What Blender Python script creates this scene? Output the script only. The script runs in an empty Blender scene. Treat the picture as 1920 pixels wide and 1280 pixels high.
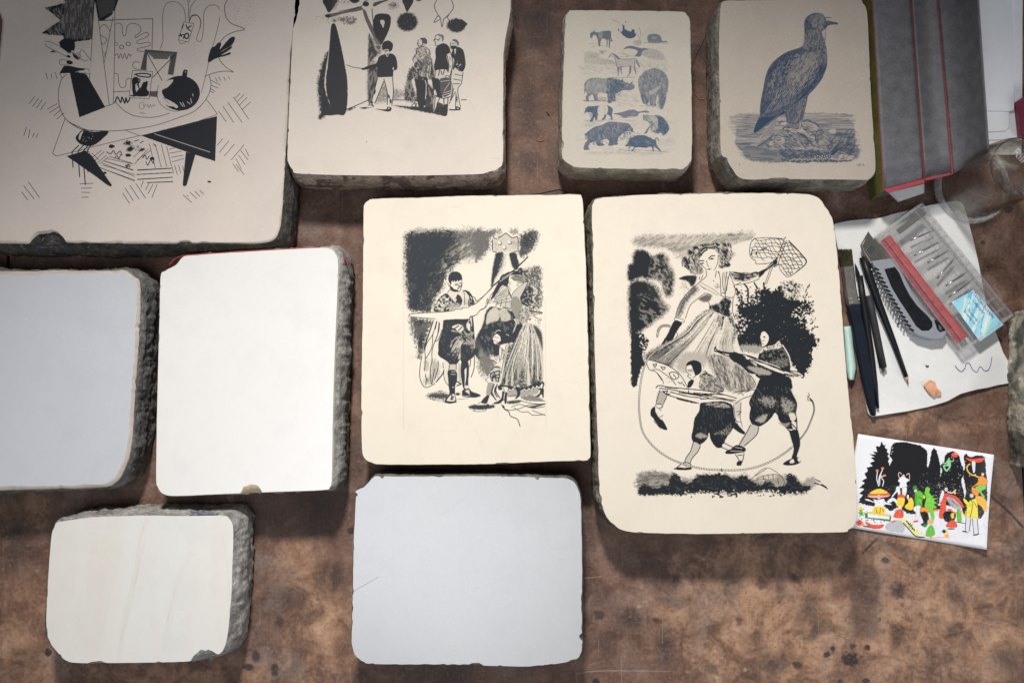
import bpy, bmesh, math, random
import numpy as np
from mathutils import Vector
CAM_H = 1.40                       # camera height above the table, metres
CAM_F = 1867.0                     # focal length in 1920-wide picture units
CAM_TILT = math.atan(60/1867.0)
TOP = .075                         # level of the stones' printing faces
LABEL_Z = .0265
sc = bpy.context.scene
# ---------------------------------------------------------------- camera
cam_data = bpy.data.cameras.new('camera'); cam = bpy.data.objects.new('camera', cam_data)
sc.collection.objects.link(cam); sc.camera = cam
cam.location = (0, 0, CAM_H); cam.rotation_euler = (CAM_TILT, 0, 0)
cam_data.sensor_width = 36; cam_data.lens = CAM_F/1920*36; cam_data.clip_start = .01; cam_data.clip_end = 50
# ---------------------------------------------------------------- room light
world = bpy.data.worlds.new('World'); sc.world = world; world.use_nodes = True
bg = world.node_tree.nodes['Background']; bg.inputs[0].default_value = (.86, .93, 1, 1); bg.inputs[1].default_value = .085
def lamp(kind, name, loc, aim, energy, col, **k):
    d = bpy.data.lights.new(name, kind); d.energy = energy; d.color = col
    for a, b in k.items(): setattr(d, a, b)
    o = bpy.data.objects.new(name, d); sc.collection.objects.link(o)
    o.location = loc; o.rotation_euler = (Vector(aim)-Vector(loc)).to_track_quat('-Z', 'Y').to_euler()
    return o
key = lamp('SPOT', 'window_key', (-.15, 1.55, 1.75), (.06, -.30, 0), 285, (1, .965, .915), spot_size=math.radians(35.5), spot_blend=1., shadow_soft_size=.12)
key.scale = (1.75, 1, 1)
lamp('AREA', 'skylight', (-.35, -.62, 2.5), (-.15, -.2, 0), 14, (.90, .93, 1), shape='RECTANGLE', size=1.1, size_y=.85)
lamp('AREA', 'side_fill', (2.2, -1.3, 1.1), (0, 0, 0), 18, (.95, .97, 1), shape='RECTANGLE', size=1.0, size_y=.9)  # added fill lamp, brightens the right and lower stone sides
sc.cycles.transparent_max_bounces = 48
sc.view_settings.view_transform = 'Standard'; sc.view_settings.look = 'None'; sc.view_settings.exposure = 0; sc.view_settings.gamma = 1
# ---------------------------------------------------------------- ink drawings: vector strokes laid down on a small density map
def catmull(P_, closed, n=6):
    P_ = np.asarray(P_, float); m = len(P_)
    if m < 3: return P_
    out = []
    rng_ = range(m if closed else m-1)
    for i in rng_:
        if closed: a, b, c, d = P_[i-1], P_[i], P_[(i+1) % m], P_[(i+2) % m]
        else: a, b, c, d = P_[max(i-1, 0)], P_[i], P_[i+1], P_[min(i+2, m-1)]
        t = np.linspace(0, 1, n, endpoint=False)[:, None]
        out.append(.5*((2*b)+(-a+c)*t+(2*a-5*b+4*c-d)*t*t+(-a+3*b-3*c+d)*t**3))
    out = np.concatenate(out)
    if not closed: out = np.concatenate([out, P_[-1:]])
    return out

def unproject(pts, z):
    """photograph direction -> the point where it meets the level z above the table"""
    p = np.asarray(pts, float)
    x = (p[:, 0]-960)/CAM_F; y = (640-p[:, 1])/CAM_F
    s, c = math.sin(CAM_TILT), math.cos(CAM_TILT)
    yy = y*c+s; zz = y*s-c
    k = (CAM_H-z)/(-zz)
    return np.stack([x*k, yy*k], 1)

_r = np.random.RandomState(7)
def tile_noise(n, cell):
    g = _r.rand(n//cell, n//cell)
    if cell == 1: return g
    m = n//cell
    u = np.arange(n)/cell; i = u.astype(int) % m; f = u-np.floor(u); f = f*f*(3-2*f); j = (i+1) % m
    rows = g[i]*(1-f)[:, None]+g[j]*f[:, None]
    return rows[:, i]*(1-f)[None]+rows[:, j]*f[None]
GRAIN = .25*tile_noise(512, 1)+.5*tile_noise(512, 2)+.35*tile_noise(512, 4)
GRAIN = np.argsort(np.argsort(GRAIN.ravel())).reshape(512, 512)/(512*512.)
MED = .5*tile_noise(1024, 4)+.3*tile_noise(1024, 8)+.2*tile_noise(1024, 2)
MED = (MED-.5)*2.4
BIG = .5*tile_noise(1024, 64)+.3*tile_noise(1024, 32)+.2*tile_noise(1024, 16)
BIG = (BIG-.5)*2.6

def pts_of(s):
    if isinstance(s, str):
        v = [float(q) for q in s.replace(',', ' ').split()]
        return np.array(v).reshape(-1, 2)
    return np.asarray(s, float)

class Canvas:
    def __init__(self, x0, y0, x1, y1, z, res=1.5, rgb=False, base=None):
        c = unproject([(x0, y0), (x1, y0), (x1, y1), (x0, y1)], z)
        self.z = z; self.mm = (CAM_H-z)/CAM_F/res
        self.wx0, self.wy0 = c.min(0); self.wx1, self.wy1 = c.max(0)
        self.W = int((self.wx1-self.wx0)/self.mm)+1; self.H = int((self.wy1-self.wy0)/self.mm)+1
        self.res = res; self.rgb = rgb
        if rgb: self.d = np.ones((self.H, self.W, 3), np.float32)*np.array(base, np.float32)
        else: self.d = np.zeros((self.H, self.W), np.float32)
        self.at(0, 0, 1)
    def at(self, ox, oy, s): self.o = (ox, oy, s)
    def px(self, s):
        p = pts_of(s)/self.o[2]+np.array(self.o[:2])
        w = unproject(p, self.z)
        return np.stack([(w[:, 0]-self.wx0)/self.mm, (w[:, 1]-self.wy0)/self.mm], 1)
    def win(self, q, m):
        x0 = max(int(q[:, 0].min()-m), 0); x1 = min(int(q[:, 0].max()+m)+2, self.W)
        y0 = max(int(q[:, 1].min()-m), 0); y1 = min(int(q[:, 1].max()+m)+2, self.H)
        if x1 <= x0 or y1 <= y0: return None
        Y, X = np.mgrid[y0:y1, x0:x1]
        return x0, x1, y0, y1, X.astype(np.float32), Y.astype(np.float32)
    def lay(self, w, cov, v, a, t):
        x0, x1, y0, y1, X, Y = w
        cov = np.clip(cov, 0, 1)*a
        if t:
            g = GRAIN[Y.astype(int) % 512][:, :] if False else GRAIN[(Y.astype(int)) % 512, X.astype(int) % 512]
            cov = cov*(1-t)+t*np.clip((cov-g)/.22+.5, 0, 1)*(cov > .015)
        sub = self.d[y0:y1, x0:x1]
        if self.rgb: sub[:] = sub*(1-cov[..., None])+np.array(v, np.float32)*cov[..., None]
        else: sub[:] = sub*(1-cov)+v*cov
    def sd(self, q, X, Y, closed):
        best = np.full(X.shape, 1e9, np.float32); ins = np.zeros(X.shape, bool)
        n = len(q)
        for i in range(n if closed else n-1):
            ax, ay = q[i]; bx, by = q[(i+1) % n]
            dx, dy = bx-ax, by-ay; L = dx*dx+dy*dy+1e-9
            t = np.clip(((X-ax)*dx+(Y-ay)*dy)/L, 0, 1)
            best = np.minimum(best, (X-ax-t*dx)**2+(Y-ay-t*dy)**2)
            if closed and ay != by:
                ins ^= ((ay > Y) != (by > Y)) & (X < (bx-ax)*(Y-ay)/(by-ay)+ax)
        best = np.sqrt(best)
        return np.where(ins, -best, best) if closed else best
    def p(self, s, v=1, e=1., r=0, t=0, a=1, sm=1):
        q = self.px(s)
        if sm: q = catmull(q, True, 4)
        e *= self.res; r *= self.res
        w = self.win(q, e+r*1.2+2)
        if w is None: return
        X, Y = w[4], w[5]
        d = self.sd(q, X, Y, True)
        if r: d = d+r*MED[Y.astype(int) % 1024, X.astype(int) % 1024]
        self.lay(w, .5-d/e, v, a, t)
        if self.rgb and abs(e-.7*self.res) < 1e-6 and not (np.ndim(v) and max(v) < .05):
            g = catmull(pts_of(s), True, 4) if sm else pts_of(s); self.l(np.concatenate([g, g[:1]]), .55, v=(.02, .02, .02), a=.6, sm=0)
    def l(self, s, w=1., v=1, a=1, t=0, sm=1, w2=None, r=0):
        q = self.px(s)
        if sm: q = catmull(q, False, 5)
        W0 = w*self.res/2; W1 = (w if w2 is None else w2)*self.res/2
        win = self.win(q, max(W0, W1)+2)
        if win is None: return
        X, Y = win[4], win[5]; cov = np.zeros(X.shape, np.float32); n = len(q)
        for i in range(n-1):
            ax, ay = q[i]; bx, by = q[i+1]; dx, dy = bx-ax, by-ay
            tt = np.clip(((X-ax)*dx+(Y-ay)*dy)/(dx*dx+dy*dy+1e-9), 0, 1)
            d = np.hypot(X-ax-tt*dx, Y-ay-tt*dy)
            ww = W0+(W1-W0)*(i+.5)/(n-1)
            if r: d = d+r*self.res*MED[Y.astype(int) % 1024, X.astype(int) % 1024]
            f = min(1., ww*2/1.0)                        # thinner than a texel: fade instead
            cov = np.maximum(cov, np.clip(max(ww, .5)+.5-d, 0, 1)*f)
        self.lay(win, cov, v, a, t)
    def ls(self, S, w=1., **k):                           # several strokes, separated by |
        for s in S.split('|'): self.l(s, w, **k)
    def b(self, x, y, rx, ry=None, g=0, v=1, a=1, f=.6, t=0, r=0):
        ry = rx if ry is None else ry
        c = self.px([(x, y)])[0]; k = self.res/self.o[2]
        rx *= k; ry *= k; R = max(rx, ry)*1.3+2
        w = self.win(np.array([[c[0]-R, c[1]-R], [c[0]+R, c[1]+R]]), 0)
        if w is None: return
        X, Y = w[4]-c[0], w[5]-c[1]; th = -math.radians(g)
        u = (X*math.cos(th)+Y*math.sin(th))/rx; q = (-X*math.sin(th)+Y*math.cos(th))/ry
        d = np.hypot(u, q)
        if r: d = d+r*MED[w[5].astype(int) % 1024, w[4].astype(int) % 1024]
        self.lay(w, (1-d)/max(f, .02)+ (0 if f > .3 else .0), v, a, t)
    def h(self, s, ang, step, wd, v=1, a=1, t=0, j=.6, e=1.5, r=0, sm=1):
        q = self.px(s)
        if sm: q = catmull(q, True, 4)
        w = self.win(q, 4)
        if w is None: return
        X, Y = w[4], w[5]; d = self.sd(q, X, Y, True)
        if r: d = d+r*self.res*MED[Y.astype(int) % 1024, X.astype(int) % 1024]
        th = -math.radians(ang); st = step*self.res
        u = -X*math.sin(th)+Y*math.cos(th)
        u = u+j*st*.5*MED[(Y*.35).astype(int) % 1024, (X*.35).astype(int) % 1024]
        ph = np.abs((u/st) % 1-.5)*st
        cov = np.clip(wd*self.res/2+.5-ph, 0, 1)*np.clip(.5-d/(e*self.res), 0, 1)
        self.lay(w, cov, v, a, t)
    def sp(self, s, n, rad, v=1, a=1, seed=1, el=1.6, sm=1):  # scattered small dabs inside an outline
        P0 = pts_of(s)
        if sm: P0 = catmull(P0, True, 4)
        R = np.random.RandomState(seed); lo, hi = P0.min(0), P0.max(0); k = 0; tries = 0
        while k < n and tries < n*12:
            tries += 1
            x, y = lo+R.rand(2)*(hi-lo); ins = False; m = len(P0)
            for i in range(m):
                ax, ay = P0[i]; bx, by = P0[(i+1) % m]
                if (ay > y) != (by > y) and x < (bx-ax)*(y-ay)/(by-ay)+ax: ins = not ins
            if ins:
                rr = rad*self.o[2]*(.5+R.rand())
                self.b(x, y, rr*el, rr, g=R.rand()*180, v=v, a=a, f=.5); k += 1
    def fl(self, A, B, n, w, v=1, a=.5, seed=1, u0=0, u1=1, t=.35, cut=.35, w2=None, r=0):  # strokes flowing between two guide curves
        A, B = catmull(pts_of(A), False, 4), catmull(pts_of(B), False, 4); m = max(len(A), len(B)); R = np.random.RandomState(seed)
        f = lambda P_: np.stack([np.interp(np.linspace(0, 1, m), np.linspace(0, 1, len(P_)), P_[:, k]) for k in (0, 1)], 1)
        A, B = f(A), f(B)
        for i in range(n):
            u = u0+(u1-u0)*R.rand(); q = A*(1-u)+B*u; i0 = int(R.rand()*cut*m); i1 = m-int(R.rand()*cut*m)
            if i1-i0 > 2: self.l(q[i0:i1:2 if m > 8 else 1], w*(.4+R.rand()), v=v, a=a*(.5+R.rand()*.5), t=t, w2=w*(w2 or .3), r=r)
    def m(self, s, ang, L=10, Wd=3, v=1, a=.6, thr=.5, soft=.16, seed=0, e=2, sm=1, r=0, bend=0):   # brushy broken tone: stretched noise cut at a level
        q = self.px(s)
        if sm: q = catmull(q, True, 4)
        w = self.win(q, 4+e)
        if w is None: return
        X, Y = w[4], w[5]; d = self.sd(q, X, Y, True)
        if r: d = d+r*self.res*MED[Y.astype(int) % 1024, X.astype(int) % 1024]
        th = -math.radians(ang); u = X*math.cos(th)+Y*math.sin(th); n = -X*math.sin(th)+Y*math.cos(th)
        n = n+bend*self.res*BIG[(Y*1.).astype(int) % 1024, X.astype(int) % 1024]*4
        T_ = BLOT; k = 29./self.res; a = a*(.62 if not self.rgb else .5)
        g = T_[(n*k/Wd+seed*97).astype(int) % 512, (u*k/L+seed*53).astype(int) % 512]*.7+T_[(n*k*2.1/Wd+seed*31).astype(int) % 512, (u*k*1.7/L+seed*17).astype(int) % 512]*.3
        cov = np.clip((g-thr)/soft+.5, 0, 1)*np.clip(.5-d/(e*self.res), 0, 1)
        self.lay(w, cov, v, a, 0)
BLOT = tile_noise(512, 16); BLOT = np.argsort(np.argsort(BLOT.ravel())).reshape(512, 512)/(512*512.)
# ---------------------------------------------------------------- the drawings on the stones
def draw_still_life():
    c = Canvas(-6, -4, 560, 462, TOP); c.at(0, 0, 4)
    # dark spiky bush with scratched texture
    c.p('470,-20 490,22 440,35 335,60 400,110 452,155 400,190 308,252 380,262 470,272 480,290 440,320 452,350 400,375 375,392 440,396 500,400 560,395 565,345 560,318 690,298 705,60 715,-20', v=.93, r=1.2, sm=0)
    c.p('715,-20 720,30 742,150 800,140 850,100 874,40 876,-20', v=.93, r=.8)
    c.h('490,0 700,0 690,290 490,290 470,160', 88, 1.7, .5, v=.45, a=.75, j=1.6, sm=0)
    c.h('400,65 470,60 475,255 370,250 452,160 410,110', 60, 2.2, .4, v=.4, a=.6, j=1.6, sm=0)
    c.h('725,0 870,0 850,90 750,140', 110, 1.8, .5, v=.45, a=.7, j=1.6, sm=0)
    # tall blades
    c.p('710,0 705,60 690,300 672,600 790,800 850,780 862,80 846,90 848,130 820,300 800,440 775,430 735,150', v=0, sm=0)
    c.ls('712,0 700,130 685,400 672,595|712,0 745,200 780,480 820,788|862,75 860,400 850,780|848,130 815,300 782,470|790,800 850,780 862,760', 1.0, sm=0)
    # picture on the wall
    c.ls('740,155 1146,142|1146,142 1140,372|735,158 862,152|850,690 985,685', 1.1, sm=0)
    c.ls('745,220 770,190 800,195 825,240|748,265 790,285 800,310 775,335 760,320|866,185 890,175 915,195 918,250 930,272 945,255 955,200 985,178 1030,185 1055,210 1050,245 1012,275 1020,285 1060,260 1100,245 1115,262 1090,285 1035,305 1028,325 1060,328 1110,318 1128,335 1110,350 1040,365 1030,380 1060,388 1100,385|860,420 880,405 890,440 905,405 920,440 935,405 950,445 965,405 978,425 985,410|862,555 885,560 890,620 905,655 930,658 945,640 945,605 965,590 985,595|1050,470 1010,465 995,490 1010,515 1050,525', 1.0)
    c.ls('863,322 878,320 882,338 865,345|770,395 790,400 780,430', .8)
    for x, y in ((912, 355), (962, 332)): c.b(x, y, 20, 18, f=.15); c.b(x, y, 15, 14, v=0, f=.2)
    # crossed frame
    c.p('1088,372 1330,392 1300,565 1258,560 1280,440 1105,400 1100,530 1052,525', v=.75, t=.25, sm=0)
    c.h('1088,372 1330,392 1300,565 1258,560 1270,440 1100,425 1095,530 1052,525', 82, 1.6, .6, v=1, a=.8, sm=0)
    c.p('1110,395 1300,405 1262,438 1150,437', v=.75, t=.3, sm=0)
    c.p('1105,410 1140,440 1255,445 1275,420 1250,600 1210,610 1150,600 1100,520', v=0, sm=0)
    c.ls('1105,405 1215,605|1310,415 1143,585|1150,440 1260,442', 1.3, sm=0)
    c.p('1125,685 1185,685 1180,730 1120,725', v=.8, t=.3, sm=0)
    # little portrait panel
    c.p('993,530 1145,538 1118,742 968,735', v=0, sm=0)
    c.ls('993,530 1145,538 1118,742 968,735 993,530', .9, sm=0)
    c.ls('1010,560 1060,552 1125,560 1115,580 1040,572 1020,560|1010,585 1050,600 1030,640|1000,600 1005,720|1035,600 1040,660|980,720 1110,715', 2.4)
    c.p('990,600 1030,580 1035,620 1015,640 1020,700 1000,725', v=1, r=.6)
    c.p('1075,620 1108,615 1100,670 1118,690 1105,722 1020,722 1025,690 1060,650', v=1, r=.8)
    # squiggle, plate, small writing
    c.l('865,765 880,728 905,770 915,730 935,775 945,735 955,770 975,740', 2.4)
    c.l('868,770 930,830 1010,870 1120,882 1200,872 1270,850', 1.1)
    c.ls('1080,768 1050,775 1045,805 1070,818 1090,790 1075,782 1080,805|1100,800 1110,785 1115,810 1130,785 1135,805 1155,785 1158,800|1045,850 1065,842|1060,855 1080,845|1075,858 1092,850', .7)
    # black pot
    c.b(1352, 700, 150, 134, f=.02)
    c.p('1372,535 1385,522 1408,528 1400,590 1362,590', sm=0)
    c.b(1392, 541, 10, 5, v=.2)
    c.p('1190,650 1235,612 1300,600 1265,650 1215,680 1230,730 1262,772 1300,800 1250,790 1205,740', v=0, r=.7)
    c.ls('1190,640 1178,690 1190,760 1235,810 1300,835 1350,832|1225,735 1262,772', .9)
    c.p('1240,740 1330,790 1320,812 1262,770', v=0, r=.5)
    c.ls('1370,770 1385,800|1405,765 1425,782|1430,740 1438,775|1350,770 1372,800|1445,705 1448,722', 1.2, v=0)
    # big round table top
    c.ls('500,560 460,600 440,680 440,760 460,840 510,910 590,950 650,975 700,980 900,980 1150,945 1350,880 1440,845 1500,800 1560,720 1582,640 1570,570', 1.1)
    c.l('510,910 560,945 620,972 700,982', 1.6)
    # left dark cone and hand
    c.p('522,540 640,545 672,600 790,805 595,882', r=.3, sm=0)
    c.p('480,495 445,552 525,550 640,525 600,500', r=.3, sm=0)
    c.p('340,315 365,312 440,345 520,400 540,380 580,395 600,400 600,380 622,380 655,420 680,455 672,560 640,555 590,545 590,532 650,530 665,520 600,512 545,500 500,480 455,488 445,460 480,450 530,470 490,430 400,380', v=0)
    c.ls('340,315 365,312 440,345 520,400 545,392 600,440|340,330 350,350 430,390 505,430|445,460 455,488 500,490 560,510 660,520 665,535|445,460 470,448 530,465|590,535 590,548 640,550 672,558|600,400 605,382 622,380 655,420 680,455|575,395 605,440 640,460 655,450|590,395 610,430', .9)
    c.p('540,395 575,420 600,448 580,450 552,430', sm=0); c.b(522, 470, 26, 16, g=10, f=.1); c.b(515, 425, 16, 10, g=30, f=.1)
    c.ls('570,330 680,318|570,350 680,335|575,368 680,355', .5, a=.6, sm=0)
    # vase and hanging tag
    c.ls('1200,370 1222,300 1218,150 1235,50 1270,18 1330,20 1375,60 1390,130 1385,190|1645,75 1635,50 1600,38 1560,50 1530,100 1525,230 1510,305 1490,312 1475,290 1500,210 1505,160 1480,120 1440,125 1420,155|1648,130 1640,180 1610,300 1580,400 1545,560 1510,695|1405,0 1415,60 1410,150|1470,0 1430,60 1420,170|1425,0 1418,20', .9)
    c.l('1420,165 1440,120 1480,118 1505,160 1500,215', 1.5)
    c.p('1378,165 1455,180 1415,318 1338,300', v=0, sm=0)
    c.ls('1378,165 1455,180 1415,318 1338,300 1378,165', .8, sm=0)
    c.ls('1340,300 1350,325 1385,325 1395,312', .8)
    c.ls('1395,188 1405,215|1435,195 1405,212 1430,235|1385,260 1375,290|1350,255 1362,275|1340,270 1375,262|1375,185 1365,215', 2.0, sm=0)
    c.b(1400, 272, 21, 25, g=15, f=.05); c.b(1400, 272, 12, 15, g=15, v=0, f=.1)
    # speckled rock, leaf shapes, black hand
    c.l('1705,0 1685,50 1695,130 1740,180 1835,220 1760,240 1690,275 1650,320 1620,360', 1.2)
    c.sp('1700,0 1920,0 1920,170 1830,210 1740,170 1700,110', 260, .35, a=.8, seed=3)
    c.p('1560,468 1580,370 1610,350 1640,320 1660,330 1650,370 1720,290 1755,278 1762,295 1740,340 1690,370 1650,395 1735,348 1730,370 1660,415 1725,395 1720,412 1620,440', r=.4)
    c.ls('1640,435 1660,470 1700,510 1750,542 1700,535 1620,545 1535,575', 1.1)
    # table edge, right black wedge, legs
    c.ls('1545,745 1590,800 1628,855|490,885 395,1150 420,1172 600,1130 640,1115|640,1115 1040,1020|945,980 1050,1020 1350,960', 1.0, sm=0)
    c.l('1628,855 1600,870 1500,905', 1.0)
    c.p('1058,1018 1628,872 1614,1210 1400,1140', r=.3, sm=0)
    c.l('1160,1005 1575,1142', 1.0, v=0, sm=0)
    c.p('1394,1140 1466,1158 1400,1390 1380,1400 1370,1385', sm=0)
    c.p('500,1172 640,1130 690,1170 840,1390 830,1400 800,1385 700,1310', r=.3, sm=0)
    c.m('470,0 700,0 690,290 490,280 400,160', 88, 16, 3, v=.35, a=.6, thr=.66, seed=45); c.m('340,60 460,70 470,260 320,250', 60, 12, 3, v=.3, a=.6, thr=.6, seed=46)
    # pouring dark jug
    c.p('620,978 700,990 815,985 760,1050 690,1095 610,1085 568,1040 590,1000', r=.4)
    c.p('600,1000 625,985 610,1020 600,1050 590,1040', v=0, r=.5); c.sp('610,1030 700,1000 690,1060 620,1070', 14, .6, v=0, seed=2)
    c.ls('590,1092 540,1140 548,1255|625,1092 585,1135 597,1325|660,1095 620,1140 640,1385|680,1095 655,1130 660,1290', 2.0, sm=0)
    # carpet of hatched patches under the table
    for s in ('660,1130 700,1200|690,1150 740,1200|655,1160 720,1210', '680,1190 760,1130 |700,1215 780,1140|730,1222 800,1165|750,1230 810,1180',
              '800,1190 1000,1230|790,1210 1000,1275|770,1225 1010,1325|730,1250 1010,1360', '1010,1230 1110,1120|1030,1200 1130,1130|1000,1180 1080,1110',
              '1120,1080 1165,1260|1165,1085 1210,1255|1210,1085 1250,1250|1250,1100 1285,1245', '1270,1120 1330,1105|1275,1150 1360,1135|1285,1180 1375,1165|1290,1215 1380,1190',
              '1030,1275 1285,1262|1025,1310 1290,1295|1035,1345 1290,1330|1110,1370 1295,1362', '1290,1250 1300,1300|1310,1240 1330,1310|1340,1240 1355,1300|1370,1245 1380,1290'):
        c.ls(s, 1.0, sm=0)
    c.ls('1030,1275 1285,1262|1025,1310 1290,1295|1035,1345 1290,1330|1110,1370 1295,1362', 1.3, sm=0)
    c.b(960, 1075, 45, 28, t=.6, f=.8); c.b(975, 1120, 40, 24, g=-20, t=.3); c.b(838, 1100, 24, 16, f=.3, r=.4); c.b(1065, 1125, 30, 14, g=-20, t=.4)
    c.b(960, 1165, 24, 14, f=.3, r=.3); c.b(960, 1245, 30, 18, a=.7, t=.7); c.b(1010, 1110, 60, 30, a=.35, t=.8)
    c.ls('800,1140 830,1155 850,1130 870,1160 900,1135 915,1165|860,1185 880,1170 890,1195 905,1160|1070,1185 1090,1165 1100,1195 1120,1170|1095,1215 1110,1240 1130,1200 1150,1225 1155,1185|1150,1080 1170,1100|1010,1060 1040,1050|1050,1075 1075,1060', 1.6)
    c.b(1140, 1190, 20, 14, f=.3)
    # scattered floor hatching
    S = ('345,548 355,592|382,560 390,590|415,545 428,592|450,550 465,588|262,725 218,780|290,740 245,800|315,750 275,812|345,768 305,825|430,778 355,820|445,800 372,845|455,825 405,870|480,850 425,895'
         '|200,955 178,1020|225,975 212,1035|258,1000 245,1030|285,1005 270,1035|1585,605 1650,638|1582,640 1635,662|1580,665 1612,688|1575,685 1600,698|1615,585 1630,612|1640,578 1655,605|1678,578 1690,605|1715,575 1722,595'
         '|1640,835 1695,912|1672,798 1752,920|1708,770 1815,918|1752,730 1865,895|1800,700 1765,740|1830,710 1782,762|1850,735 1795,790|1878,768 1815,825|1670,1042 1630,1090|1715,1060 1645,1145|1758,1083 1682,1172|1830,1088 1735,1200'
         '|1805,1130 1860,1200|1840,1118 1865,1170|1790,1165 1838,1235|1770,1190 1810,1270|1745,1228 1790,1290|1770,1235 1830,1310')
    c.ls(S, 1.0, sm=0)
    c.at(0, 240, 3.368)
    c.ls('138,405 175,455|150,365 215,448|180,342 250,440|505,353 588,350|512,381 578,379|515,406 568,408|516,439 558,436|775,412 818,476|790,380 842,460|820,362 878,450|858,352 918,442|905,335 890,375|940,352 920,390|965,358 935,415|992,358 960,438|1157,424 1210,470|1180,425 1190,430|1200,406 1242,446|1230,400 1262,432|1262,395 1285,418', 1.1, sm=0)
    c.ls('150,0 165,50|820,0 1100,240', 0)
    c.ls('850,330 640,255|850,295 650,235|840,268 660,210|830,222 690,180', 1.1, sm=0)
    c.b(1322, 340, 16, 8, f=.5, t=.3); c.b(662, 284, 14, 9, f=.3)
    c.ls('870,268 1078,256|868,294 1085,282|868,326 1090,312|930,346 1092,340', 1.3, sm=0)
    return c

def draw_lecture():
    c = Canvas(536, -4, 950, 334, TOP); c.at(540, 0, 4.571)
    # propeller and drops above
    c.p('300,0 420,0 400,50 352,110 325,70', v=.95, r=.5); c.h('380,0 440,0 420,60 380,90', 110, 2, .8, v=.8, t=.5)
    c.p('525,0 610,0 600,22 560,30', v=.95, r=.4)
    c.b(490, 20, 60, 25, a=.4, t=.8, f=1)
    c.p('318,150 330,125 420,105 560,80 620,50 640,20 680,0 720,0 745,20 800,0 870,0 760,45 735,70 728,170 745,270 790,390 790,425 765,415 735,330 690,230 650,100 560,115 420,135 350,158', v=0, r=.4)
    c.p('318,140 330,125 470,100 600,60 640,70 625,92 480,118 350,155', v=.8, r=.5, t=.2)
    c.p('735,60 745,22 880,-5 800,30', v=.85, r=.5)
    c.p('640,90 665,95 700,180 745,270 778,370 760,380 720,300 670,190', v=.8, r=.5)
    c.l('720,80 728,170 745,260 795,380', 1.6); c.l('440,100 620,60 650,20 700,-5', 1.2)
    c.b(668, 37, 28, 23, f=.06); c.b(345, 140, 24, 16, f=.3); c.b(775, 408, 22, 20, f=.2)
    c.b(905, 50, 60, 45, a=.75, f=1, t=.6)
    c.sp('250,130 420,150 400,200 260,190', 60, .5, a=.8, seed=5)
    c.p('370,180 460,150 560,150 590,190 540,215 440,185', v=.8, a=.7, t=.75, r=2.5, e=6)
    # hanging drop with glint, balls
    c.p('738,150 770,122 820,118 870,130 882,180 862,270 800,385 770,360 745,300 728,230', v=.95, r=.4)
    c.p('790,180 820,175 828,210 815,235 795,205', v=.1, r=1.2, t=.4)
    c.p('700,340 760,330 800,400 790,470 700,545 690,860 900,860 1010,800 790,700 760,560', v=.7, e=7, t=.5, a=.7)
    c.p('688,330 715,330 750,430 770,460 700,550 760,580 760,700 715,860 688,860', v=.9, r=1, e=3, t=.2)
    c.p('980,0 1075,0 1040,80 1018,105 1000,60', v=.92, r=.5)
    c.b(1022, 190, 100, 92, v=.95, f=.22, t=.5); c.p('1090,0 1150,0 1120,14', v=.9)
    c.b(1440, 220, 92, 68, v=1, f=.25, t=.5, r=.06)
    c.p('1475,170 1535,205 1510,240 1475,270', v=.95, r=1)
    c.ls('1275,0 1255,60 1285,130 1305,155 1320,235 1335,165 1350,155 1400,100 1418,60 1400,0|1305,155 1285,140 1250,195 1300,170|1350,155 1380,130 1365,150 1385,180', 1.3)
    # big leaf-shaped body left
    c.p('345,440 300,530 265,650 255,800 275,950 265,1025 320,995 350,900 330,700 350,500', v=.95, r=2.5, e=6, t=.5)
    c.p('385,205 408,215 440,330 480,520 508,690 510,850 490,980 430,985 330,990 290,960 300,800 340,560 360,330 370,225', v=.97, r=.5)
    c.p('352,440 340,560 325,690 335,820 370,915 345,860 315,760 318,640', v=.1, r=.9, t=.2)
    # floor line and soft shadows
    c.ls('690,858 610,895 500,940|900,858 1240,862|1485,858 1528,857', 1.6)
    c.b(540, 935, 60, 14, g=-20, a=.7, t=.6)
    c.p('1040,600 1080,570 1095,640 1060,700 1090,800 1100,870 1005,860 1000,760 1020,680', v=.9, e=5, t=.5, r=2)
    c.p('1185,690 1250,670 1240,530 1220,510 1215,650 1180,720 1170,860 1290,860 1280,800', v=.92, e=4, t=.3, r=1)
    c.p('900,905 1060,915 1180,915 1250,890 1330,910 1350,990 1240,975 1100,950', v=.95, r=1.2, e=2.5, t=.25)
    c.p('1100,860 1240,862 1340,905 1260,930 1150,900', v=.9, r=1, t=.3)
    c.m('1010,600 1290,540 1290,860 1005,870', 85, 14, 5, v=.1, a=.5, thr=.64, seed=41, e=4); c.m('690,330 760,420 760,700 700,860', 95, 16, 5, v=.25, a=.5, thr=.6, seed=42, e=4)
    # pointing person
    c.l('502,558 560,578 640,590', 1.2); c.b(650, 592, 26, 12, g=-5, f=.3)
    c.p('650,585 700,560 755,545 780,490 830,465 890,462 925,490 938,560 930,600 905,610 900,655 885,665 770,665 765,600 760,580 700,590 665,600', v=.97, r=.4)
    c.b(902, 590, 7, 14, v=.1, f=.3)
    c.b(853, 400, 50, 52, f=.05, r=.07); c.p('822,430 860,425 865,455 840,470 822,455', v=.1, r=.4); c.l('828,440 858,435', 1.2); c.l('842,432 838,458', .9)
    c.l('840,468 850,488 862,468', 1, v=0)
    c.p('768,665 896,660 903,800 890,905 855,905 850,800 825,690 790,770 745,885 710,895 735,800', v=.02, sm=0)
    c.ls('768,668 745,760 712,890|822,680 852,800 850,900|896,665 903,790 890,905|820,700 790,775 745,885', 1.5)
    c.b(745, 790, 8, 30, g=10, f=.5); c.b(865, 830, 10, 26, g=-15, f=.5); c.b(880, 870, 12, 26, f=.4, t=.4); c.b(720, 880, 14, 16)
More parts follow.
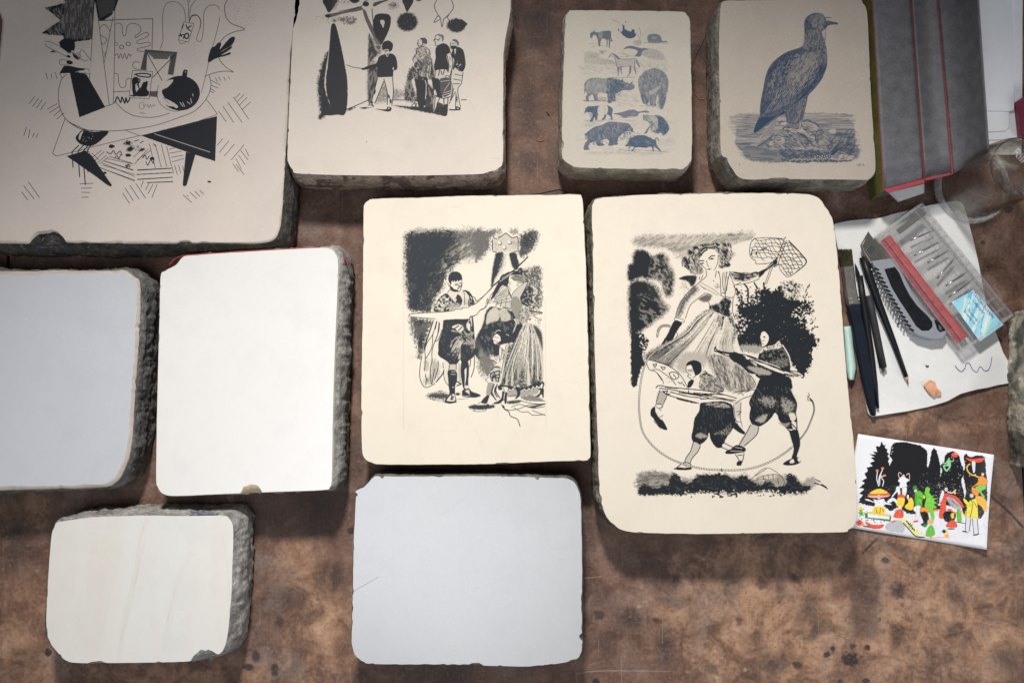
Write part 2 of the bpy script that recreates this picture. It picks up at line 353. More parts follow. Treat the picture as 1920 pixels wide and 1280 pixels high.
    c.p('610,925 660,918 720,895 735,915 700,925 650,935', r=.4); c.p('660,918 705,905 728,915 690,922', v=0); c.p('750,935 840,938 850,918 885,922 882,950 850,958 790,945', r=.4); c.b(865, 930, 12, 7, v=.1)
    # man in long coat, chin in hand
    c.p('1120,350 1150,325 1185,335 1192,365 1175,400 1215,430 1222,520 1205,660 1085,668 1075,640 1090,560 1070,510 1100,460 1100,420 1125,405 1110,380', v=.25, t=.2)
    c.p('1130,335 1165,325 1192,345 1188,378 1160,372 1150,400 1128,415 1118,398 1130,380', v=.85, r=.6)
    c.p('1118,345 1145,345 1148,385 1125,392 1112,380', v=.05, r=.3); c.l('1115,375 1128,372', .8)
    c.ls('1118,345 1110,380 1120,395|1102,420 1130,415 1150,400 1205,425 1218,480 1205,660|1105,420 1095,470 1070,505 1085,545 1120,520 1185,500|1085,550 1078,640 1110,660|1140,520 1150,600 1120,660|1185,440 1195,560 1185,650|1125,470 1160,450|1130,490 1175,470|1100,440 1120,450', 1.4)
    c.p('1085,545 1140,530 1155,600 1130,660 1078,662', v=.85, t=.5, r=1); c.p('1150,520 1200,470 1205,540 1190,650 1160,640', v=.7, t=.7, r=1)
    c.p('1090,668 1195,668 1185,760 1180,870 1150,930 1125,925 1105,860 1098,760', v=.97, r=.6); c.l('1175,690 1185,740 1178,850', 1.3, v=.1)
    c.ls('1060,905 1085,885 1105,895 1080,920 1062,915|1105,935 1125,925 1150,935 1155,900|1088,890 1098,920|1140,900 1135,945', 1.5)
    # big man, dark shirt, with suitcase
    c.p('1270,310 1300,297 1330,305 1335,345 1320,375 1275,395 1260,370 1250,350', v=.05)
    c.ls('1300,297 1270,305 1258,335 1250,350 1262,362 1262,388 1285,392|1252,340 1290,345|1330,320 1325,355|1290,350 1300,330', 1.3); c.p('1300,297 1332,303 1336,340 1322,350 1315,322 1290,310', v=.7, r=.8, t=.4)
    c.p('1275,400 1330,372 1375,395 1392,450 1360,480 1375,560 1370,620 1340,600 1300,610 1258,605 1252,560 1265,500 1262,440', v=.97, r=.4)
    c.p('1360,480 1395,460 1412,530 1400,600 1385,660 1370,640 1375,560', v=.05); c.ls('1395,455 1413,530 1405,590 1385,665|1365,480 1378,560 1372,620', 1.6); c.ls('1385,490 1395,520|1388,560 1392,580', 1)
    c.p('1260,610 1360,600 1350,660 1300,680 1265,680', v=.1); c.ls('1262,605 1258,680|1300,600 1290,650|1340,600 1330,640|1310,610 1320,640', 1.6)
    c.p('1232,670 1268,672 1300,690 1325,830 1280,830 1250,790', v=.97, r=.5); c.p('1250,790 1262,770 1275,820 1262,825', v=.05)
    c.p('1300,690 1340,668 1390,680 1405,790 1320,830', v=.85, t=.2, r=.6); c.ls('1310,700 1395,690|1340,780 1385,710|1330,800 1395,780|1320,820 1405,795', .9, v=.1); c.l('1345,670 1360,650 1385,660 1392,685', 1.4)
    c.p('1255,840 1300,845 1275,900 1250,960 1245,920', v=.05); c.ls('1262,838 1250,950|1300,842 1275,905 1285,960', 1.6); c.p('1330,850 1372,840 1365,900 1335,910', v=.05)
    c.ls('1335,850 1338,910|1372,840 1368,910|1265,820 1330,845 1390,830', 1.8); c.p('1335,905 1368,900 1362,990 1320,992 1310,975 1332,950', r=.4)
    c.m('1085,420 1215,430 1200,660 1085,660', 80, 9, 3.5, v=.95, a=.85, thr=.55, seed=43); c.m('1085,420 1215,430 1200,660 1085,660', 60, 8, 3.5, v=.05, a=.8, thr=.66, seed=44)
    # man at right, hands in pockets
    c.p('1392,365 1415,343 1450,345 1465,375 1450,405 1415,420 1395,400', v=.1); c.p('1395,395 1440,395 1445,412 1415,428 1395,415', v=.95, r=.4); c.p('1405,345 1440,338 1465,370 1455,400 1445,370', v=.8, r=.5)
    c.l('1402,378 1432,375', 1); c.l('1392,365 1390,395', 1.1)
    c.p('1415,425 1465,405 1505,440 1522,540 1510,600 1480,620 1440,590 1410,600 1425,520 1400,480', v=.95, r=.5); c.p('1425,425 1440,425 1432,470', v=.1); c.sp('1430,520 1490,540 1480,590 1420,590', 10, .8, v=.1, seed=9)
    c.p('1410,610 1500,625 1485,720 1460,770 1470,930 1430,925 1435,790 1400,870 1385,880 1400,760 1395,680', v=.08)
    c.ls('1405,605 1395,690 1410,760 1385,890|1500,622 1485,720 1455,770 1478,920|1430,640 1490,650|1420,680 1480,690|1415,720 1470,720|1440,800 1435,920|1395,860 1435,790|1420,760 1400,860', 1.3); c.b(1445, 850, 12, 40, a=.8, t=.5)
    c.p('1385,935 1430,938 1435,915 1470,920 1475,945 1390,948', r=.3); c.b(1455, 930, 12, 7, v=.1)
    c.sp('550,350 1800,350 1800,1250 550,1250', 26, .35, a=.5, seed=12); c.b(673, 1216, 6, 6)
    R = np.random.RandomState(4); c.at(0, 0, 1)
    for i in range(26):
        x, y = 545+R.rand()*390, 5+R.rand()*315; c.b(x, y, 6+R.rand()*30, 4+R.rand()*16, g=R.rand()*180, a=.018+.03*R.rand(), f=.9, r=.4)
    for i in range(14):
        x, y = 545+R.rand()*390, 5+R.rand()*315; c.l([(x, y), (x+R.randn()*26, y+R.randn()*26)], .7, a=.10, t=.3, sm=0)
    return c

def draw_animals():
    c = Canvas(1050, 14, 1302, 322, TOP, res=2); c.at(1080, 30, 9.145)
    K = dict(e=1.2, t=.35)
    # donkey-like antelope
    c.p('240,240 262,280 300,265 325,240 320,275 370,285 450,265 560,255 600,280 605,380 630,430 600,440 590,400 580,540 565,540 560,430 545,410 540,520 525,520 520,415 440,400 415,500 420,515 388,520 370,400 330,330 290,345 270,385 248,375 240,310 260,290', v=.8, **K)
    c.h('380,280 460,270 450,395 390,390', 88, 1.1, .5, v=.2, a=.8, sm=0); c.ls('260,545 350,515 480,515 580,550|230,480 400,480', .7, a=.5, t=.4)
    # hanging beast hanging on its branch
    c.p('720,250 735,220 745,225 738,265 790,265 800,180 780,150 830,170 835,220 880,250 940,270 960,235 1000,240 1000,290 1030,320 1000,370 930,390 860,375 800,330 770,290', v=1, **K)
    c.ls('620,70 720,110 760,160|1000,270 1060,330 1090,400 1110,490|1060,240 1090,220 1115,340|1110,340 1105,400', .8, a=.7, t=.3); c.b(850, 105, 12, 18, t=.5)
    c.h('980,440 1110,420 1110,500 1010,500', 90, 1.2, .5, v=.7, t=.5)
    # small beast in reeds
    c.p('1225,370 1260,320 1380,312 1450,350 1480,430 1550,430 1545,450 1400,465 1250,460', v=.75, **K); c.b(1340, 380, 60, 25, v=.35, a=.7)
    c.h('1170,250 1530,240 1540,440 1180,440', 95, 2.4, .4, v=.6, a=.6, t=.5); c.h('1180,450 1560,450 1560,480 1180,470', 3, 1, .5, v=.6, t=.5)
    # ant-eater and shaggy ground
    c.p('815,580 860,530 950,515 1040,535 1110,555 1180,555 1250,570 1180,590 1130,620 1110,690 1010,690 1060,610 980,570 880,560', v=.8, **K)
    c.ls('750,640 880,680 930,690 1110,700|800,620 900,690 860,715|760,700 900,700', .8, a=.6, t=.3)
    c.h('1120,620 1250,570 1420,600 1540,740 1520,750 1350,750 1150,690', 50, 1.2, .6, v=.75, a=.8, t=.3, r=2); c.h('1120,760 1540,760 1560,900 1500,920 1300,860 1120,900', 20, 1.6, .4, v=.5, a=.5, t=.4, r=3)
    # landscape behind the horse
    c.h('150,640 280,620 380,640 400,590 520,600 500,650 420,680 420,720 600,760 660,820 560,830 330,830 160,800', 60, 1.2, .6, v=.65, a=.7, t=.3, r=3)
    c.b(300, 700, 120, 50, v=.7, a=.45, t=.6, f=.9); c.b(440, 620, 50, 30, v=.7, a=.5, t=.5); c.b(540, 780, 110, 40, v=.6, a=.3, t=.6)
    c.h('150,850 640,840 700,920 420,960 150,1010', 8, 2, .4, v=.5, a=.5, t=.5, r=3)
    # horse
    c.p('560,715 600,655 640,650 700,690 770,740 1000,735 1060,780 1100,880 1080,880 1040,800 1010,870 1030,1000 1020,1015 990,890 950,880 930,990 880,1050 870,1045 915,960 910,860 770,880 790,990 775,1000 745,890 735,1030 720,1030 705,880 680,850 680,780 650,700 600,710 570,722', v=.25, e=1.2)
    c.ls('560,712 600,655 640,650 720,700 770,742 900,745 1000,735 1050,770 1095,880|650,700 685,790 690,850 715,885|770,880 910,860|715,885 720,1030|770,880 785,1000|915,860 940,960 880,1050|1005,780 1010,870 1030,1005', 1.1, v=.8, t=.15)
    c.p('640,655 700,690 760,740 720,740 660,690', v=.8, **K); c.p('705,880 745,885 735,960 720,960', v=.75, **K); c.p('750,880 785,880 780,960', v=.7, **K); c.p('920,860 950,870 940,960 910,990', v=.7, **K); c.p('985,880 1010,880 1030,960 1010,960', v=.7, **K)
    c.p('1020,740 1060,770 1100,880 1070,880 1030,800', v=.6, **K); c.l('560,1055 800,1060 1020,1055', .8, a=.6, t=.3)
    c.at(1080, 140, 8)
    # rhinoceros
    c.p('120,240 130,130 190,70 290,48 420,62 500,48 580,62 640,82 648,62 662,85 685,85 705,52 712,95 760,125 765,95 785,130 815,130 855,90 845,135 875,165 872,210 800,240 705,235 650,265 600,295 590,370 600,400 560,405 545,390 530,425 485,425 470,330 460,290 340,275 325,360 340,385 290,392 270,380 262,340 245,300 190,340 195,395 150,400 145,340 170,290 140,250 135,300', v=.75, e=1, t=.25)
    c.h('170,110 420,75 440,270 180,270', 96, 1.1, .5, v=.25, a=.7, t=.2); c.b(300, 170, 110, 70, v=.45, a=.4, f=.9, t=.4); c.b(765, 165, 14, 12, v=.3); c.l('300,180 300,270', .6, v=.3)
    c.h('600,70 700,110 680,240 600,280 480,260 480,70', 70, 1.3, .4, v=1, a=.6); c.ls('100,388 250,395 400,385 500,425|120,400 600,400|690,240 800,200', .9, a=.7, t=.3)
    c.h('600,320 900,300 920,450 620,480', 20, 2.4, .35, v=.45, a=.45, t=.5, r=3); c.h('330,340 460,340 450,400 340,390', 10, 1.2, .5, v=.7, t=.4)
    # elephant seen from the front
    c.p('940,60 980,0 1040,-50 1140,-90 1240,-85 1330,-30 1375,50 1385,180 1360,300 1340,400 1310,495 1255,500 1245,380 1235,300 1215,320 1200,420 1200,465 1120,465 1100,400 1080,430 1010,430 975,340 965,300 935,180', v=.6, e=1.5, t=.5)
    c.h('940,60 980,0 1140,-90 1240,-85 1375,50 1385,180 1350,330 1300,490 1250,490 1230,300 1100,330 1080,430 1010,430 935,180', 80, 1.2, .5, v=.9, a=.45, t=.3); c.p('1100,260 1200,200 1280,130 1260,190 1180,280 1110,300', v=.3, e=2, t=.5); c.b(1230, 30, 22, 40, v=.3, a=.8, g=10); c.b(1310, 170, 34, 50, v=.35, a=.6)
    c.p('980,310 1080,330 1070,430 1010,430', v=.8, e=2, t=.4); c.p('1250,300 1340,300 1310,500 1255,500', v=.75, e=2, t=.4); c.b(1190, 460, 24, 10); c.b(1060, 520, 12, 7)
    c.ls('950,470 1200,480|1000,430 1080,450|1100,455 1200,465', .8, a=.6, t=.4)
    # tapir
    c.p('130,590 132,545 170,485 240,478 330,470 400,455 480,465 540,500 552,540 540,600 550,670 520,675 515,630 460,600 450,640 420,680 385,672 420,630 400,605 330,610 320,680 290,680 280,640 245,705 205,695 240,640 250,590 200,565 150,570', v=.85, e=1, t=.2)
    c.p('340,480 400,455 465,465 480,530 460,590 420,605 340,608 322,540', v=.05, e=1); c.l('435,480 430,590', .7, v=.5); c.ls('120,690 300,690 550,680|150,710 400,705', .8, a=.6, t=.3)
    # otter-like swimmer
    c.p('560,590 620,575 700,560 800,530 880,530 940,555 1040,540 1100,560 1085,575 1000,572 945,585 920,625 820,630 740,650 690,635 640,610', v=.75, e=1, t=.3); c.b(860, 590, 50, 20, v=.5, a=.6)
    c.ls('560,590 640,600|600,640 760,650 900,630|560,680 900,690', .8, a=.5, t=.4)
    # boar at right, bristling
    c.p('1005,610 1050,605 1150,620 1240,610 1320,660 1390,760 1395,830 1340,900 1310,915 1290,880 1200,885 1180,870 1130,850 1110,800 1060,880 1020,885 1080,800 1110,750 1080,710 1010,680', v=.75, e=1, t=.4, r=1)
    c.p('1100,640 1200,640 1240,720 1200,830 1130,830 1170,740', v=.3, e=2, t=.6, r=1.5); c.h('1240,620 1390,760 1380,850 1320,890 1240,820', 60, 1.1, .6, v=1, a=.7); c.sp('1020,620 1180,640 1200,700 1050,690', 30, .7, v=.2, seed=4)
    # hippopotamus
    c.p('120,900 160,870 270,790 380,760 470,715 560,708 700,722 790,735 830,780 860,815 850,840 885,865 830,860 760,850 700,880 640,940 620,1010 630,1050 560,1060 545,1070 480,1065 500,1020 470,970 370,990 390,1030 430,1050 400,1070 330,1072 300,1030 290,1000 200,1040 190,1100 210,1115 180,1130 115,1125 135,1030 170,990 155,920', v=.82, e=1, t=.2)
    c.h('200,860 500,730 700,740 780,780 640,900 500,960 250,960', 75, 1.2, .4, v=.55, a=.45, t=.3); c.b(790, 820, 20, 14, v=.3, a=.8); c.b(580, 830, 60, 50, v=.6, a=.3)
    c.h('620,960 880,870 1000,860 800,960 640,1010', 30, 1.6, .5, v=.7, a=.7, t=.4, r=2); c.h('800,700 1000,680 1050,740 880,840', 60, 3, .35, v=.5, a=.5, t=.5)
    c.h('130,730 360,720 300,770 150,790', 5, 1.2, .5, v=.55, a=.6, t=.5); c.h('640,860 840,870 740,910', 150, 1.5, .6, v=.8, t=.4)
    # running boar
    c.p('735,1065 790,1010 800,950 815,935 830,945 930,910 1040,915 1130,960 1190,980 1185,960 1215,945 1250,990 1240,998 1210,960 1200,990 1215,1060 1260,1120 1280,1160 1255,1150 1200,1100 1165,1085 1168,1145 1150,1150 1135,1090 1080,1085 1060,1100 900,1095 850,1150 830,1145 870,1090 830,1080 800,1110 780,1105 810,1080 760,1080', v=.87, e=1, t=.2)
    c.b(1080, 1010, 50, 35, v=.55, a=.6, f=.9); c.ls('780,1120 900,1130 1100,1140 1370,1165|640,1130 900,1150', .9, a=.8, t=.3)
    c.h('180,1170 640,1150 1280,1175 1200,1200 700,1195 200,1190', 2, 1.2, .5, v=.55, a=.7, t=.5, r=2); c.h('1230,1020 1400,950 1380,1050 1230,1060', 160, 2, .4, v=.5, a=.6, t=.5); c.h('640,1090 860,1120 640,1140 200,1100', 175, 2.4, .4, v=.5, a=.5, t=.5)
    c.h('1330,560 1400,540 1420,1000 1370,1100', 95, 3, .3, v=.4, a=.3, t=.5)
    c.m('150,70 480,60 470,280 150,270', 96, 9, 3, v=.25, a=.75, thr=.6, seed=1); c.m('480,60 720,100 700,240 560,400 480,400', 60, 8, 3, v=1, a=.8, thr=.5, seed=2); c.m('120,50 870,100 870,240 550,430 150,400', 80, 8, 3.5, v=.4, a=.5, thr=.7, seed=3)
    c.m('200,860 500,730 780,740 860,840 640,920 500,960 200,980', 75, 9, 3.5, v=.4, a=.55, thr=.66, seed=4); c.m('160,870 500,730 860,830 640,1000 200,1060', 70, 9, 3.5, v=1, a=.8, thr=.55, seed=5)
    c.m('940,60 1140,-90 1240,-85 1375,50 1380,250 1300,490 1010,430', 80, 8, 3.5, v=.95, a=.6, thr=.55, seed=6); c.m('940,60 1140,-90 1240,-85 1375,50 1380,250 1300,490 1010,430', 70, 8, 3, v=.25, a=.6, thr=.68, seed=7)
    c.m('1180,640 1330,660 1400,800 1330,910 1200,860', 60, 7, 3, v=1, a=.8, thr=.5, seed=8); c.m('1010,620 1200,640 1200,860 1090,800', 70, 6, 3, v=.15, a=.7, thr=.6, seed=9); c.m('800,930 1040,915 1210,1000 1100,1090 780,1070', 30, 7, 3, v=1, a=.8, thr=.5, seed=10); c.m('140,490 340,470 320,600 240,680 180,580', 80, 6, 3, v=1, a=.7, thr=.5, seed=11)
    c.m('600,300 920,280 930,460 620,470', 25, 14, 3, v=.5, a=.6, thr=.62, seed=12, e=5); c.m('130,700 1380,640 1400,1180 150,1190', 10, 16, 3, v=.55, a=.30, thr=.70, seed=13, e=6); c.m('100,-190 680,-190 640,-20 100,-10', 15, 12, 3.5, v=.6, a=.5, thr=.62, seed=14, e=6); c.m('850,-150 1380,-150 1380,-40 900,-30', 20, 10, 3, v=.6, a=.5, thr=.6, seed=15, e=6)
    c.sp('80,100 1440,0 1440,1240 80,1240', 110, .3, v=.8, a=.45, seed=8)
    return c

def draw_vulture():
    c = Canvas(1346, -3, 1646, 340, TOP, res=2); c.at(1320, 0, 3.556)
    # water
    c.p('240,762 360,765 480,790 500,820 560,900 700,800 960,800 1000,860 1000,1020 1010,1060 600,1080 330,1075 240,1010 215,930 215,850 250,800', v=.3, e=5, t=.5, r=2)
    c.h('225,762 945,757 965,800 1000,830 1000,950 900,960 500,1000 240,1000 215,930 215,850', 1, 1.25, .6, v=.75, a=.85, j=.7, t=.15, r=2)
    c.h('215,930 500,990 720,1000 1000,960 1000,1070 600,1080 330,1075 250,1010', 2, 1.15, .75, v=.85, a=.85, j=.7, t=.1, r=2)
    c.m('225,770 945,765 1000,830 1000,1060 330,1075 215,930', 0, 40, 3.2, v=.95, a=.65, thr=.56, seed=28, e=6, r=3); c.m('225,770 945,765 1000,830 1000,980 230,980', 0, 40, 3.4, v=.02, a=.7, thr=.62, seed=29, e=6, r=3)
    # rock, shells, plants
    c.p('350,985 360,960 440,920 520,860 500,820 560,805 700,800 790,850 830,880 860,930 850,980 800,1000 720,985 600,985 450,985', v=.55, e=1.5, t=.45, r=1)
    c.h('380,960 520,880 560,830 700,860 730,960 600,985 400,980', 25, 1.2, .6, v=.95, a=.6, t=.2, r=1)
    c.p('730,940 770,900 830,895 858,930 850,980 800,1000 750,980', v=.6, e=1, t=.3); c.b(790, 950, 40, 26, g=-30, v=.35, a=.7, f=.9, t=.3)
    c.p('440,950 500,920 545,925 520,965 450,980', v=.15, r=1, t=.3); c.ls('450,960 520,930|460,972 530,945|350,985 380,960 420,935', 1.0)
    c.p('500,1000 640,1000 800,1010 860,1030 980,1060 950,1078 560,1080 520,1040', v=.85, e=2, t=.35, r=2)
    for i in range(22): c.b(575+i*13, 1070-(i*37 % 11)-(6 if i > 10 else 0), 6, 6, v=.12, a=.9, f=.4)
    for i in range(8): c.b(740+i*16, 1046-(i*23 % 9), 6, 6, v=.15, a=.9, f=.4)
    c.p('850,1040 900,1030 990,1040 1010,1060 940,1070 860,1066', v=.2, r=1, t=.3)
    for i in range(16):
        a = i/15.; c.l([(815+a*40, 1035), (870+a*60, 1000-a*10), (900+a*100, 930+a*90)], .9, w2=.4, v=.9)
    c.l('840,1020 900,960 995,865', 1.3, v=.9, w2=.5); c.h('880,900 1000,880 1000,1010 900,1010', 125, 1.5, .6, v=.8, a=.7, t=.3)
    c.m('380,960 520,880 700,850 850,940 800,1000 450,990', 20, 9, 3, v=1, a=.85, thr=.55, seed=30); c.m('380,960 520,880 700,850 850,940 800,1000 450,990', 30, 8, 3, v=.06, a=.85, thr=.66, seed=31); c.m('860,900 1000,880 1010,1060 830,1040', 130, 14, 3, v=1, a=.8, thr=.5, seed=32, e=4); c.m('520,1000 900,1000 960,1070 560,1075', 10, 7, 3, v=.1, a=.6, thr=.7, seed=33); c.b(790, 950, 40, 26, g=-30, v=.3, a=.7, f=.9)
    # tail
    c.p('490,765 360,935 375,940 440,900 480,820 500,770', v=.35, e=1); c.h('490,770 370,930 440,900 480,830', 105, 1.0, .4, v=.85, a=.8, sm=0)
    c.p('330,885 370,780 400,760 560,740 480,790 400,850', v=.95, e=1); c.p('355,985 420,930 470,890 440,930', v=.8, e=1)
    # body
    body = '668,150 690,110 740,87 790,95 812,120 845,122 848,118 815,118 822,145 880,150 892,165 865,166 830,172 800,200 785,215 800,270 818,330 820,430 790,520 740,590 695,640 680,700 668,760 655,800 620,830 575,825 550,810 545,735 480,790 400,850 340,885 370,790 372,730 380,660 395,590 410,510 440,440 500,380 560,345 640,318 665,290 672,220'
    c.p(body, v=.8, e=1, t=.12)
    c.p('700,120 760,95 800,110 810,160 780,200 740,190 715,160', v=.5, e=4, t=.3); c.b(775, 130, 9, 8, v=.95); c.b(775, 130, 4, 4, v=.1); c.b(760, 165, 30, 18, v=.45, a=.7, f=.9, t=.3)
    c.l('822,140 890,158', 1.6, v=.95); c.l('815,121 850,120', .9, v=.7)
    c.h('680,210 790,220 815,330 812,430 780,440 750,350 660,320', 85, 1.05, .55, v=.35, a=.75, t=.25, j=1)
    c.h('380,700 440,450 560,350 640,330 600,450 500,640 400,760', 118, 1.1, .4, v=1, a=.6, t=.2)
    # light wing coverts, scale rows
    c.p('620,400 700,350 760,370 765,440 740,520 680,560 590,570 560,520', v=.5, e=6, t=.3)
    R = np.random.RandomState(4)
    for r_ in range(17):
        for q_ in range(13):
            x = 470+q_*24+(r_ % 2)*12+R.randn()*3; y = 370+r_*17+R.randn()*3-(q_-6)*4
            if 500-(y-350)*.35 < x < 765-(max(y-500, 0))*1.4 and y < 620:
                c.ls('%f,%f %f,%f %f,%f' % (x-9, y-4, x-3, y+7, x+9, y+1), .8, v=.3 if x > 560 else .55, a=.75)
    for i in range(15):                                                 # long flight feathers
        a = i/14.; x0, y0 = 500+a*230, 600-a*60; x1, y1 = 395+a*220, 770-a*95
        c.l([(x0, y0), ((x0+x1)/2+4, (y0+y1)/2+2), (x1, y1)], .9, v=.35, a=.9); c.l([(x0+8, y0), ((x0+x1)/2+12, (y0+y1)/2+2), (x1+8, y1)], .9, v=1, a=.8)
    for i in range(10):
        a = i/9.; c.l([(430+a*150, 560-a*30), (400+a*140, 680-a*40)], .7, v=.5, a=.6)
    c.p('545,735 640,690 690,645 668,760 650,800 610,815 555,800', v=.85, e=1, t=.1); c.h('560,720 680,660 650,800 570,810', 95, 1.1, .5, v=.45, a=.7, t=.2)
    c.p('370,790 480,770 640,665 700,600 600,690 500,760 400,840 335,885', v=.97, e=1)
    c.m('380,700 440,450 560,350 700,320 800,330 800,480 700,600 480,760 380,780', 118, 12, 3.2, v=1, a=.8, thr=.56, seed=21); c.m('420,560 560,380 740,350 760,480 640,600 460,700', 110, 7, 3.2, v=.3, a=.75, thr=.66, seed=22); c.m('680,120 810,120 810,300 815,420 780,440 700,330 670,250', 85, 8, 3, v=1, a=.75, thr=.5, seed=23); c.m('690,180 800,200 815,420 770,400', 80, 6, 2.8, v=.3, a=.7, thr=.66, seed=24)
    c.m('760,440 820,430 790,520 700,620 560,740 600,660', 130, 12, 3.5, v=1, a=.85, thr=.42, seed=25); c.m('550,740 680,660 650,800 570,820', 95, 9, 3, v=.35, a=.7, thr=.62, seed=26); c.m('560,740 670,660 650,800 570,820', 95, 9, 3, v=1, a=.8, thr=.52, seed=27)
    # feet and claws
    c.p('640,800 655,860 720,895 740,925 700,925 660,890 580,880 560,860 530,865 545,850 600,862 635,860', v=.12, e=1); c.h('580,860 740,900 700,925 640,880', 30, 1.1, .5, v=.8, a=.8)
    c.ls('525,865 540,850 570,855|500,822 520,812 545,822|660,812 690,800 715,815|700,830 740,822 765,845|750,880 780,868 795,885|710,905 740,895 742,920', 1.8)
    c.ls('690,850 720,845 740,860|560,880 600,870 680,915 730,930|650,830 640,865|660,860 700,890', 1.1)
    c.p('510,820 545,815 555,830 520,835', v=.15); c.p('660,815 730,825 760,850 740,870 700,850 665,840', v=.25, t=.3); c.ls('665,825 720,838|680,840 730,855', .9)
    c.p('830,870 870,860 880,885 850,890', v=.15, t=.3)
    c.at(1320, 0, 3.556)
    c.ls('1020,1094 1022,1106|1032,1094 1030,1106 1040,1100 1034,1094|1046,1106 1046,1094 1054,1098|1060,1106 1064,1094 1068,1106', .8, a=.8)
    c.ls('985,1050 1010,1060|232,1092 240,1098 234,1104', .8, a=.6)
    c.sp('260,960 1000,980 980,1070 360,1070', 60, .4, a=.5, seed=6)
    return c
def draw_winged_boy():
    c = Canvas(676, 362, 1110, 872, TOP, res=1.7); D = .97
    # smoky background
    c.at(750, 420, 6.4)
    c.p('90,110 250,95 430,80 700,80 900,85 1020,100 1020,300 960,380 860,400 740,440 640,520 560,600 545,680 520,760 440,870 400,960 360,1060 200,1050 110,1010 95,900 70,600 60,300 65,180', v=.9, e=9, r=3, t=.75)
    c.p('110,130 400,100 650,120 620,300 480,520 400,680 300,830 180,960 110,880 85,600 85,300', v=.95, e=22, r=3, t=.4)
    c.p('700,100 1000,100 1000,330 760,420', v=.6, e=22, r=4, t=.8, a=.7)
    c.b(150, 1000, 90, 60, a=.7, f=.8, t=.7); c.b(280, 930, 110, 80, a=.5, f=.9, t=.7)
    c.at(760, 590, 6.4)
    c.p('60,30 200,50 320,80 300,160 260,260 230,400 190,500 150,500 140,380 100,260 70,160', v=.85, e=10, r=5, t=.75)
    c.b(190, 320, 45, 110, g=10, a=.8, f=.7, t=.6); c.b(170, 90, 80, 50, a=.6, f=.9, t=.6)
    c.at(750, 420, 6.4); c.m('110,130 700,90 1020,110 1010,320 640,520 540,700 360,1040 130,1010', 130, 22, 8, v=.7, a=.3, thr=.7, seed=31, e=12); c.m('560,330 1010,110 1010,380 700,460 540,600', 140, 16, 6, v=.05, a=.55, thr=.58, seed=32, e=10); c.m('110,130 700,90 1020,110 640,520 360,1040 130,1010', 120, 18, 7, v=1, a=.5, thr=.5, seed=33, e=14)
    # tower
    c.at(890, 420, 6.4)
    c.p('0,90 100,80 250,70 310,90 200,170 190,280 120,370 60,420 0,430', v=.8, e=9, r=4, t=.75)
    c.p('420,80 500,60 520,110 460,130', v=.6, e=6, r=4, t=.8)
    c.p('540,150 600,100 700,65 760,100 750,200 700,300 620,370 560,400 530,330', v=.88, e=8, r=3, t=.7); c.b(640, 200, 80, 110, g=30, a=.6, f=.8, t=.5)
    c.p('210,185 260,165 285,170 375,108 455,168 510,150 525,300 515,330 230,330 212,320', v=.25, e=3, t=.7, sm=0)
    c.b(300, 150, 60, 60, v=.6, a=.5, f=1, t=.8); c.b(470, 230, 50, 80, v=.6, a=.5, f=1, t=.8); c.b(260, 260, 40, 60, v=.6, a=.5, f=1, t=.8)
    c.ls('213,190 214,315|225,165 265,180|285,168 375,108 450,168|455,168 510,150 522,190 520,310|218,332 255,335|480,330 515,330', 1.6, sm=0)
    for x, y in ((298, 228), (416, 220), (354, 282)): c.b(x+3, y+3, 27, 27, v=.9, f=.1); c.b(x-2, y-2, 22, 22, v=.05, f=.1)
    c.p('258,345 350,350 340,480 300,560 250,650 215,750 195,740 210,560 235,430', v=D, e=3, r=1, t=.3)
    c.p('350,350 300,560 240,690 330,560 380,430 380,360', v=.4, e=9, t=.7, a=.7)
    c.p('415,350 490,345 525,440 530,520 500,550 455,520 425,430', v=D, e=3, r=1, t=.3)
    # dark thicket behind the lady, cave behind child
    c.p('540,560 600,540 680,510 790,515 800,700 800,1000 640,1010 540,900 560,700', v=.85, e=5, r=4, t=.55)
    c.p('560,700 640,720 720,860 690,960 640,990 570,960 545,880 590,800', v=D, e=2, r=1)
    c.sp('680,740 790,740 795,1060 680,1000', 50, .8, v=.1, a=.8, seed=7); c.sp('590,540 790,530 790,720 620,700', 60, .7, v=.25, a=.7, seed=11)
    c.ls('670,745 715,760 740,800 700,840 745,830 700,900 720,930 670,1000|720,790 700,760|745,1000 770,1030', 1.3, v=.1)
    c.p('320,620 430,570 560,560 580,610 430,620 410,700 400,760 440,860 440,900 380,780 330,740 250,860 190,920 200,880 250,760 290,690', v=D, e=1.5, r=.6)
    c.p('560,560 520,545 560,520 600,600', v=D, r=1)
    c.p('180,1000 130,1060 100,1200 60,1280 0,1400 -30,1500 20,1600 120,1650 200,1640 300,1500 420,1440 470,1330 490,1180 490,1100 440,1040 300,1010 220,990', v=D, e=3, r=1.2, t=.1)
    c.at(890, 600, 6.4)
    c.p('20,250 150,200 330,260 320,330 270,420 250,520 200,640 140,680 90,650 40,520 60,400', v=.75, e=12, r=5, t=.75)
    c.p('60,200 230,180 260,300 250,400 150,400 60,330', v=.95, e=12, r=3, t=.4)
    c.at(890, 420, 6.4)
    c.m('540,560 800,520 800,1000 640,1010 540,900', 60, 6, 3.5, v=.08, a=.75, thr=.64, seed=34); c.m('230,1010 440,1060 480,1200 300,1480 60,1600 20,1500', 70, 14, 6, v=.4, a=.35, thr=.64, seed=35, e=6)
    # lady's wings
    c.p('235,900 270,850 320,770 370,740 410,780 405,840 395,880 435,910 435,1000 380,1010 330,1000 250,960', v=.12, r=.6, t=.3)
    c.ls('235,900 320,770 370,742 408,790 400,860|240,900 300,850 400,800|245,920 320,880 400,860|250,940 330,910 420,890|260,955 350,940 430,930|300,830 390,780|290,860 380,840|330,900 310,990|380,880 370,1000', .9)
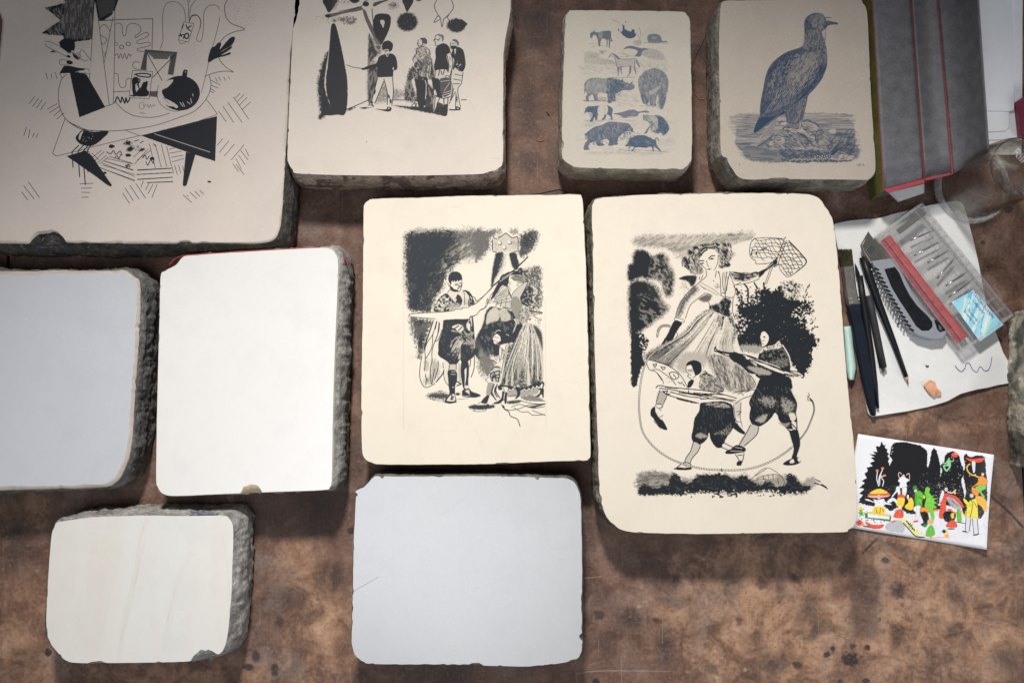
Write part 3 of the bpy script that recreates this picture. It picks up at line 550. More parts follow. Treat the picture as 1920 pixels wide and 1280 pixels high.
    c.h('240,900 380,740 435,910 430,1000 260,960', 30, 1.6, .5, v=.8, a=.8, t=.3)
    c.p('160,1060 230,1000 270,1010 300,1080 280,1150 200,1170 150,1200 135,1180', v=.35, e=2, r=1, t=.5); c.h('160,1060 270,1010 290,1150 150,1190', 110, 1.5, .5, v=.1, a=.7, t=.4)
    c.p('290,1040 360,1020 420,1080 420,1150 330,1165 310,1120', v=.2, e=2, r=.8, t=.5); c.h('290,1040 400,1040 420,1150 320,1160', 60, 1.3, .5, v=.9, a=.6, t=.4)
    c.b(195, 940, 22, 38, v=.15, r=.2); c.sp('175,900 330,960 330,1010 190,990', 30, .7, seed=5); c.l('340,1000 430,1015', 2)
    # stick
    c.l('638,395 520,510 450,570 330,650 215,750', 2.6, r=.3); c.ls('460,580 330,650|440,600 300,690', 1, v=.2, t=.3)
    c.ls('215,750 110,860 30,920 -30,970|0,880 20,910 40,925|-10,1110 60,1040 120,1010 160,950 185,870 220,820|70,1030 120,1000 150,900 160,910 150,960', 1.1)
    # lady head, ruff, bodice
    c.p('430,650 470,615 560,625 590,660 580,710 520,760 470,800 435,800 415,770 405,745 418,715 415,680', v=.03)
    c.p('425,655 470,615 560,622 595,660 590,700 540,715 500,690 470,680 440,650', v=.55, r=.8, t=.3); c.ls('435,650 500,630 580,650|450,660 520,650 590,680|460,668 530,670 585,700|480,620 570,630', 1)
    c.ls('418,700 435,698|415,720 435,722|405,742 415,745 410,755|412,768 430,772|420,785 435,800|510,715 525,725 515,740 500,735', 1)
    c.p('440,880 470,810 560,730 600,700 632,712 590,800 540,890 500,880', v=.08); c.h('440,880 470,810 600,700 632,712 540,890', 45, 1.8, .6, v=.85, a=.9, sm=0); c.ls('440,880 470,810 600,700 632,712 545,885', 1)
    c.p('445,890 520,880 560,950 580,1020 570,1100 510,1150 460,1060 435,1020', v=.2); c.h('445,890 520,880 580,1020 510,1150 435,1020', 20, 1.9, .7, v=1, a=.9); c.h('445,890 520,880 580,1020 510,1150 435,1020', 100, 2.1, .7, v=1, a=.9)
    c.p('560,1010 640,1000 700,1060 690,1130 620,1170 600,1200 530,1210 540,1120', v=.2, r=1); c.sp('550,1010 700,1020 700,1130 530,1210', 110, .8, v=1, seed=13); c.h('560,1010 700,1050 610,1170 530,1200', 160, 1.8, .7, v=1, a=.6)
    c.l('660,1040 740,1055 810,1066', 2.4); c.ls('700,1080 800,1080|700,1100 790,1150', .9)
    c.sp('700,960 800,900 800,1200 720,1200', 90, .7, a=.8, seed=21)
    # sleeve down to black glove
    c.p('470,1140 520,1150 500,1250 460,1330 430,1380 470,1260 490,1180', v=.12, r=.5); c.ls('470,1120 500,1150 480,1240|520,1150 500,1230 450,1330', .9)
    c.at(890, 600, 6.4)
    c.p('510,50 580,60 540,140 500,230 470,280 440,260 430,280 400,270 410,230 450,160 480,130', v=D, r=.4)
    # skirt
    c.p('600,50 650,30 700,50 760,130 810,220 825,740 780,730 700,750 650,790 560,800 480,790 400,780 300,770 330,620 370,460 400,290 470,280 520,200 560,110', v=.28, e=2, t=.5)
    c.p('700,60 800,140 815,360 770,230', v=.9, e=4, t=.2)
    for s_, w_, a_ in (('610,80 590,300 560,520 570,780', 7, .8), ('540,180 500,400 430,600 420,770', 6, .75), ('460,300 400,450 360,600 340,760', 6, .8), ('670,90 690,300 690,500 700,740', 7, .85),
                       ('640,120 640,300 610,560 610,790', 4, .6), ('740,150 760,330 790,560 770,730', 4, .7), ('420,300 380,500 340,740', 3, .8), ('520,330 480,560 490,780', 5, .7), ('720,200 740,400 730,720', 5, .7), ('560,150 540,350 500,560 520,760', 3, .8)):
        c.l(s_, w_, v=.9, a=a_, t=.75, w2=w_*1.5, r=.8)
    LG, RG = '600,60 520,200 430,400 350,600 310,770', '690,60 750,200 790,400 810,600 815,735'
    c.fl(LG, RG, 110, 1.5, v=1, a=.8, seed=5, t=.5); c.fl(LG, RG, 70, 1.3, v=.04, a=.8, seed=6, t=.5)
    c.ls('580,120 560,300 470,480 440,780|620,300 600,440 640,520 650,770|710,160 740,330 760,720|400,300 350,560 310,760|360,450 320,700', 1.6, v=.04, a=.8, t=.3); c.ls('400,290 360,480 310,640 295,770|300,770 420,790 560,805 660,785 700,750 780,735 825,742', 1)
    # hem with zigzag, boots
    c.p('290,780 400,785 480,800 560,810 650,795 720,752 828,745 828,800 790,830 690,860 600,900 560,870 540,900 480,880 400,860 350,830 290,840', v=D, r=.6)
    c.ls('560,850 600,830 625,850 650,820 680,845 700,800 730,830 745,790 770,815 800,780|400,860 420,830 440,850 460,820 480,850', 1.8, v=.05, sm=0)
    c.p('400,860 480,830 520,840 600,850 700,830 760,820 760,880 640,910 400,915', v=.5, e=3, r=1.5, t=.6)
    c.p('335,850 385,860 390,900 380,990 360,1000 350,960 300,1000 240,1005 230,990 280,970 320,930', v=D, r=.3); c.l('360,870 350,950', 1.2, v=.1)
    c.p('330,800 400,810 385,860 345,850', v=.05); c.l('340,800 360,850', 1)
    c.p('460,790 490,790 540,830 545,890 520,930 490,945 480,940 510,900 500,840', v=D, r=.4); c.sp('465,790 500,810 490,835 470,820', 12, .7, v=.1, seed=3)
    c.p('790,820 828,820 828,925 815,925 800,890 760,930 700,930 695,922 750,900 780,870', v=D, r=.4); c.l('810,770 800,810', 3, v=.1)
    c.ls('400,915 500,900|560,930 640,960 840,970|390,985 500,960 600,980 700,1000 840,1010|350,1060 420,1080 540,1060 640,1020 760,1010 840,1000|440,1040 540,1010 640,1040 720,1055 840,1035|470,1050 560,1100 640,1100 700,1140 840,1130|690,1080 760,1110 845,1140', 1.2)
    c.p('390,970 480,965 560,955 540,985 470,1000 385,1000', v=.9, e=3, r=1, t=.3); c.p('560,925 700,900 830,960 700,970 600,950', v=.7, e=4, r=1, t=.6); c.p('600,1030 680,1030 840,1000 835,1010 700,1055', v=.9, r=.5)
    c.l('320,1010 345,1040 360,1070 405,1095 430,1150 490,1175 520,1200 545,1275', 1.6)
    c.b(345, 1040, 16, 26, g=-30, f=.3)
    # child
    c.b(310, 205, 92, 92, v=.97, f=.12, r=.08); c.p('235,190 265,165 310,185 320,230 290,262 250,285 232,270 228,245 218,225', v=.05)
    c.ls('240,160 260,135 290,120 310,130|235,195 225,230 235,250 232,270 250,285|245,205 255,200|240,245 252,247|265,210 285,205|380,170 410,185', 1.1, v=.15); c.ls('240,205 254,203|262,212 284,207|240,245 254,247|262,262 275,262', 1)
    c.p('260,160 300,150 330,200 320,250 300,190', v=D, r=.5); c.p('225,300 300,300 330,290 300,400 250,420 230,380', v=D, r=1, e=2)
    c.p('300,310 380,280 400,290 370,400 350,520 320,640 300,770 240,760 230,560 280,470 290,400', v=.06)
    c.ls('300,310 290,400 300,480|330,340 320,440 300,500|380,290 360,400 320,640|310,330 355,370 325,360|300,500 250,520 200,580 190,650|330,380 350,420 330,470', 1.1)
    c.p('180,430 210,415 240,450 285,480 300,495 270,510 230,480 190,470', v=.05); c.ls('180,440 200,430 190,460|205,415 215,440|235,460 280,485|190,472 230,485 265,510', 1); c.b(272, 492, 18, 14, v=.02)
    c.p('190,640 200,580 260,540 310,560 320,620 300,740 250,750 220,740 190,700', v=.3, r=.6); c.ls('200,600 240,560 300,570|190,650 230,620 240,660 200,690|250,620 300,610 290,650 250,660|215,700 250,680 290,700|240,640 260,730|195,640 190,700 220,745|300,660 280,740|220,650 215,720', 2.2)
    c.p('130,715 175,680 185,680 200,730 240,750 210,770 160,745', v=.03); c.ls('130,715 175,680|130,715 155,745 210,768', .9)
    c.p('160,760 235,770 190,900 165,915 140,905', v=.1); c.h('160,760 235,770 190,900 140,905', 50, 1.7, .5, v=1); c.h('160,760 235,770 190,900 140,905', 130, 1.7, .5, v=1)
    c.p('135,910 175,910 150,990 125,1000 75,985', v=D, r=.3); c.ls('45,998 75,985 130,1002', 1)
    c.ls('235,770 210,830 215,900 260,960|270,770 255,850 300,930|250,800 240,860 270,920', 2.2, r=.3); c.p('200,850 225,880 240,940 200,900', v=.9, r=1)
    c.at(760, 590, 6.4)
    c.p('755,1110 800,1080 900,1075 960,1080 1050,1075 1070,1110 960,1135 830,1140', v=.95, e=3, r=2, t=.4); c.l('810,1150 880,1160 960,1155', 1, t=.4)
    # boy: ground shadow, wings
    c.p('260,980 330,940 440,930 520,960 500,1010 380,1010', v=.9, e=7, r=2, t=.6); c.b(630, 950, 40, 25, t=.5); c.ls('400,925 430,910 460,925|260,1000 480,1045 600,1020 760,1000', 1, t=.5, a=.7)
    c.p('340,65 460,85 450,180 400,300 400,430 395,560 460,650 440,720 350,820 240,870 190,820 170,720 190,560 230,420 270,250', v=.03)
    c.p('320,540 400,580 400,700 330,800 260,830 220,800 300,700', v=.45, e=9, r=3, t=.75); c.p('230,560 270,540 280,640 240,680', v=.4, e=6, r=2, t=.7)
    c.ls('335,70 300,180 250,310 225,420|375,80 345,190 320,250 265,330 235,420 240,520 230,670|405,90 385,250 350,330 320,440 320,560 300,650 310,830|380,80 360,170|330,230 320,380 280,470 245,520|440,180 400,290 360,320|410,100 400,200 350,330|240,710 250,770 245,840|200,500 180,600 172,720 190,810 235,870 290,860 355,825|270,790 240,740|350,650 320,830|395,560 390,650 350,780', 1.4)
    c.ls('335,70 300,180 262,290 230,400', 2.2); c.l('370,805 440,720 468,655', 2.2)
    c.p('455,570 520,560 530,780 520,850 480,790', v=.1, t=.3); c.ls('450,570 455,640|465,655 460,720 480,800 520,850|640,580 655,640 665,780', 1.2); c.p('630,620 670,600 670,800 640,800', v=.35, e=3, t=.6)
    c.ls('785,540 775,620|828,500 825,640 790,745', 1.6); c.ls('620,800 670,830 620,850', 2.4, sm=0)
    # breeches
    c.p('455,90 480,60 760,50 740,100 780,40 805,50 830,230 835,340 850,410 830,490 770,545 755,560 765,640 755,830 765,890 720,900 690,860 665,700 670,570 655,540 620,590 600,600 540,600 500,560 400,490 395,420 400,320 440,200', v=D, r=.4)
    c.p('560,150 620,115 680,130 700,170 660,210 600,170', v=.12, r=1); c.ls('590,165 640,130|640,185 680,145|520,108 560,110', 2, v=.97)
    c.p('735,110 765,95 790,150 770,195 740,160', v=.08, r=.8); c.l('745,40 790,30 785,90 800,160', 3, v=.97); c.p('770,40 795,35 800,140 780,100', v=.2, r=.3)
    for s_ in ('640,260 570,310 545,380', '660,310 600,340 560,430', '690,300 630,360 580,400', '700,190 740,230 820,220', '790,200 800,250', '670,220 640,210 560,190', '770,290 820,310 830,400', '740,340 700,350'):
        c.l(s_, 3, v=.45, a=.7, t=.7)
    c.p('640,340 690,320 680,350 660,400 660,520 630,525 655,440', v=.25, r=1, e=2, t=.5); c.p('720,320 820,310 830,350 740,360', v=.5, e=4, t=.7, a=.7)
    c.fl('690,230 620,300 560,420 470,480', '690,330 650,400 640,470 620,540', 26, 1.6, v=.35, a=.6, seed=7, t=.6); c.fl('700,230 780,250 830,330 830,400', '690,320 740,350 790,430 780,500', 18, 1.5, v=.4, a=.6, seed=8, t=.6)
    c.m('460,120 760,120 840,400 760,540 600,590 400,440', 55, 10, 4, v=.6, a=.4, thr=.74, seed=36)
    # legs
    c.p('535,600 610,600 605,670 525,670', v=.3, r=.5, t=.4); c.ls('530,600 520,670|612,600 610,660', 1.3)
    c.p('512,670 610,672 622,780 600,850 598,950 605,1040 490,1050 475,1020 525,950 520,850 512,760', v=D, r=.3); c.ls('550,712 600,715|555,685 600,682', 1, v=.2)
    c.p('560,950 590,960 595,1030 520,1035 500,1020', v=.12, r=.5); c.ls('555,1000 580,985|545,1010 570,1015|560,960 555,1010', 2.4); c.l('480,1045 540,1055 608,1042', 3); c.b(572, 868, 10, 9, v=.1)
    c.p('712,660 745,645 735,750 725,850 712,850 715,750', v=.04); c.l('745,650 740,760 725,850', 3.2); c.p('712,850 750,850 760,880 720,885', v=.1)
    c.p('690,900 760,885 800,920 870,945 908,968 860,990 760,990 690,980 680,950', v=D, r=.3); c.p('720,910 760,900 770,950 730,930', v=.2, r=.6); c.l('690,970 740,975 780,965', 1, v=.3)
    # tunic
    c.at(750, 420, 6.4)
    c.p('570,820 600,790 640,815 720,790 760,790 830,810 870,860 900,880 930,930 880,975 820,985 740,1000 700,1020 640,1030 560,1045 400,1055 410,1000 450,920 490,870', v=.12, r=.5, t=.3)
    c.p('550,830 600,870 650,930 660,960 600,1000 580,1045 420,1050 410,1000 450,920 490,870', v=.95, r=.8, e=1.5); c.sp('430,880 620,900 600,1000 430,1040', 22, 1.3, v=.15, seed=4, el=2.4)
    c.ls('540,860 500,900 520,980|470,930 450,990 480,1020|590,880 560,920|430,1020 480,1010 520,1040|560,1020 600,990', 1.6, v=.12)
    c.p('670,930 690,840 740,890 750,930 720,985 680,980 650,960', v=.93, r=1.2, t=.2); c.l('690,850 665,900', 1)
    c.p('600,960 700,960 720,1000 640,1010 600,1040', v=.6, e=5, r=2, t=.7); c.b(790, 930, 25, 60, v=.5, a=.7, f=.9, t=.7)
    c.p('760,790 830,810 870,870 890,930 900,970 820,985 815,920 830,870 800,830', v=.95, r=.8); c.ls('830,860 850,900 890,930|760,800 775,860 770,970|840,840 870,880', 1.3, v=.95); c.ls('845,870 860,900', 1.4, v=.1)
    c.ls('870,870 900,885 910,915 940,930|570,820 600,785', 1.2)
    c.p('640,1030 700,1020 770,1005 780,1040 700,1045', v=.15, t=.4)
    c.m('420,900 640,900 700,1000 420,1040', 60, 6, 3, v=.1, a=.7, thr=.62, seed=37); c.m('760,820 900,930 820,985', 60, 6, 3, v=.15, a=.7, thr=.6, seed=38)
    # head
    c.p('600,700 640,690 740,690 745,740 720,800 690,812 640,800 600,790 605,740', v=.04); c.p('600,740 605,790 650,812 700,812 690,790 650,780 620,750', v=.95, r=.5)
    c.p('578,660 590,610 625,575 680,570 730,600 748,650 740,700 735,670 700,690 690,670 670,700 655,680 640,700 625,680 612,720 600,745 590,700', v=D, r=.4, e=.8)
    c.b(588, 722, 16, 20, v=.05); c.ls('575,710 585,742 600,745', 1.2); c.ls('660,725 690,718|705,712 735,705|665,735 700,732', 1.4); c.ls('735,720 738,745 720,755|690,765 720,762|690,780 710,778|745,700 742,740 720,800 690,812', 1.2); c.p('700,740 735,735 735,755 705,765', v=.7, t=.4)
    # the big pointed thing he holds
    c.p('110,1095 125,1080 300,1065 500,1055 640,1038 665,1020 740,1020 820,1000 830,980 890,965 940,930 1020,850 1130,740 1105,800 1040,900 1020,1000 965,1030 920,1080 880,1100 850,1105 830,1130 740,1140 560,1130 340,1130 140,1110', v=.0)
    c.ls('830,985 890,965 940,930 1020,850 1110,760|110,1095 125,1080 300,1065 500,1055 640,1038 665,1020 690,1022 740,1020 750,1002 820,1000 830,980|110,1095 140,1112 340,1130 420,1135|850,1105 890,1100 920,1085 965,1030 1010,1010 1030,980', 1.2)
    c.ls('850,1105 835,1140 850,1200 845,1260 860,1280|870,1110 880,1200 885,1280', 1.6)
    c.at(0, 0, 1)
    c.ls('757,436 757,805|1022,560 1024,800', .45, a=.4)
    R = np.random.RandomState(2); c.at(0, 0, 1)
    for i in range(26):
        x, y = 690+R.rand()*400, 375+R.rand()*480; c.b(x, y, 6+R.rand()*30, 4+R.rand()*16, g=R.rand()*180, a=.018+.03*R.rand(), f=.9, r=.4)
    for i in range(14):
        x, y = 690+R.rand()*400, 375+R.rand()*480; c.l([(x, y), (x+R.randn()*26, y+R.randn()*26)], .7, a=.10, t=.3, sm=0)
    return c

def draw_rope_girl():
    c = Canvas(1108, 360, 1610, 1002, TOP, res=1.7); D = .98; c.at(1160, 420, 4.8)
    # sky wash
    c.p('150,120 300,95 500,105 700,100 950,90 1190,75 1195,130 1050,170 1010,200 1030,300 900,330 600,330 450,220 200,210 140,160', v=.42, e=9, r=5, t=.75)
    c.h('150,120 700,100 1190,80 1190,130 1020,200 1000,300 560,330 430,210 150,190', 150, 2.4, .7, v=.75, a=.5, t=.6); c.b(1010, 100, 60, 14, v=.8, a=.7, t=.7); c.b(400, 160, 130, 50, v=.6, a=.4, f=1, t=.8)
    c.m('150,120 300,95 700,100 1190,80 1190,130 1040,180 1020,300 560,330 430,220 150,200', 155, 26, 4, v=.85, a=.6, thr=.55, e=6, seed=1); c.m('150,120 300,95 700,100 1190,80 1190,130 1040,180 1020,300 560,330 430,220 150,200', 150, 20, 5, v=.03, a=.7, thr=.62, e=6, seed=2)
    # clouds left
    c.p('130,300 150,245 230,240 300,290 350,270 400,265 440,300 460,370 490,420 500,520 480,620 440,660 400,600 390,540 330,500 260,500 200,480 95,505 85,430 95,370 130,355', v=.88, e=9, r=3, t=.4)
    c.p('130,300 150,245 230,240 290,290 320,380 280,470 200,480 95,505 85,430 95,370 130,355', v=D, e=6, r=2, t=.25)
    c.b(375, 290, 40, 26, a=.8, f=.7, t=.5); c.b(380, 390, 80, 80, a=.6, f=1, t=.6); c.b(460, 540, 40, 100, a=.6, f=.9, t=.6)
    c.p('100,560 160,510 260,520 340,560 400,700 450,750 400,820 330,870 250,930 160,985 110,990 100,890 95,700', v=.92, e=11, r=2.5, t=.35)
    c.p('100,560 160,510 240,530 260,640 340,720 330,850 240,930 160,985 110,990 100,890 95,700', v=D, e=8, r=2, t=.25)
    c.b(300, 720, 110, 60, a=.7, f=.9, t=.6); c.b(210, 640, 60, 50, v=.7, a=.5, f=1, t=.6)
    c.p('110,1010 160,985 210,980 260,1030 270,1080 240,1150 220,1190 230,1260 200,1300 170,1420 150,1460 115,1440 110,1200', v=D, e=2, r=2.5, t=.15); c.sp('190,990 270,1040 250,1180 200,1160', 40, 1.0, v=.05, seed=4, el=2.2)
    c.m('320,270 440,290 500,520 460,640 400,560 330,500 260,480', 60, 9, 5, v=.25, a=.6, thr=.6, e=5, seed=3); c.m('260,640 430,740 330,870 220,930 180,760', 30, 12, 6, v=.35, a=.6, thr=.6, e=6, seed=4); c.m('110,260 300,290 300,480 110,490', 45, 8, 6, v=.8, a=.2, thr=.7, seed=5, e=5)
    # tree right, leafy
    T = '1060,610 1110,640 1130,690 1180,700 1190,650 1240,640 1230,590 1300,590 1330,580 1400,600 1450,560 1540,515 1620,550 1640,620 1620,680 1700,690 1740,740 1720,810 1640,830 1690,880 1710,960 1770,1010 1780,1080 1730,1150 1740,1240 1690,1330 1640,1360 1500,1200 1300,1130 1200,1150 1060,1130 1000,1110 1000,1060 1060,1040 1070,960 1030,900 1080,860 1070,760 1090,700'
    c.p(T, v=D, e=1.5, r=7, t=.1)
    c.sp('1480,520 1640,540 1640,680 1500,650', 150, 1.1, v=.03, seed=6, el=1.8); c.sp('1060,600 1250,590 1250,740 1080,740', 60, 1.1, v=.03, seed=16, el=2); c.sp('1560,790 1740,680 1740,820 1600,900', 60, 1.2, v=.03, seed=8, el=2); c.sp('1060,850 1180,860 1100,1000 1020,950', 50, 1.1, v=.03, seed=9, el=2)
    c.sp('1100,640 1700,640 1720,1100 1060,1100', 60, .6, v=.25, seed=10, el=2); c.sp('1620,680 1760,690 1800,1120 1720,1200', 90, 1.3, v=1, seed=30); c.sp('1000,1000 1090,560 1200,600 1080,1100', 90, 1.2, v=1, seed=31); c.sp('1420,560 1540,500 1660,560 1640,620', 70, 1.0, v=1, seed=32)
    c.p('1030,1100 1280,1090 1300,1150 1200,1160', v=.5, e=6, t=.7, r=2)
    c.ls('1130,540 1160,580 1165,650 1160,700|1220,530 1250,580|1305,530 1310,600|1320,580 1300,620|1060,580 1080,620', 3, r=.5); c.ls('1718,540 1680,610 1700,620 1670,680|1700,560 1690,600|1720,545 1710,575', 1.2)
    c.m(T, 30, 7, 4, v=.5, a=.25, thr=.8, seed=6, e=4); c.m('1480,520 1650,540 1650,680 1480,660', 20, 5, 3.5, v=.02, a=.95, thr=.6, seed=7, e=2)
    # butterfly net
    c.p('1180,240 1190,170 1230,130 1350,120 1490,130 1510,115 1530,150 1600,230 1685,340 1670,370 1600,430 1530,475 1500,465 1450,400 1440,350 1430,310 1380,345 1240,360 1230,330 1190,300', v=.02)
    c.ls('1220,135 1190,170 1178,240 1190,300 1235,335 1240,360 1350,352 1430,320|1220,130 1350,122 1480,132 1500,118|1530,150 1570,200 1640,270 1685,340 1650,390 1590,440 1525,475 1490,455 1450,400 1440,340', 1.2, r=.3); c.ls('1530,150 1640,265 1690,345 1600,430', 1.8, t=.4)
    R = np.random.RandomState(5); G = {}
    for i in range(13):
        for j in range(11): G[i, j] = (1195+i*40+R.randn()*7+(j % 2)*18, 140+j*32+R.randn()*7)
    net = catmull(pts_of('1185,240 1195,170 1240,132 1490,130 1530,150 1680,340 1600,420 1520,465 1450,395 1440,345 1430,320 1260,345 1240,330 1195,300'), True, 3)
    def inside(x, y):
        r = False; m = len(net)
        for i in range(m):
            ax, ay = net[i]; bx, by = net[(i+1) % m]
            if (ay > y) != (by > y) and x < (bx-ax)*(y-ay)/(by-ay)+ax: r = not r
        return r
    for (i, j), (x, y) in G.items():
        for q in ((i+1, j), (i+(j % 2), j+1)):
            if q in G and inside(x, y) and inside(*G[q]): c.l([(x, y), ((x+G[q][0])/2+R.randn()*3, (y+G[q][1])/2+R.randn()*3), G[q]], 1.1 if x < 1430 else 1.35, a=.9)
    c.ls('1205,230 1190,280|1330,215 1270,240|1245,250 1235,275', 2); c.ls('1490,140 1450,240 1420,330|1510,150 1470,260 1440,340|1480,170 1500,180|1465,220 1485,225', 1.2)
    # arm with glove and net handle
    c.ls('1385,390 1330,540|1365,400 1315,540', 1.1); c.p('1250,440 1320,400 1380,340 1410,320 1430,345 1400,380 1330,420 1270,480', v=D, r=.8, t=.1); c.ls('1330,400 1390,350|1340,415 1400,370', 1, v=.2); c.ls('1380,350 1420,310|1400,385 1440,360', 2)
    c.p('995,430 1090,440 1180,440 1250,430 1265,480 1240,500 1100,530 1040,545 1010,480', v=.04); c.p('995,428 1090,438 1180,445 1250,435 1240,470 1170,500 1110,510 1040,490', v=.95, e=4, r=2, t=.35); c.h('1040,480 1180,470 1180,510 1060,515', 80, 1.2, .6, v=.9, t=.2)
    c.ls('995,430 1090,440 1180,445 1245,432 1265,480|1035,550 1120,540 1200,520 1250,500 1265,490|1060,545 1100,525', 1.2)
    # hair
    c.p('570,370 580,310 640,250 650,215 730,200 750,175 830,160 920,175 940,170 1010,175 1000,215 990,260 1000,330 970,380 930,400 900,390 895,290 860,215 780,225 720,290 725,360 760,410 745,450 650,450 645,420 600,390', v=.35, e=2, r=2, t=.5)
    for x, y, rx, ry, g in ((650, 250, 40, 30, -30), (610, 330, 40, 40, -40), (780, 195, 60, 25, -5), (870, 185, 50, 22, 5), (970, 190, 45, 26, 0), (955, 245, 38, 30, 20), (950, 300, 30, 30, 0), (740, 240, 40, 30, -30), (610, 385, 30, 16, 20), (940, 365, 50, 22, -40), (690, 215, 40, 22, -20), (985, 370, 30, 26, -50)):
        c.b(x, y, rx, ry, g=g, v=D, a=.95, f=.5, r=.3, t=.2)
    c.h('640,280 720,290 760,420 740,450 660,440 600,380', 70, 1.5, .6, v=.95, a=.9, t=.2, r=1); c.h('890,220 1000,240 990,360 920,390', 110, 1.5, .6, v=.9, a=.8, t=.3)
    c.ls('575,380 570,340 590,300|650,440 645,410 620,400|690,250 660,300 680,340|735,440 745,400|640,300 620,350 640,390|700,270 680,330 700,400 730,440|1000,180 1012,240 1000,330', 1.4)
    c.m('600,340 650,215 760,180 880,165 1010,180 1000,350 900,395 880,260 780,230 730,290 750,440 650,440', 70, 9, 3.2, v=1, a=.95, thr=.52, seed=8, e=3); c.m('600,340 650,215 760,180 880,165 1010,180 1000,350 900,395 880,260 780,230 730,290 750,440 650,440', 60, 9, 3, v=.04, a=.9, thr=.68, seed=9, e=3)
    # face
    c.p('720,300 760,250 820,215 880,230 900,290 895,350 870,410 830,430 790,410 760,370 725,345', v=.02)
    c.ls('895,280 892,340 870,400 835,432 800,420 760,380 728,350 722,320', 1); c.ls('810,310 835,288 862,285|730,330 765,330', 2); c.ls('820,320 840,308 855,315|738,355 765,350', 1.4); c.b(838, 312, 16, 12, v=.9, f=.6); c.b(752, 355, 16, 10, v=.9, f=.6); c.ls('790,330 802,375 815,382|800,405 815,412 832,398', 1.1); c.b(815, 405, 16, 6, v=.8, f=.5); c.b(745, 372, 16, 14, v=.5, a=.5, f=1)
    c.p('718,310 715,260 740,215 800,190 870,195 905,225 895,262 870,235 820,222 770,250 745,280 730,310', v=.75, e=2, r=2, t=.35)
    c.ls('730,290 745,245 790,215 850,210|720,270 760,225 820,205|860,205 900,225 900,260|745,285 760,255 800,230', 2.0, r=.5); c.ls('735,260 780,225|800,205 850,200|870,215 890,240', 1, v=.05)
    # neck, bodice, chest
    c.p('770,420 880,415 900,430 990,430 1035,540 1050,600 1030,660 1040,800 960,840 820,760 830,700 770,630 700,580 720,500 760,470', v=.03)
    c.ls('785,420 792,460 770,490 730,520 690,560|880,420 870,480|900,425 915,500 920,620|760,460 740,500|730,470 725,500|975,430 960,520 955,620|1000,440 975,540 960,630|895,430 905,450|940,440 935,520 945,600|1000,450 1035,540 1050,600 1035,655 990,660 960,650|1030,660 1025,740 1020,800 980,835|1035,560 1075,620|915,640 940,615 960,640 945,655 920,640|985,480 970,600', 1.2)
    c.ls('730,520 800,560 870,600 905,635|740,560 820,600 890,640|700,580 770,615 840,640|720,540 780,590', 1, a=.8); c.b(888, 560, 40, 34, v=.7, a=.7, f=1, t=.7); c.b(955, 470, 34, 70, v=.6, a=.5, f=1, t=.8); c.b(855, 512, 7, 7); c.b(800, 640, 60, 26, g=20, v=.8, a=.8, f=.9, t=.5)
    c.p('545,490 620,462 700,465 700,500 680,545 650,560 620,520', v=.93, e=3, r=1, t=.3); c.l('545,490 600,470', 1.5); c.b(600, 560, 60, 60, v=.45, a=.5, f=1, t=.8)
    # sash / waist
    c.p('820,735 900,710 940,670 970,665 1010,700 1000,760 1000,820 960,830 880,790 825,765', v=D, e=3, r=1.5, t=.25); c.ls('720,680 800,695 820,740 815,770|1010,700 990,660|1030,800 1050,860|980,835 1020,830', 1.2)
    c.p('720,660 770,640 830,650 815,690 760,700', v=.8, e=4, r=1, t=.5)
    c.m('1000,430 1240,440 1200,500 1040,520', 10, 10, 3, v=.05, a=.8, thr=.62, seed=10); c.m('820,735 940,670 1000,700 1000,820 880,790', 60, 10, 3, v=.3, a=.7, thr=.68, seed=11)
    # left arm and glove
    c.p('680,560 780,600 770,640 700,680 640,720 610,820 590,860 510,840 530,770 580,680 640,600', v=.03); c.p('680,560 720,590 660,650 610,710 570,800 530,840 525,800 560,700 620,620', v=.8, e=7, r=1.5, t=.5)
    c.ls('680,560 620,620 560,700 530,770 510,840|780,620 700,680 645,730 620,790 600,850', 1.2); c.p('508,840 585,860 580,885 505,865', v=.03); c.ls('508,840 585,862 580,885 505,865 508,840', 1)
    c.p('500,870 570,890 540,940 510,990 490,1040 470,1070 450,1120 430,1120 425,1070 400,1100 380,1095 400,1050 440,990', v=D, r=.5); c.ls('460,1070 440,1110|520,970 530,1000 510,1030', 1.2); c.l('430,1050 415,1085', 1, v=.2)
    # curl of rope end at glove
    c.ls('345,1020 350,960 380,920 430,905 465,915|360,1000 365,960 395,925 440,920 460,930|345,1020 340,990|360,1000 345,1022', 1); c.h('340,960 380,905 460,905 460,930 390,930 360,980', 60, 1.8, .8, v=.9)
    # skirt
    c.p('815,770 880,800 1000,840 1040,880 1060,1000 1100,1140 1180,1300 1240,1400 1280,1480 1100,1500 800,1500 500,1350 250,1250 235,1210 260,1160 400,1080 560,1010 620,930 700,840', v=.06)
    c.p('820,775 850,800 790,900 700,1000 600,1120 500,1250 430,1300 240,1230 260,1160 420,1075 520,1050 610,960 700,850', v=.8, e=10, r=2.5, t=.5)
    c.p('760,810 790,820 700,930 560,1080 400,1180 300,1210 280,1170 480,1060 620,960', v=.95, e=12, r=2, t=.4); c.h('820,775 850,800 700,1000 520,1230 260,1230 420,1075 610,960', 135, 2.4, .8, v=.1, a=.55, t=.5)
    c.p('880,830 1000,850 1040,900 1040,1000 960,1100 860,1100 740,1080 800,960', v=.85, e=10, r=3, t=.5); c.h('870,830 1030,860 1050,1060 900,1130 720,1110 800,960', 10, 1.5, .7, v=.95, a=.8, t=.35, r=2); c.p('700,1100 860,1090 1000,1090 1020,1150 860,1230 720,1230', v=.45, e=8, r=4, t=.75)
    c.p('840,810 880,830 800,960 700,1130 620,1240 540,1270 640,1100 760,930', v=.03, e=6, r=1.5, t=.3)
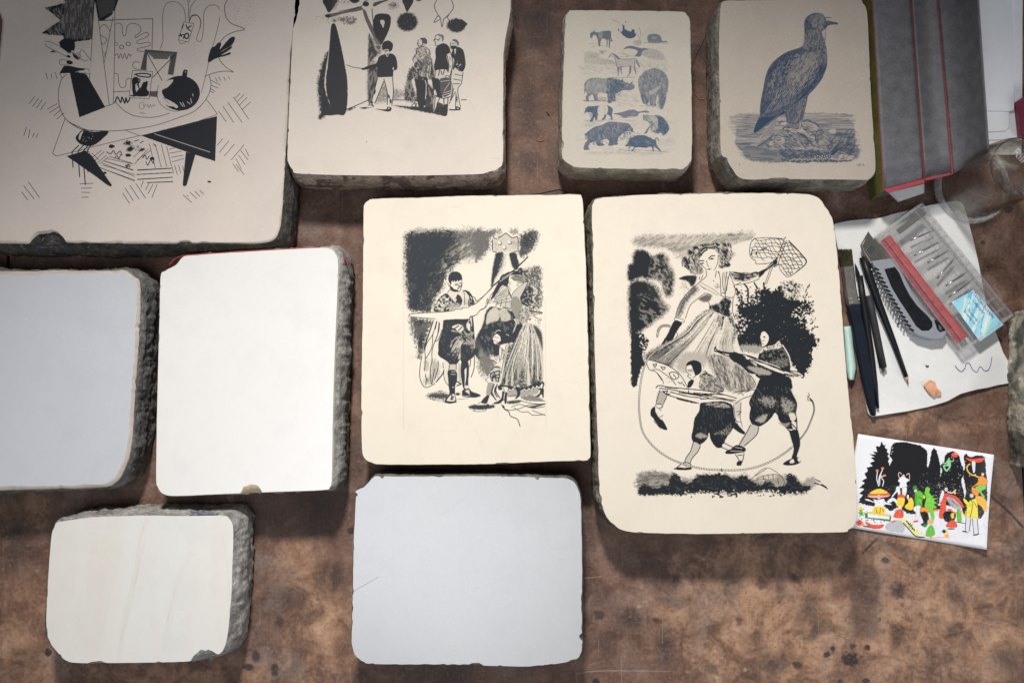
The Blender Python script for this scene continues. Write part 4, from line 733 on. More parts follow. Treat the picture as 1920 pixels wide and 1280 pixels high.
    LG, RG = '820,775 700,860 600,980 420,1080 250,1170', '850,800 790,900 700,1010 600,1130 450,1290'
    c.fl(LG, RG, 60, 2.2, v=1, a=.75, seed=1); c.fl(LG, RG, 34, 1.8, v=.04, a=.7, seed=2)
    LG, RG = '880,825 800,960 720,1090 620,1240 600,1330', '1020,850 1040,960 1030,1100 1130,1300 1210,1400'
    c.fl(LG, RG, 70, 2.0, v=1, a=.6, seed=3); c.fl(LG, RG, 60, 2.6, v=.04, a=.75, seed=4)
    c.at(1160, 660, 4.5725)
    c.p('520,60 560,0 700,10 760,60 700,140 560,170 500,130', v=.4, e=8, r=4, t=.7); c.p('760,40 920,60 960,200 1000,320 900,300 830,200', v=.55, e=8, r=3, t=.7); c.p('1000,100 1090,160 1160,280 1100,330 1010,330 970,180', v=.5, e=8, r=2, t=.6); c.h('760,40 950,60 1000,330 860,260', 80, 2, .7, v=.95, a=.7, t=.4); c.h('990,110 1080,160 1160,280 1100,330 1010,330', 60, 2, .7, v=.95, a=.7, t=.3)
    # petticoat hem
    c.p('230,60 300,80 420,120 500,180 560,260 590,300 480,280 400,260 330,180 280,150 265,130 240,100', v=.02)
    c.ls('235,60 300,75 400,105 480,150 540,210 590,300|240,100 265,150 320,170 370,230 385,270|290,150 340,150 400,190 450,230 490,280|330,180 370,240|1130,200 1170,260 1160,300 1100,320 980,350', 1.3)
    c.sp('380,190 480,240 470,270 400,250', 12, .6, seed=3); c.ls('295,100 310,130 325,100 300,110|360,120 380,150 400,130 370,130|430,180 460,170 500,180 515,210 480,235 450,215 430,180|470,190 490,220|510,255 530,270 545,255|550,270 565,290', 1.6)
    c.ls('1020,360 1050,350 1070,370|1090,340 1120,330 1110,310|1000,340 1100,330 1170,320|1000,440 1060,400 1150,370', 1.3)
    # girl's boots and stockings
    c.p('350,320 420,360 385,440 370,500 340,520 310,490 330,400', v=.03); c.h('350,320 415,365 385,440 320,440', 50, 1.9, .5, v=.9); c.h('350,320 415,365 385,440 320,440', 130, 1.9, .5, v=.9); c.ls('355,325 330,400 315,465|415,370 385,440 370,480|325,450 350,440 375,460 350,480 325,470|345,480 365,500', 1.1)
    c.p('310,465 320,520 370,570 410,640 412,668 360,650 310,590 295,565 275,540 275,495', v=D, r=.4); c.p('320,520 380,540 375,580 345,560', v=.05); c.ls('320,520 345,560 380,540|300,590 360,655', 1)
    c.h('985,440 1045,430 1050,540 1010,560', 50, 1.9, .5, v=.9); c.ls('985,450 1000,560 1030,640|1050,430 1040,540 1060,640|1010,510 1050,510 1020,540|1010,590 1050,600', 1.1); c.p('1000,600 1040,640 1085,690 1075,705 1020,680 980,640', v=D, r=.5)
    # branch bundle held by left figure
    c.p('580,90 620,70 680,75 705,110 710,150 750,170 820,200 870,270 895,340 800,330 700,310 660,200 650,240 620,250 590,200 580,150', v=.0)
    c.p('580,100 600,80 650,68 700,90 712,150 700,180 660,200 640,160 620,110 582,120', v=D, r=.3); c.p('585,120 640,150 645,200 620,235 590,195 578,160', v=.03)
    c.ls('580,125 578,160 600,190 590,205 610,220 625,235|590,155 640,150 640,165 600,165|610,190 620,195|640,220 660,200', 1.3)
    c.p('690,200 740,180 820,210 880,280 895,340 800,335 720,320 690,300 710,250', v=.93, r=1.5, e=2, t=.2); c.h('700,200 820,210 890,330 700,310', 40, 2.2, .7, v=.15, a=.7, t=.4); c.ls('720,165 755,175 720,200 700,240 690,290|740,160 770,190', 1.4); c.p('590,300 600,250 640,235 640,270 620,300', v=D, r=1)
    c.p('470,370 560,370 640,400 700,430 690,440 600,430 500,400', v=.93, r=1, t=.2)
    c.p('320,300 350,280 450,300 700,325 900,370 1010,400 990,430 850,410 700,440 640,425 430,370 380,340', v=.02)
    c.ls('320,305 350,285 450,302 700,325 850,350 1010,395|350,310 450,320 600,350 800,380 1000,415|380,330 430,370 640,425 690,440|380,340 420,330 410,355 440,360|400,300 500,310|600,330 620,360 800,365|520,345 700,375 780,395|700,400 860,400 980,425|640,350 900,365|440,340 600,380 700,390', 1.8, r=.4)
    # left figure breeches & legs
    c.p('700,440 760,430 880,420 970,450 990,540 1000,620 920,740 900,800 870,820 830,810 790,750 775,690 760,740 720,780 680,795 640,770 625,720 640,640 650,570 690,500', v=D, r=.6)
    c.p('660,720 700,690 760,720 700,740', v=.55, e=4, t=.6); c.p('820,700 900,660 960,620 950,700', v=.6, a=.5, e=6, t=.7); c.p('760,440 880,430 960,470 900,475 760,460', v=.45, e=3, t=.7, a=.7); c.l('700,460 830,455 900,425', 1.6)
    c.p('640,770 700,800 680,850 620,920 600,960 570,950 580,900 620,840', v=.3, e=1.5, t=.6); c.ls('640,770 615,850 580,900 565,945|700,800 680,850 630,910 610,960', 1.5)
    c.p('470,1000 500,980 560,945 615,955 620,1000 560,1005', v=.05); c.p('470,1000 510,985 560,990 620,985 618,1005 540,1010', v=D, r=.3); c.ls('500,985 560,945 615,958 620,990|560,960 580,975', 1.6); c.b(565, 965, 14, 8)
    c.p('890,790 930,780 980,810 970,845 900,820', v=.05); c.ls('900,775 980,815|880,815 960,845', 1.5); c.p('1000,870 1075,860 1070,920 1040,970 1015,965 1020,920', v=.05); c.ls('1000,875 1030,925 1015,965|1075,865 1065,920 1045,970|1020,885 1060,880', 1.5); c.p('1015,940 1055,930 1050,965 1015,972', v=D, r=.3)
    # right figure
    c.at(1160, 420, 4.8)
    c.p('1270,960 1300,925 1350,905 1410,920 1450,980 1450,1050 1420,1080 1300,1100 1340,1060 1350,1010 1330,980', v=D, r=.4); c.p('1280,985 1310,965 1345,1000 1350,1040 1325,1090 1295,1105 1280,1060 1272,1020', v=.02)
    c.ls('1280,985 1272,1020 1282,1050 1285,1095 1300,1105 1340,1080|1300,1015 1318,1012|1295,1050 1310,1045|1290,1075 1305,1078|1265,950 1260,990', 1.2); c.b(1312, 1018, 12, 7, v=.9)
    c.p('1260,1180 1300,1120 1400,1090 1440,1050 1475,1090 1530,1180 1545,1260 1540,1330 1500,1370 1480,1420 1250,1380 1240,1300', v=.95, r=.8)
    c.p('1270,1160 1310,1110 1400,1085 1440,1050 1470,1100 1440,1120 1340,1130', v=.08, r=1.5); c.sp('1270,1160 1310,1110 1450,1060 1460,1100 1350,1130', 40, .8, seed=2); c.ls('1475,1090 1530,1180 1548,1260', 2.2, v=.05); c.ls('1480,1110 1525,1200 1535,1250', 1.6, v=1)
    c.at(1160, 660, 4.5725)
    c.p('960,60 1040,40 1100,60 1200,130 1300,160 1310,200 1460,210 1490,300 1480,330 1530,440 1520,520 1530,580 1525,640 1480,660 1430,645 1380,590 1360,540 1340,520 1310,560 1270,600 1200,640 1150,630 1120,560 1130,480 1120,420 1180,300 1210,200 1120,180 1040,110', v=.96, r=.6)
    c.p('1100,130 1200,130 1300,170 1290,195 1200,190', v=.5, e=4, r=1, t=.6); c.p('1370,600 1430,610 1470,600 1440,640', v=.6, e=3, t=.6); c.p('1460,530 1500,520 1520,560 1490,600', v=.1, r=1.2); c.p('1200,410 1280,380 1340,420 1300,470', v=.55, e=8, t=.7, a=.7); c.p('1400,400 1480,420 1500,500 1420,520', v=.5, e=8, t=.7, a=.7); c.p('1200,560 1280,530 1240,600 1180,590', v=.45, e=5, t=.7); c.ls('1260,345 1400,340 1490,300|1180,300 1210,310', 1.6)
    c.m('1150,320 1500,310 1520,520 1480,620 1360,520 1260,590 1150,620 1120,500', 70, 12, 4, v=.6, a=.4, thr=.72, seed=12); c.m('700,450 960,450 980,600 880,800 780,680 700,770 640,720', 75, 12, 4, v=.6, a=.4, thr=.72, seed=13); c.m('1000,100 1100,160 1160,280 1010,330', 60, 12, 3.5, v=1, a=.7, thr=.55, seed=14, e=4); c.m('760,40 950,60 1000,330 860,260', 80, 12, 3.5, v=1, a=.75, thr=.55, seed=15, e=4); c.m('760,40 950,60 1100,180 1100,330 860,260', 72, 14, 3.5, v=.04, a=.8, thr=.62, seed=16, e=4)
    pass
    c.p('1300,80 1400,60 1440,110 1380,140 1310,110', v=.7, e=5, t=.5, a=.6)
    c.p('820,0 950,20 1080,20 1200,60 1350,110 1420,150 1540,170 1590,200 1570,220 1500,215 1380,180 1250,130 1100,60 960,50 830,10', v=.03)
    c.ls('820,-10 950,15 1070,20 1200,60 1350,110 1430,155 1540,170 1588,205 1570,218|960,45 1090,60 1250,130 1380,180 1500,212|1000,20 1060,50|1100,30 1250,95 1420,165|1120,60 1300,110 1400,150 1560,200|1420,185 1540,205', 2, r=.5); c.p('950,20 1000,0 1080,30 1090,70 1030,80 960,60', v=.9, r=1.2, t=.2)
    c.at(1160, 420, 4.8); c.ls('865,1110 900,1140 1000,1160 1040,1165|870,1140 960,1180 1010,1190|860,1125 875,1105', 2.2, r=.4); c.p('1000,1160 1050,1150 1120,1180 1130,1240 1060,1250 1010,1210', v=.93, r=1.5, t=.2)
    c.at(1160, 660, 4.5725)
    c.m('1300,-40 1440,-10 1460,110 1300,130 1220,40', 50, 8, 4, v=.45, a=.6, thr=.62, seed=19); c.m('700,200 820,210 890,330 700,310', 40, 8, 3.5, v=.08, a=.75, thr=.58, seed=20)
    # right figure legs
    c.p('1130,620 1200,640 1190,700 1130,760 1090,800 1030,800 1060,730 1110,660', v=.3, e=1.5, t=.6); c.ls('1130,625 1090,700 1030,800|1200,645 1180,710 1080,800', 1.6)
    c.p('915,850 960,830 1010,795 1080,815 1085,850 1020,865 930,872', v=D, r=.3); c.ls('960,845 1060,850|1000,815 1060,825', 1, v=.2)
    c.p('1430,650 1480,670 1525,650 1550,720 1555,800 1530,880 1520,930 1480,925 1500,830 1480,750 1460,680', v=D, r=.4, e=1.5); c.p('1480,600 1520,600 1530,650 1500,660', v=.05); c.ls('1470,600 1525,655|1525,590 1530,650', 2)
    c.p('1408,955 1450,925 1500,905 1550,900 1562,940 1510,965 1440,970', v=D, r=.3); c.p('1470,930 1495,915 1505,945 1470,950', v=.03); c.p('1535,905 1560,905 1560,935 1540,935', v=.05)
    # the rope
    rope = '-10,10'; P0 = '330,-20 250,60 200,200 175,400 180,550 210,690 300,810 420,900 550,955 700,995 880,1010 1080,1005 1250,960 1400,880 1490,810'; P1 = '1555,745 1610,670 1650,580 1675,500 1665,430 1640,400'
    for P_, w_ in ((P0, 3.4), (P1, 2.6)):
        c.l(P_, w_); c.l(P_, w_-1.3, v=.0)
        q = catmull(pts_of(P_), False, 16)
        for i in range(1, len(q)-2, 2):
            d = q[i+1]-q[i-1]; d = d/(np.hypot(*d)+1e-6); n_ = np.array([-d[1], d[0]]); c.l([q[i]-n_*6-d*7, q[i]+n_*6+d*7], .9, a=.9)
    c.ls('1620,410 1625,385 1640,395 1650,415 1625,412|1625,350 1635,370 1615,380|1640,395 1660,420', 1.2); c.l('880,1000 885,1018', 2)
    # strip of trees along the bottom
    c.p('155,1060 200,1030 300,1015 420,1040 470,1030 520,1070 640,1080 700,1050 900,1040 1000,1060 1080,1045 1160,1080 1250,1090 1400,1060 1450,1045 1520,1060 1560,1110 1640,1070 1700,1100 1700,1130 1640,1180 1560,1220 1400,1210 1300,1200 900,1215 700,1200 540,1220 330,1220 180,1222 160,1140', v=.5, e=6, r=4, t=.7)
    c.p('440,1080 480,1035 520,1060 560,1110 640,1100 700,1050 900,1045 1000,1080 1080,1050 1130,1100 1210,1130 1300,1100 1340,1150 1420,1140 1450,1045 1500,1060 1560,1130 1640,1150 1600,1200 1420,1215 1300,1190 1200,1190 900,1210 660,1200 540,1225 400,1215 300,1222 180,1222 170,1160 220,1130 300,1160 420,1130', v=D, e=4, r=4, t=.3)
    c.h('160,1050 300,1015 430,1050 420,1110 300,1140 160,1140', 172, 2.2, .7, v=.9, a=.7, t=.5, r=2); c.sp('540,1180 1300,1180 1400,1230 560,1240', 60, 1.6, v=1, seed=4); c.sp('650,1180 1650,1190 1640,1230 700,1220', 50, 1.4, v=.04, seed=14)
    c.m('440,1060 900,1045 1500,1060 1600,1180 900,1210 440,1200', 20, 9, 5, v=.5, a=.3, thr=.74, seed=17, e=4); c.m('160,1050 430,1040 420,1130 160,1180', 170, 16, 4, v=.95, a=.8, thr=.5, seed=18, e=5)
    c.ls('1120,1100 1265,990 1390,1055|1170,1060 1265,1000|1390,1055 1420,1110 1400,1160|1130,1110 1250,1085 1340,1140|1180,1080 1320,1045 1400,1065|1240,1060 1240,1090|1280,1050 1290,1090|1320,1045 1330,1100|1360,1060 1370,1130', 1); c.h('1200,1050 1390,1050 1400,1140 1320,1120 1200,1080', 90, 2.3, .6, v=.7)
    c.ls('1680,1120 1740,1140 1790,1170|1690,1090 1730,1110|1740,1130 1780,1155', 1.8, t=.4)
    c.sp('1300,1160 1420,1150 1400,1230 1330,1240', 20, 1.2, seed=5)
    c.at(0, 0, 1); c.l('1212,440 1212,445', .4)
    c.sp('1130,380 1540,380 1590,980 1140,960', 40, .5, v=.6, a=.5, seed=15)
    return c

RED, ORA, YEL, GRN, DGR, BLK, WHT, GRY, PNK = (.86, .1, .05), (.95, .33, .04), (.98, .68, .06), (.14, .56, .05), (.04, .25, .04), (.012, .012, .014), (.86, .87, .9), (.5, .5, .52), (.85, .5, .42)
def draw_postcard():
    c = Canvas(1586, 806, 1870, 1036, .004, res=2.4, rgb=True, base=(.84, .85, .89)); c.at(1580, 800, 5.333)
    B = dict(v=BLK, e=.7)
    # black trees
    c.p('390,140 402,175 430,185 420,205 450,225 440,250 475,270 450,290 470,310 455,340 470,370 480,800 180,760 165,720 205,680 165,665 215,620 165,610 220,560 190,540 240,510 215,470 250,440 240,405 300,390 270,360 320,340 280,310 320,300 265,270 330,275 300,245 345,250 330,190 370,200', sm=0, r=1.0, **B)
    c.p('520,155 620,150 780,185 850,240 850,380 860,450 850,800 470,780 450,700 460,400 500,330 470,290 485,200', sm=0, r=.9, **B)
    c.p('915,205 945,240 960,300 985,400 980,500 1010,620 980,720 960,800 840,800 850,420 880,330 895,240', r=1.3, sm=0, **B)
    c.p('1030,280 1100,245 1165,280 1185,350 1215,450 1190,540 1210,640 1200,780 960,760 955,560 1000,450 985,390 1020,340', r=1.3, **B)
    c.p('1215,300 1240,270 1270,300 1350,285 1400,300 1415,440 1420,640 1410,760 1380,880 1340,910 1220,880 1190,760 1230,640 1205,480 1225,400', r=1.1, **B)
    c.p('180,740 480,740 860,780 1000,790 1000,820 860,850 720,870 640,860 560,800 480,840 420,800 300,790 200,770', r=1.6, **B)
    c.sp('960,360 1240,300 1240,660 960,660', 60, .5, v=WHT, seed=3); c.sp('930,560 1000,560 980,800 920,700', 30, .5, v=WHT, seed=4); c.sp('160,740 700,780 700,860 200,800', 70, .6, v=BLK, seed=5)
    c.sp('480,170 530,160 500,260 480,280', 20, .6, v=WHT, seed=9); c.sp('780,480 860,470 860,600 780,600', 14, .4, v=WHT, seed=10)
    # bouquet of long-necked blooms, mushroom person, table
    c.ls('340,520 345,460 350,440|360,590 340,520|370,580 375,500 400,420|400,590 410,540 385,500 415,490|355,560 370,490 390,450', 1.6, v=WHT)
    for x, y in ((345, 435), (400, 412), (420, 485)): c.b(x, y, 18, 12, v=(.8, .25, .12), f=.3)
    c.p('250,690 275,655 330,625 380,618 440,640 475,680 440,695 300,700', v=RED, e=.7); c.p('270,665 320,628 380,618 430,640 450,660 370,668', v=YEL, e=.7)
    c.p('250,690 300,688 430,686 475,680 440,700 300,708', v=PNK); c.b(362, 700, 22, 26, v=(.75, .5, .48), f=.2)
    c.p('310,720 350,730 410,715 430,750 490,770 480,780 425,775 405,800 320,800 320,760 240,735 222,720 260,722 310,745', v=WHT, e=.7); c.ls('310,720 325,760 320,800|410,715 405,800|345,740 370,760', .6, v=GRY)
    c.p('315,800 410,800 425,850 390,880 330,870 300,850', v=YEL, r=.4); c.ls('330,810 345,860|380,810 370,870|400,820 410,850', 1.1, v=BLK)
    c.p('235,845 485,880 485,895 235,862', v=YEL, sm=0, e=.7); c.p('225,862 250,862 250,905 470,925 470,895 485,895 480,945 225,910', v=DGR, sm=0, e=.7); c.p('255,868 465,900 460,920 255,900', v=WHT, sm=0)
    c.p('228,945 300,975 405,975 395,1005 340,1018 270,1005 240,975', v=RED, e=.7); c.p('260,940 330,925 400,945 380,975 290,972', v=WHT); c.sp('240,925 400,925 400,970 260,965', 16, .9, v=BLK, seed=5)
    c.b(180, 820, 24, 26, v=YEL, f=.2); c.b(185, 860, 22, 40, v=GRN, f=.3); c.b(170, 960, 40, 34, v=RED, f=.3); c.b(200, 975, 26, 16, v=ORA, f=.4); c.sp('160,800 215,800 215,1000 160,1000', 22, .8, v=BLK, seed=6); c.b(240, 995, 50, 8, v=BLK, g=8, f=.4)
    # acrobats
    c.ls('590,470 570,455 560,480 575,520|640,480 665,465 672,500 668,540', 1.4, v=(.8, .55, .45)); c.p('585,500 620,490 635,510 670,530 640,560 645,600 570,610 575,560 555,540', v=WHT, e=.7); c.b(610, 490, 14, 16, v=(.8, .65, .55), f=.3)
    c.p('540,600 570,600 580,680 555,690 550,650 500,700 490,695 530,640', v=WHT, e=.7); c.p('600,610 645,610 630,690 600,680', v=WHT, e=.7)
    c.p('560,675 620,680 620,715 555,715', v=RED); c.p('555,710 620,712 620,760 600,800 560,800 535,770', v=YEL, e=.7); c.p('445,745 500,705 550,740 540,770 510,740 465,765', v=WHT, e=.7)
    c.p('640,680 660,720 690,705 715,760 700,830 640,820 625,790 660,750', v=YEL, e=.7); c.b(655, 700, 12, 26, v=WHT, f=.2); c.b(575, 812, 18, 18, v=WHT, f=.2); c.p('550,830 600,830 605,905 510,900', v=RED, e=.7); c.l('575,840 560,900', .8, v=ORA)
    # green gentleman, green spiky figure
    c.p('705,600 720,585 748,592 748,612 765,625 740,632 710,622', v=DGR, e=.7); c.b(733, 640, 18, 18, v=(.75, .7, .65), f=.2); c.p('730,655 775,640 820,690 800,740 800,780 790,800 730,790 725,700', v=GRN, e=.7); c.ls('740,670 735,780|760,700 800,720|770,760 790,790', 1, v=BLK)
    c.p('725,795 785,790 780,850 760,920 735,925 725,920 735,860 710,830', v=WHT, e=.7); c.ls('745,800 740,910|780,800 770,860', .6, v=GRY); c.b(735, 945, 36, 12, v=RED, g=-10, f=.3)
    c.p('830,610 860,598 880,620 870,660 900,690 925,680 900,710 960,715 915,735 955,765 915,770 950,810 910,820 925,900 915,945 895,930 880,860 820,790 840,720 825,660 800,690 830,640', v=(.2, .66, .05), e=.7, sm=0); c.sp('840,700 910,700 910,900 870,880', 20, .5, v=(.7, .85, .5), seed=5)
    c.p('780,810 840,805 870,830 860,860 790,850', v=ORA, e=.7); c.b(940, 835, 28, 14, v=ORA, f=.3); c.b(820, 700, 12, 24, v=YEL, f=.4)
    # red gown and big mushroom
    c.p('1010,670 1050,665 1065,700 1040,760 1035,900 970,905 985,780 985,700', v=RED, e=.7); c.b(1040, 625, 18, 22, v=(.8, .65, .55), f=.2); c.p('1000,640 1020,650 1010,700 980,760 975,720', v=WHT); c.ls('1055,650 1100,660 1135,630', 2, v=WHT); c.b(1128, 660, 12, 16, v=YEL, f=.3)
    c.p('1060,675 1110,680 1170,720 1210,790 1200,810 1160,760 1110,710 1050,695', v=RED, e=.7); c.p('1045,700 1110,712 1160,760 1190,800 1170,830 1100,800 1060,750', v=GRY, e=.7); c.ls('1060,720 1150,790|1080,710 1170,800|1060,740 1120,800', .6, v=BLK); c.b(1105, 745, 12, 18, v=RED, f=.4)
    c.p('1020,850 1130,850 1130,920 1080,960 1020,930', v=BLK, r=1); c.b(1105, 890, 20, 36, v=YEL, f=.4, r=.2); c.p('1080,940 1120,935 1150,1000 1060,1005 1040,985', v=RED, e=.7); c.b(1090, 1020, 50, 8, v=BLK, f=.4); c.b(1075, 830, 34, 14, v=RED, f=.4); c.b(1130, 860, 30, 10, v=ORA, f=.4)
    c.p('1150,830 1180,840 1190,950 1150,940', v=GRN, e=.7); c.b(1185, 850, 14, 18, v=ORA, f=.3); c.ls('1140,950 1230,965', 1.2, v=BLK)
    # fallen figures, bag, child in green
    c.p('430,980 480,940 560,930 620,960 610,1050 500,1045 440,1030', v=(.62, .62, .64), r=.8); c.h('430,980 560,930 620,960 610,1050 440,1030', 30, 1.6, .5, v=(.25, .25, .27), a=.8); c.b(510, 945, 36, 9, v=RED, g=-15, f=.4)
    c.p('570,920 620,915 690,960 740,1020 820,1070 820,1100 720,1080 650,1010 600,950', v=(.85, .82, .35), e=.8); c.ls('610,960 680,1040 740,1095 820,1105|640,940 720,1030', 2, v=BLK); c.sp('640,960 700,960 730,1050 680,1030', 14, 1, v=BLK, seed=3); c.b(790, 1085, 36, 12, v=WHT, g=20, f=.3)
    c.p('780,860 850,850 870,920 840,1000 790,980 810,940', v=BLK, r=1.4); c.b(830, 985, 28, 20, v=DGR, f=.4, r=.3); c.b(885, 950, 36, 36, v=(.8, .5, .25), f=.3, r=.2)
    c.p('865,1000 905,990 930,1070 890,1095 835,1085', v=GRN, e=.7); c.b(890, 1103, 16, 14, v=ORA, f=.3); c.l('905,1110 1000,1105 1080,1110', 1.6, v=(.9, .4, .3)); c.b(1040, 1065, 30, 34, v=YEL, f=.3); c.b(1020, 1045, 24, 22, v=BLK, f=.4); c.b(1050, 1090, 24, 14, v=ORA, f=.4); c.b(1040, 1068, 12, 12, v=WHT)
    # green man in tree, red caps, dragon rider
    c.ls('1055,330 1030,365 1000,350|1070,335 1095,345 1115,335', 2, v=(.3, .7, .35)); c.p('1045,340 1080,330 1085,385 1050,390', v=(.3, .7, .35), e=.7); c.ls('1050,385 1015,390 1035,435|1080,385 1070,410 1045,440', 3, v=(.3, .7, .35)); c.b(1068, 318, 9, 11, v=(.3, .7, .35), f=.2)
    c.b(1125, 280, 38, 26, v=RED, f=.15, r=.1); c.b(1140, 268, 24, 10, v=(.95, .35, .25), f=.4); c.p('1230,305 1290,318 1390,305 1410,300 1380,345 1330,355 1270,345', v=RED, e=.7); c.p('1290,350 1320,350 1315,440 1300,450', v=(.8, .82, .86), r=.8)
    c.ls('1270,370 1245,395 1250,440 1290,480 1320,475|1310,480 1350,500 1380,490', 2.4, v=(.9, .55, .12)); c.p('1345,510 1375,490 1400,500 1425,530 1415,570 1380,590 1340,580 1290,600 1340,550', v=ORA, e=.7); c.b(1385, 470, 14, 18, v=(.85, .6, .45), f=.3)
    c.p('1330,590 1400,570 1410,610 1370,640 1400,690 1380,695 1350,640 1320,620', v=(.25, .65, .1), e=.7); c.p('1290,600 1330,620 1350,650 1330,690 1290,650', v=ORA); c.p('1320,690 1390,700 1415,760 1410,830 1390,830 1370,790 1330,750', v=(.95, .5, .05), e=.8, r=.6)
    # yellow coat man
    c.b(1285, 685, 20, 24, v=(.7, .68, .66), f=.3); c.p('1260,745 1300,720 1330,730 1340,900 1325,920 1220,900 1240,800 1210,790 1250,780', v=(.93, .8, .08), e=.7); c.ls('1285,730 1290,800 1270,900|1300,740 1330,800|1240,800 1230,890', 1, v=BLK); c.p('1215,710 1260,760 1270,790 1240,780 1210,740', v=(.93, .8, .08), e=.7)
    c.p('1235,910 1275,915 1260,1045 1225,1040', v=(.75, .77, .82), e=.7); c.p('1290,915 1330,915 1340,1060 1305,1060', v=(.75, .77, .82), e=.7); c.ls('1275,915 1260,1045|1232,915 1225,1040|1290,915 1300,1060|1332,920 1340,1060', .9, v=BLK); c.b(1220, 1045, 30, 8, v=BLK, f=.3, g=5); c.b(1320, 1070, 34, 10, v=BLK, f=.3, g=-15); c.b(1320, 1062, 16, 6, v=WHT)
    c.ls('1215,600 1230,640 1220,700', 1.6, v=(.8, .78, .7), t=.4)
    c.m('200,640 1430,600 1400,1090 200,1060', 60, 3.5, 1.8, v=(.05, .05, .05), a=.55, thr=.80, soft=.08, seed=41); c.m('200,640 1430,600 1400,1090 200,1060', 110, 3, 1.8, v=(.85, .86, .9), a=.5, thr=.84, soft=.08, seed=42)
    c.b(1460, 580, 20, 60, v=(.7, .72, .6), a=.35, f=.9)
    return c

def draw_label():
    c = Canvas(1776, 536, 1890, 648, LABEL_Z, res=5, rgb=True, base=(.36, .66, .8))
    c.at(0, 0, 1)
    O = np.array([1784.5, 566.]); U = np.array([1825.5-1784.5, 544-566.]); V = np.array([1837-1784.5, 640-566.])
    def q(u, v): return O+U*u+V*v                                      # u across, v along the case
    R = np.random.RandomState(3)
    cols = [(.12, .45, .72), (.55, .8, .85), (.3, .68, .75), (.55, .8, .6), (.75, .88, .85), (.2, .55, .8), (.65, .85, .78)]
    for i in range(46):
        u, v = R.rand()*1.1, R.rand()*1.1-.05; L = .1+.2*R.rand()
        a = q(u-.25, v+L*.2); b = q(u+.3, v-L)
        c.l([a, (a+b)/2, b], 2.5+5*R.rand(), v=cols[R.randint(7)], a=.75, t=.2)
    c.b(*q(.1, .93), 8, 4, v=(.8, .55, .4), a=.8, f=.6, r=.2)
    return c
# ---------------------------------------------------------------- helpers
def W2(px, py, z): return tuple(unproject([(px, py)], z)[0])
def W(px, py, z): a = W2(px, py, z); return Vector((a[0], a[1], z))
col = sc.collection
def link(name, data, parent=None):
    o = bpy.data.objects.new(name, data); col.objects.link(o); o.parent = parent; return o
def thing(name, label, cat, loc=(0, 0, 0), group=None):
    o = link(name, None); o.location = loc; o.empty_display_size = .02
    o['label'] = label; o['category'] = cat
    if group: o['group'] = group
    return o
def tag(o, label, cat, group=None):
    o['label'] = label; o['category'] = cat
    if group: o['group'] = group
    return o
def build(name, V, F, mats, parent=None, smooth=False, fm=None, uv=None, loc=None):
    """mesh from world points; a child's points are kept relative to its parent"""
    base = parent.location if parent else Vector(loc or (0, 0, 0))
    if parent and parent.parent: base = parent.parent.location
    me = bpy.data.meshes.new(name)
    me.from_pydata([tuple(Vector(v)-base) for v in V], [], F)
    for m in (mats if isinstance(mats, (list, tuple)) else [mats]): me.materials.append(m)
    if fm is not None: me.polygons.foreach_set('material_index', fm)
    if smooth: me.polygons.foreach_set('use_smooth', [True]*len(F))
    if uv:
        l = me.uv_layers.new(name='UVMap'); vi = np.zeros(len(me.loops), int); me.loops.foreach_get('vertex_index', vi)
        co = np.array([tuple(v) for v in V])[vi]; cv = uv
        u = np.stack([((co[:, 0]-cv.wx0)/cv.mm+.5)/cv.W, ((co[:, 1]-cv.wy0)/cv.mm+.5)/cv.H], 1)
        l.data.foreach_set('uv', u.ravel().astype(np.float32))
    me.update(); me.validate()
    o = link(name, me, parent)
    if not parent: o.location = base
    return o
def tri_fill(me):
    bm = bmesh.new(); bm.from_mesh(me); bmesh.ops.triangulate(bm, faces=[f for f in bm.faces if len(f.verts) > 4]); bm.to_mesh(me); bm.free()
def area2(p): x, y = p[:, 0], p[:, 1]; return np.sum(x*np.roll(y, -1)-np.roll(x, -1)*y)
def resample(p, step, closed=True):
    q = np.concatenate([p, p[:1]]) if closed else p
    d = np.hypot(*np.diff(q, axis=0).T); s = np.concatenate([[0], np.cumsum(d)]); n = max(int(s[-1]/step), 6)
    t = np.linspace(0, s[-1], n, endpoint=not closed)
    return np.stack([np.interp(t, s, q[:, 0]), np.interp(t, s, q[:, 1])], 1)
def normals(p, k=3):
    t = np.roll(p, -k, 0)-np.roll(p, k, 0); n = np.stack([t[:, 1], -t[:, 0]], 1)
    return n/(np.hypot(*n.T)[:, None]+1e-9)
def ring_noise(n, per, seed):
    R = np.random.RandomState(seed); out = np.zeros(n)
    for f, a in per:
        m = max(int(n/f), 3); g = R.rand(m)*2-1; x = np.arange(n)/n*m; i = x.astype(int) % m; u = x-np.floor(x); u = u*u*(3-2*u)
        out += a*(g[i]*(1-u)+g[(i+1) % m]*u)
    return out
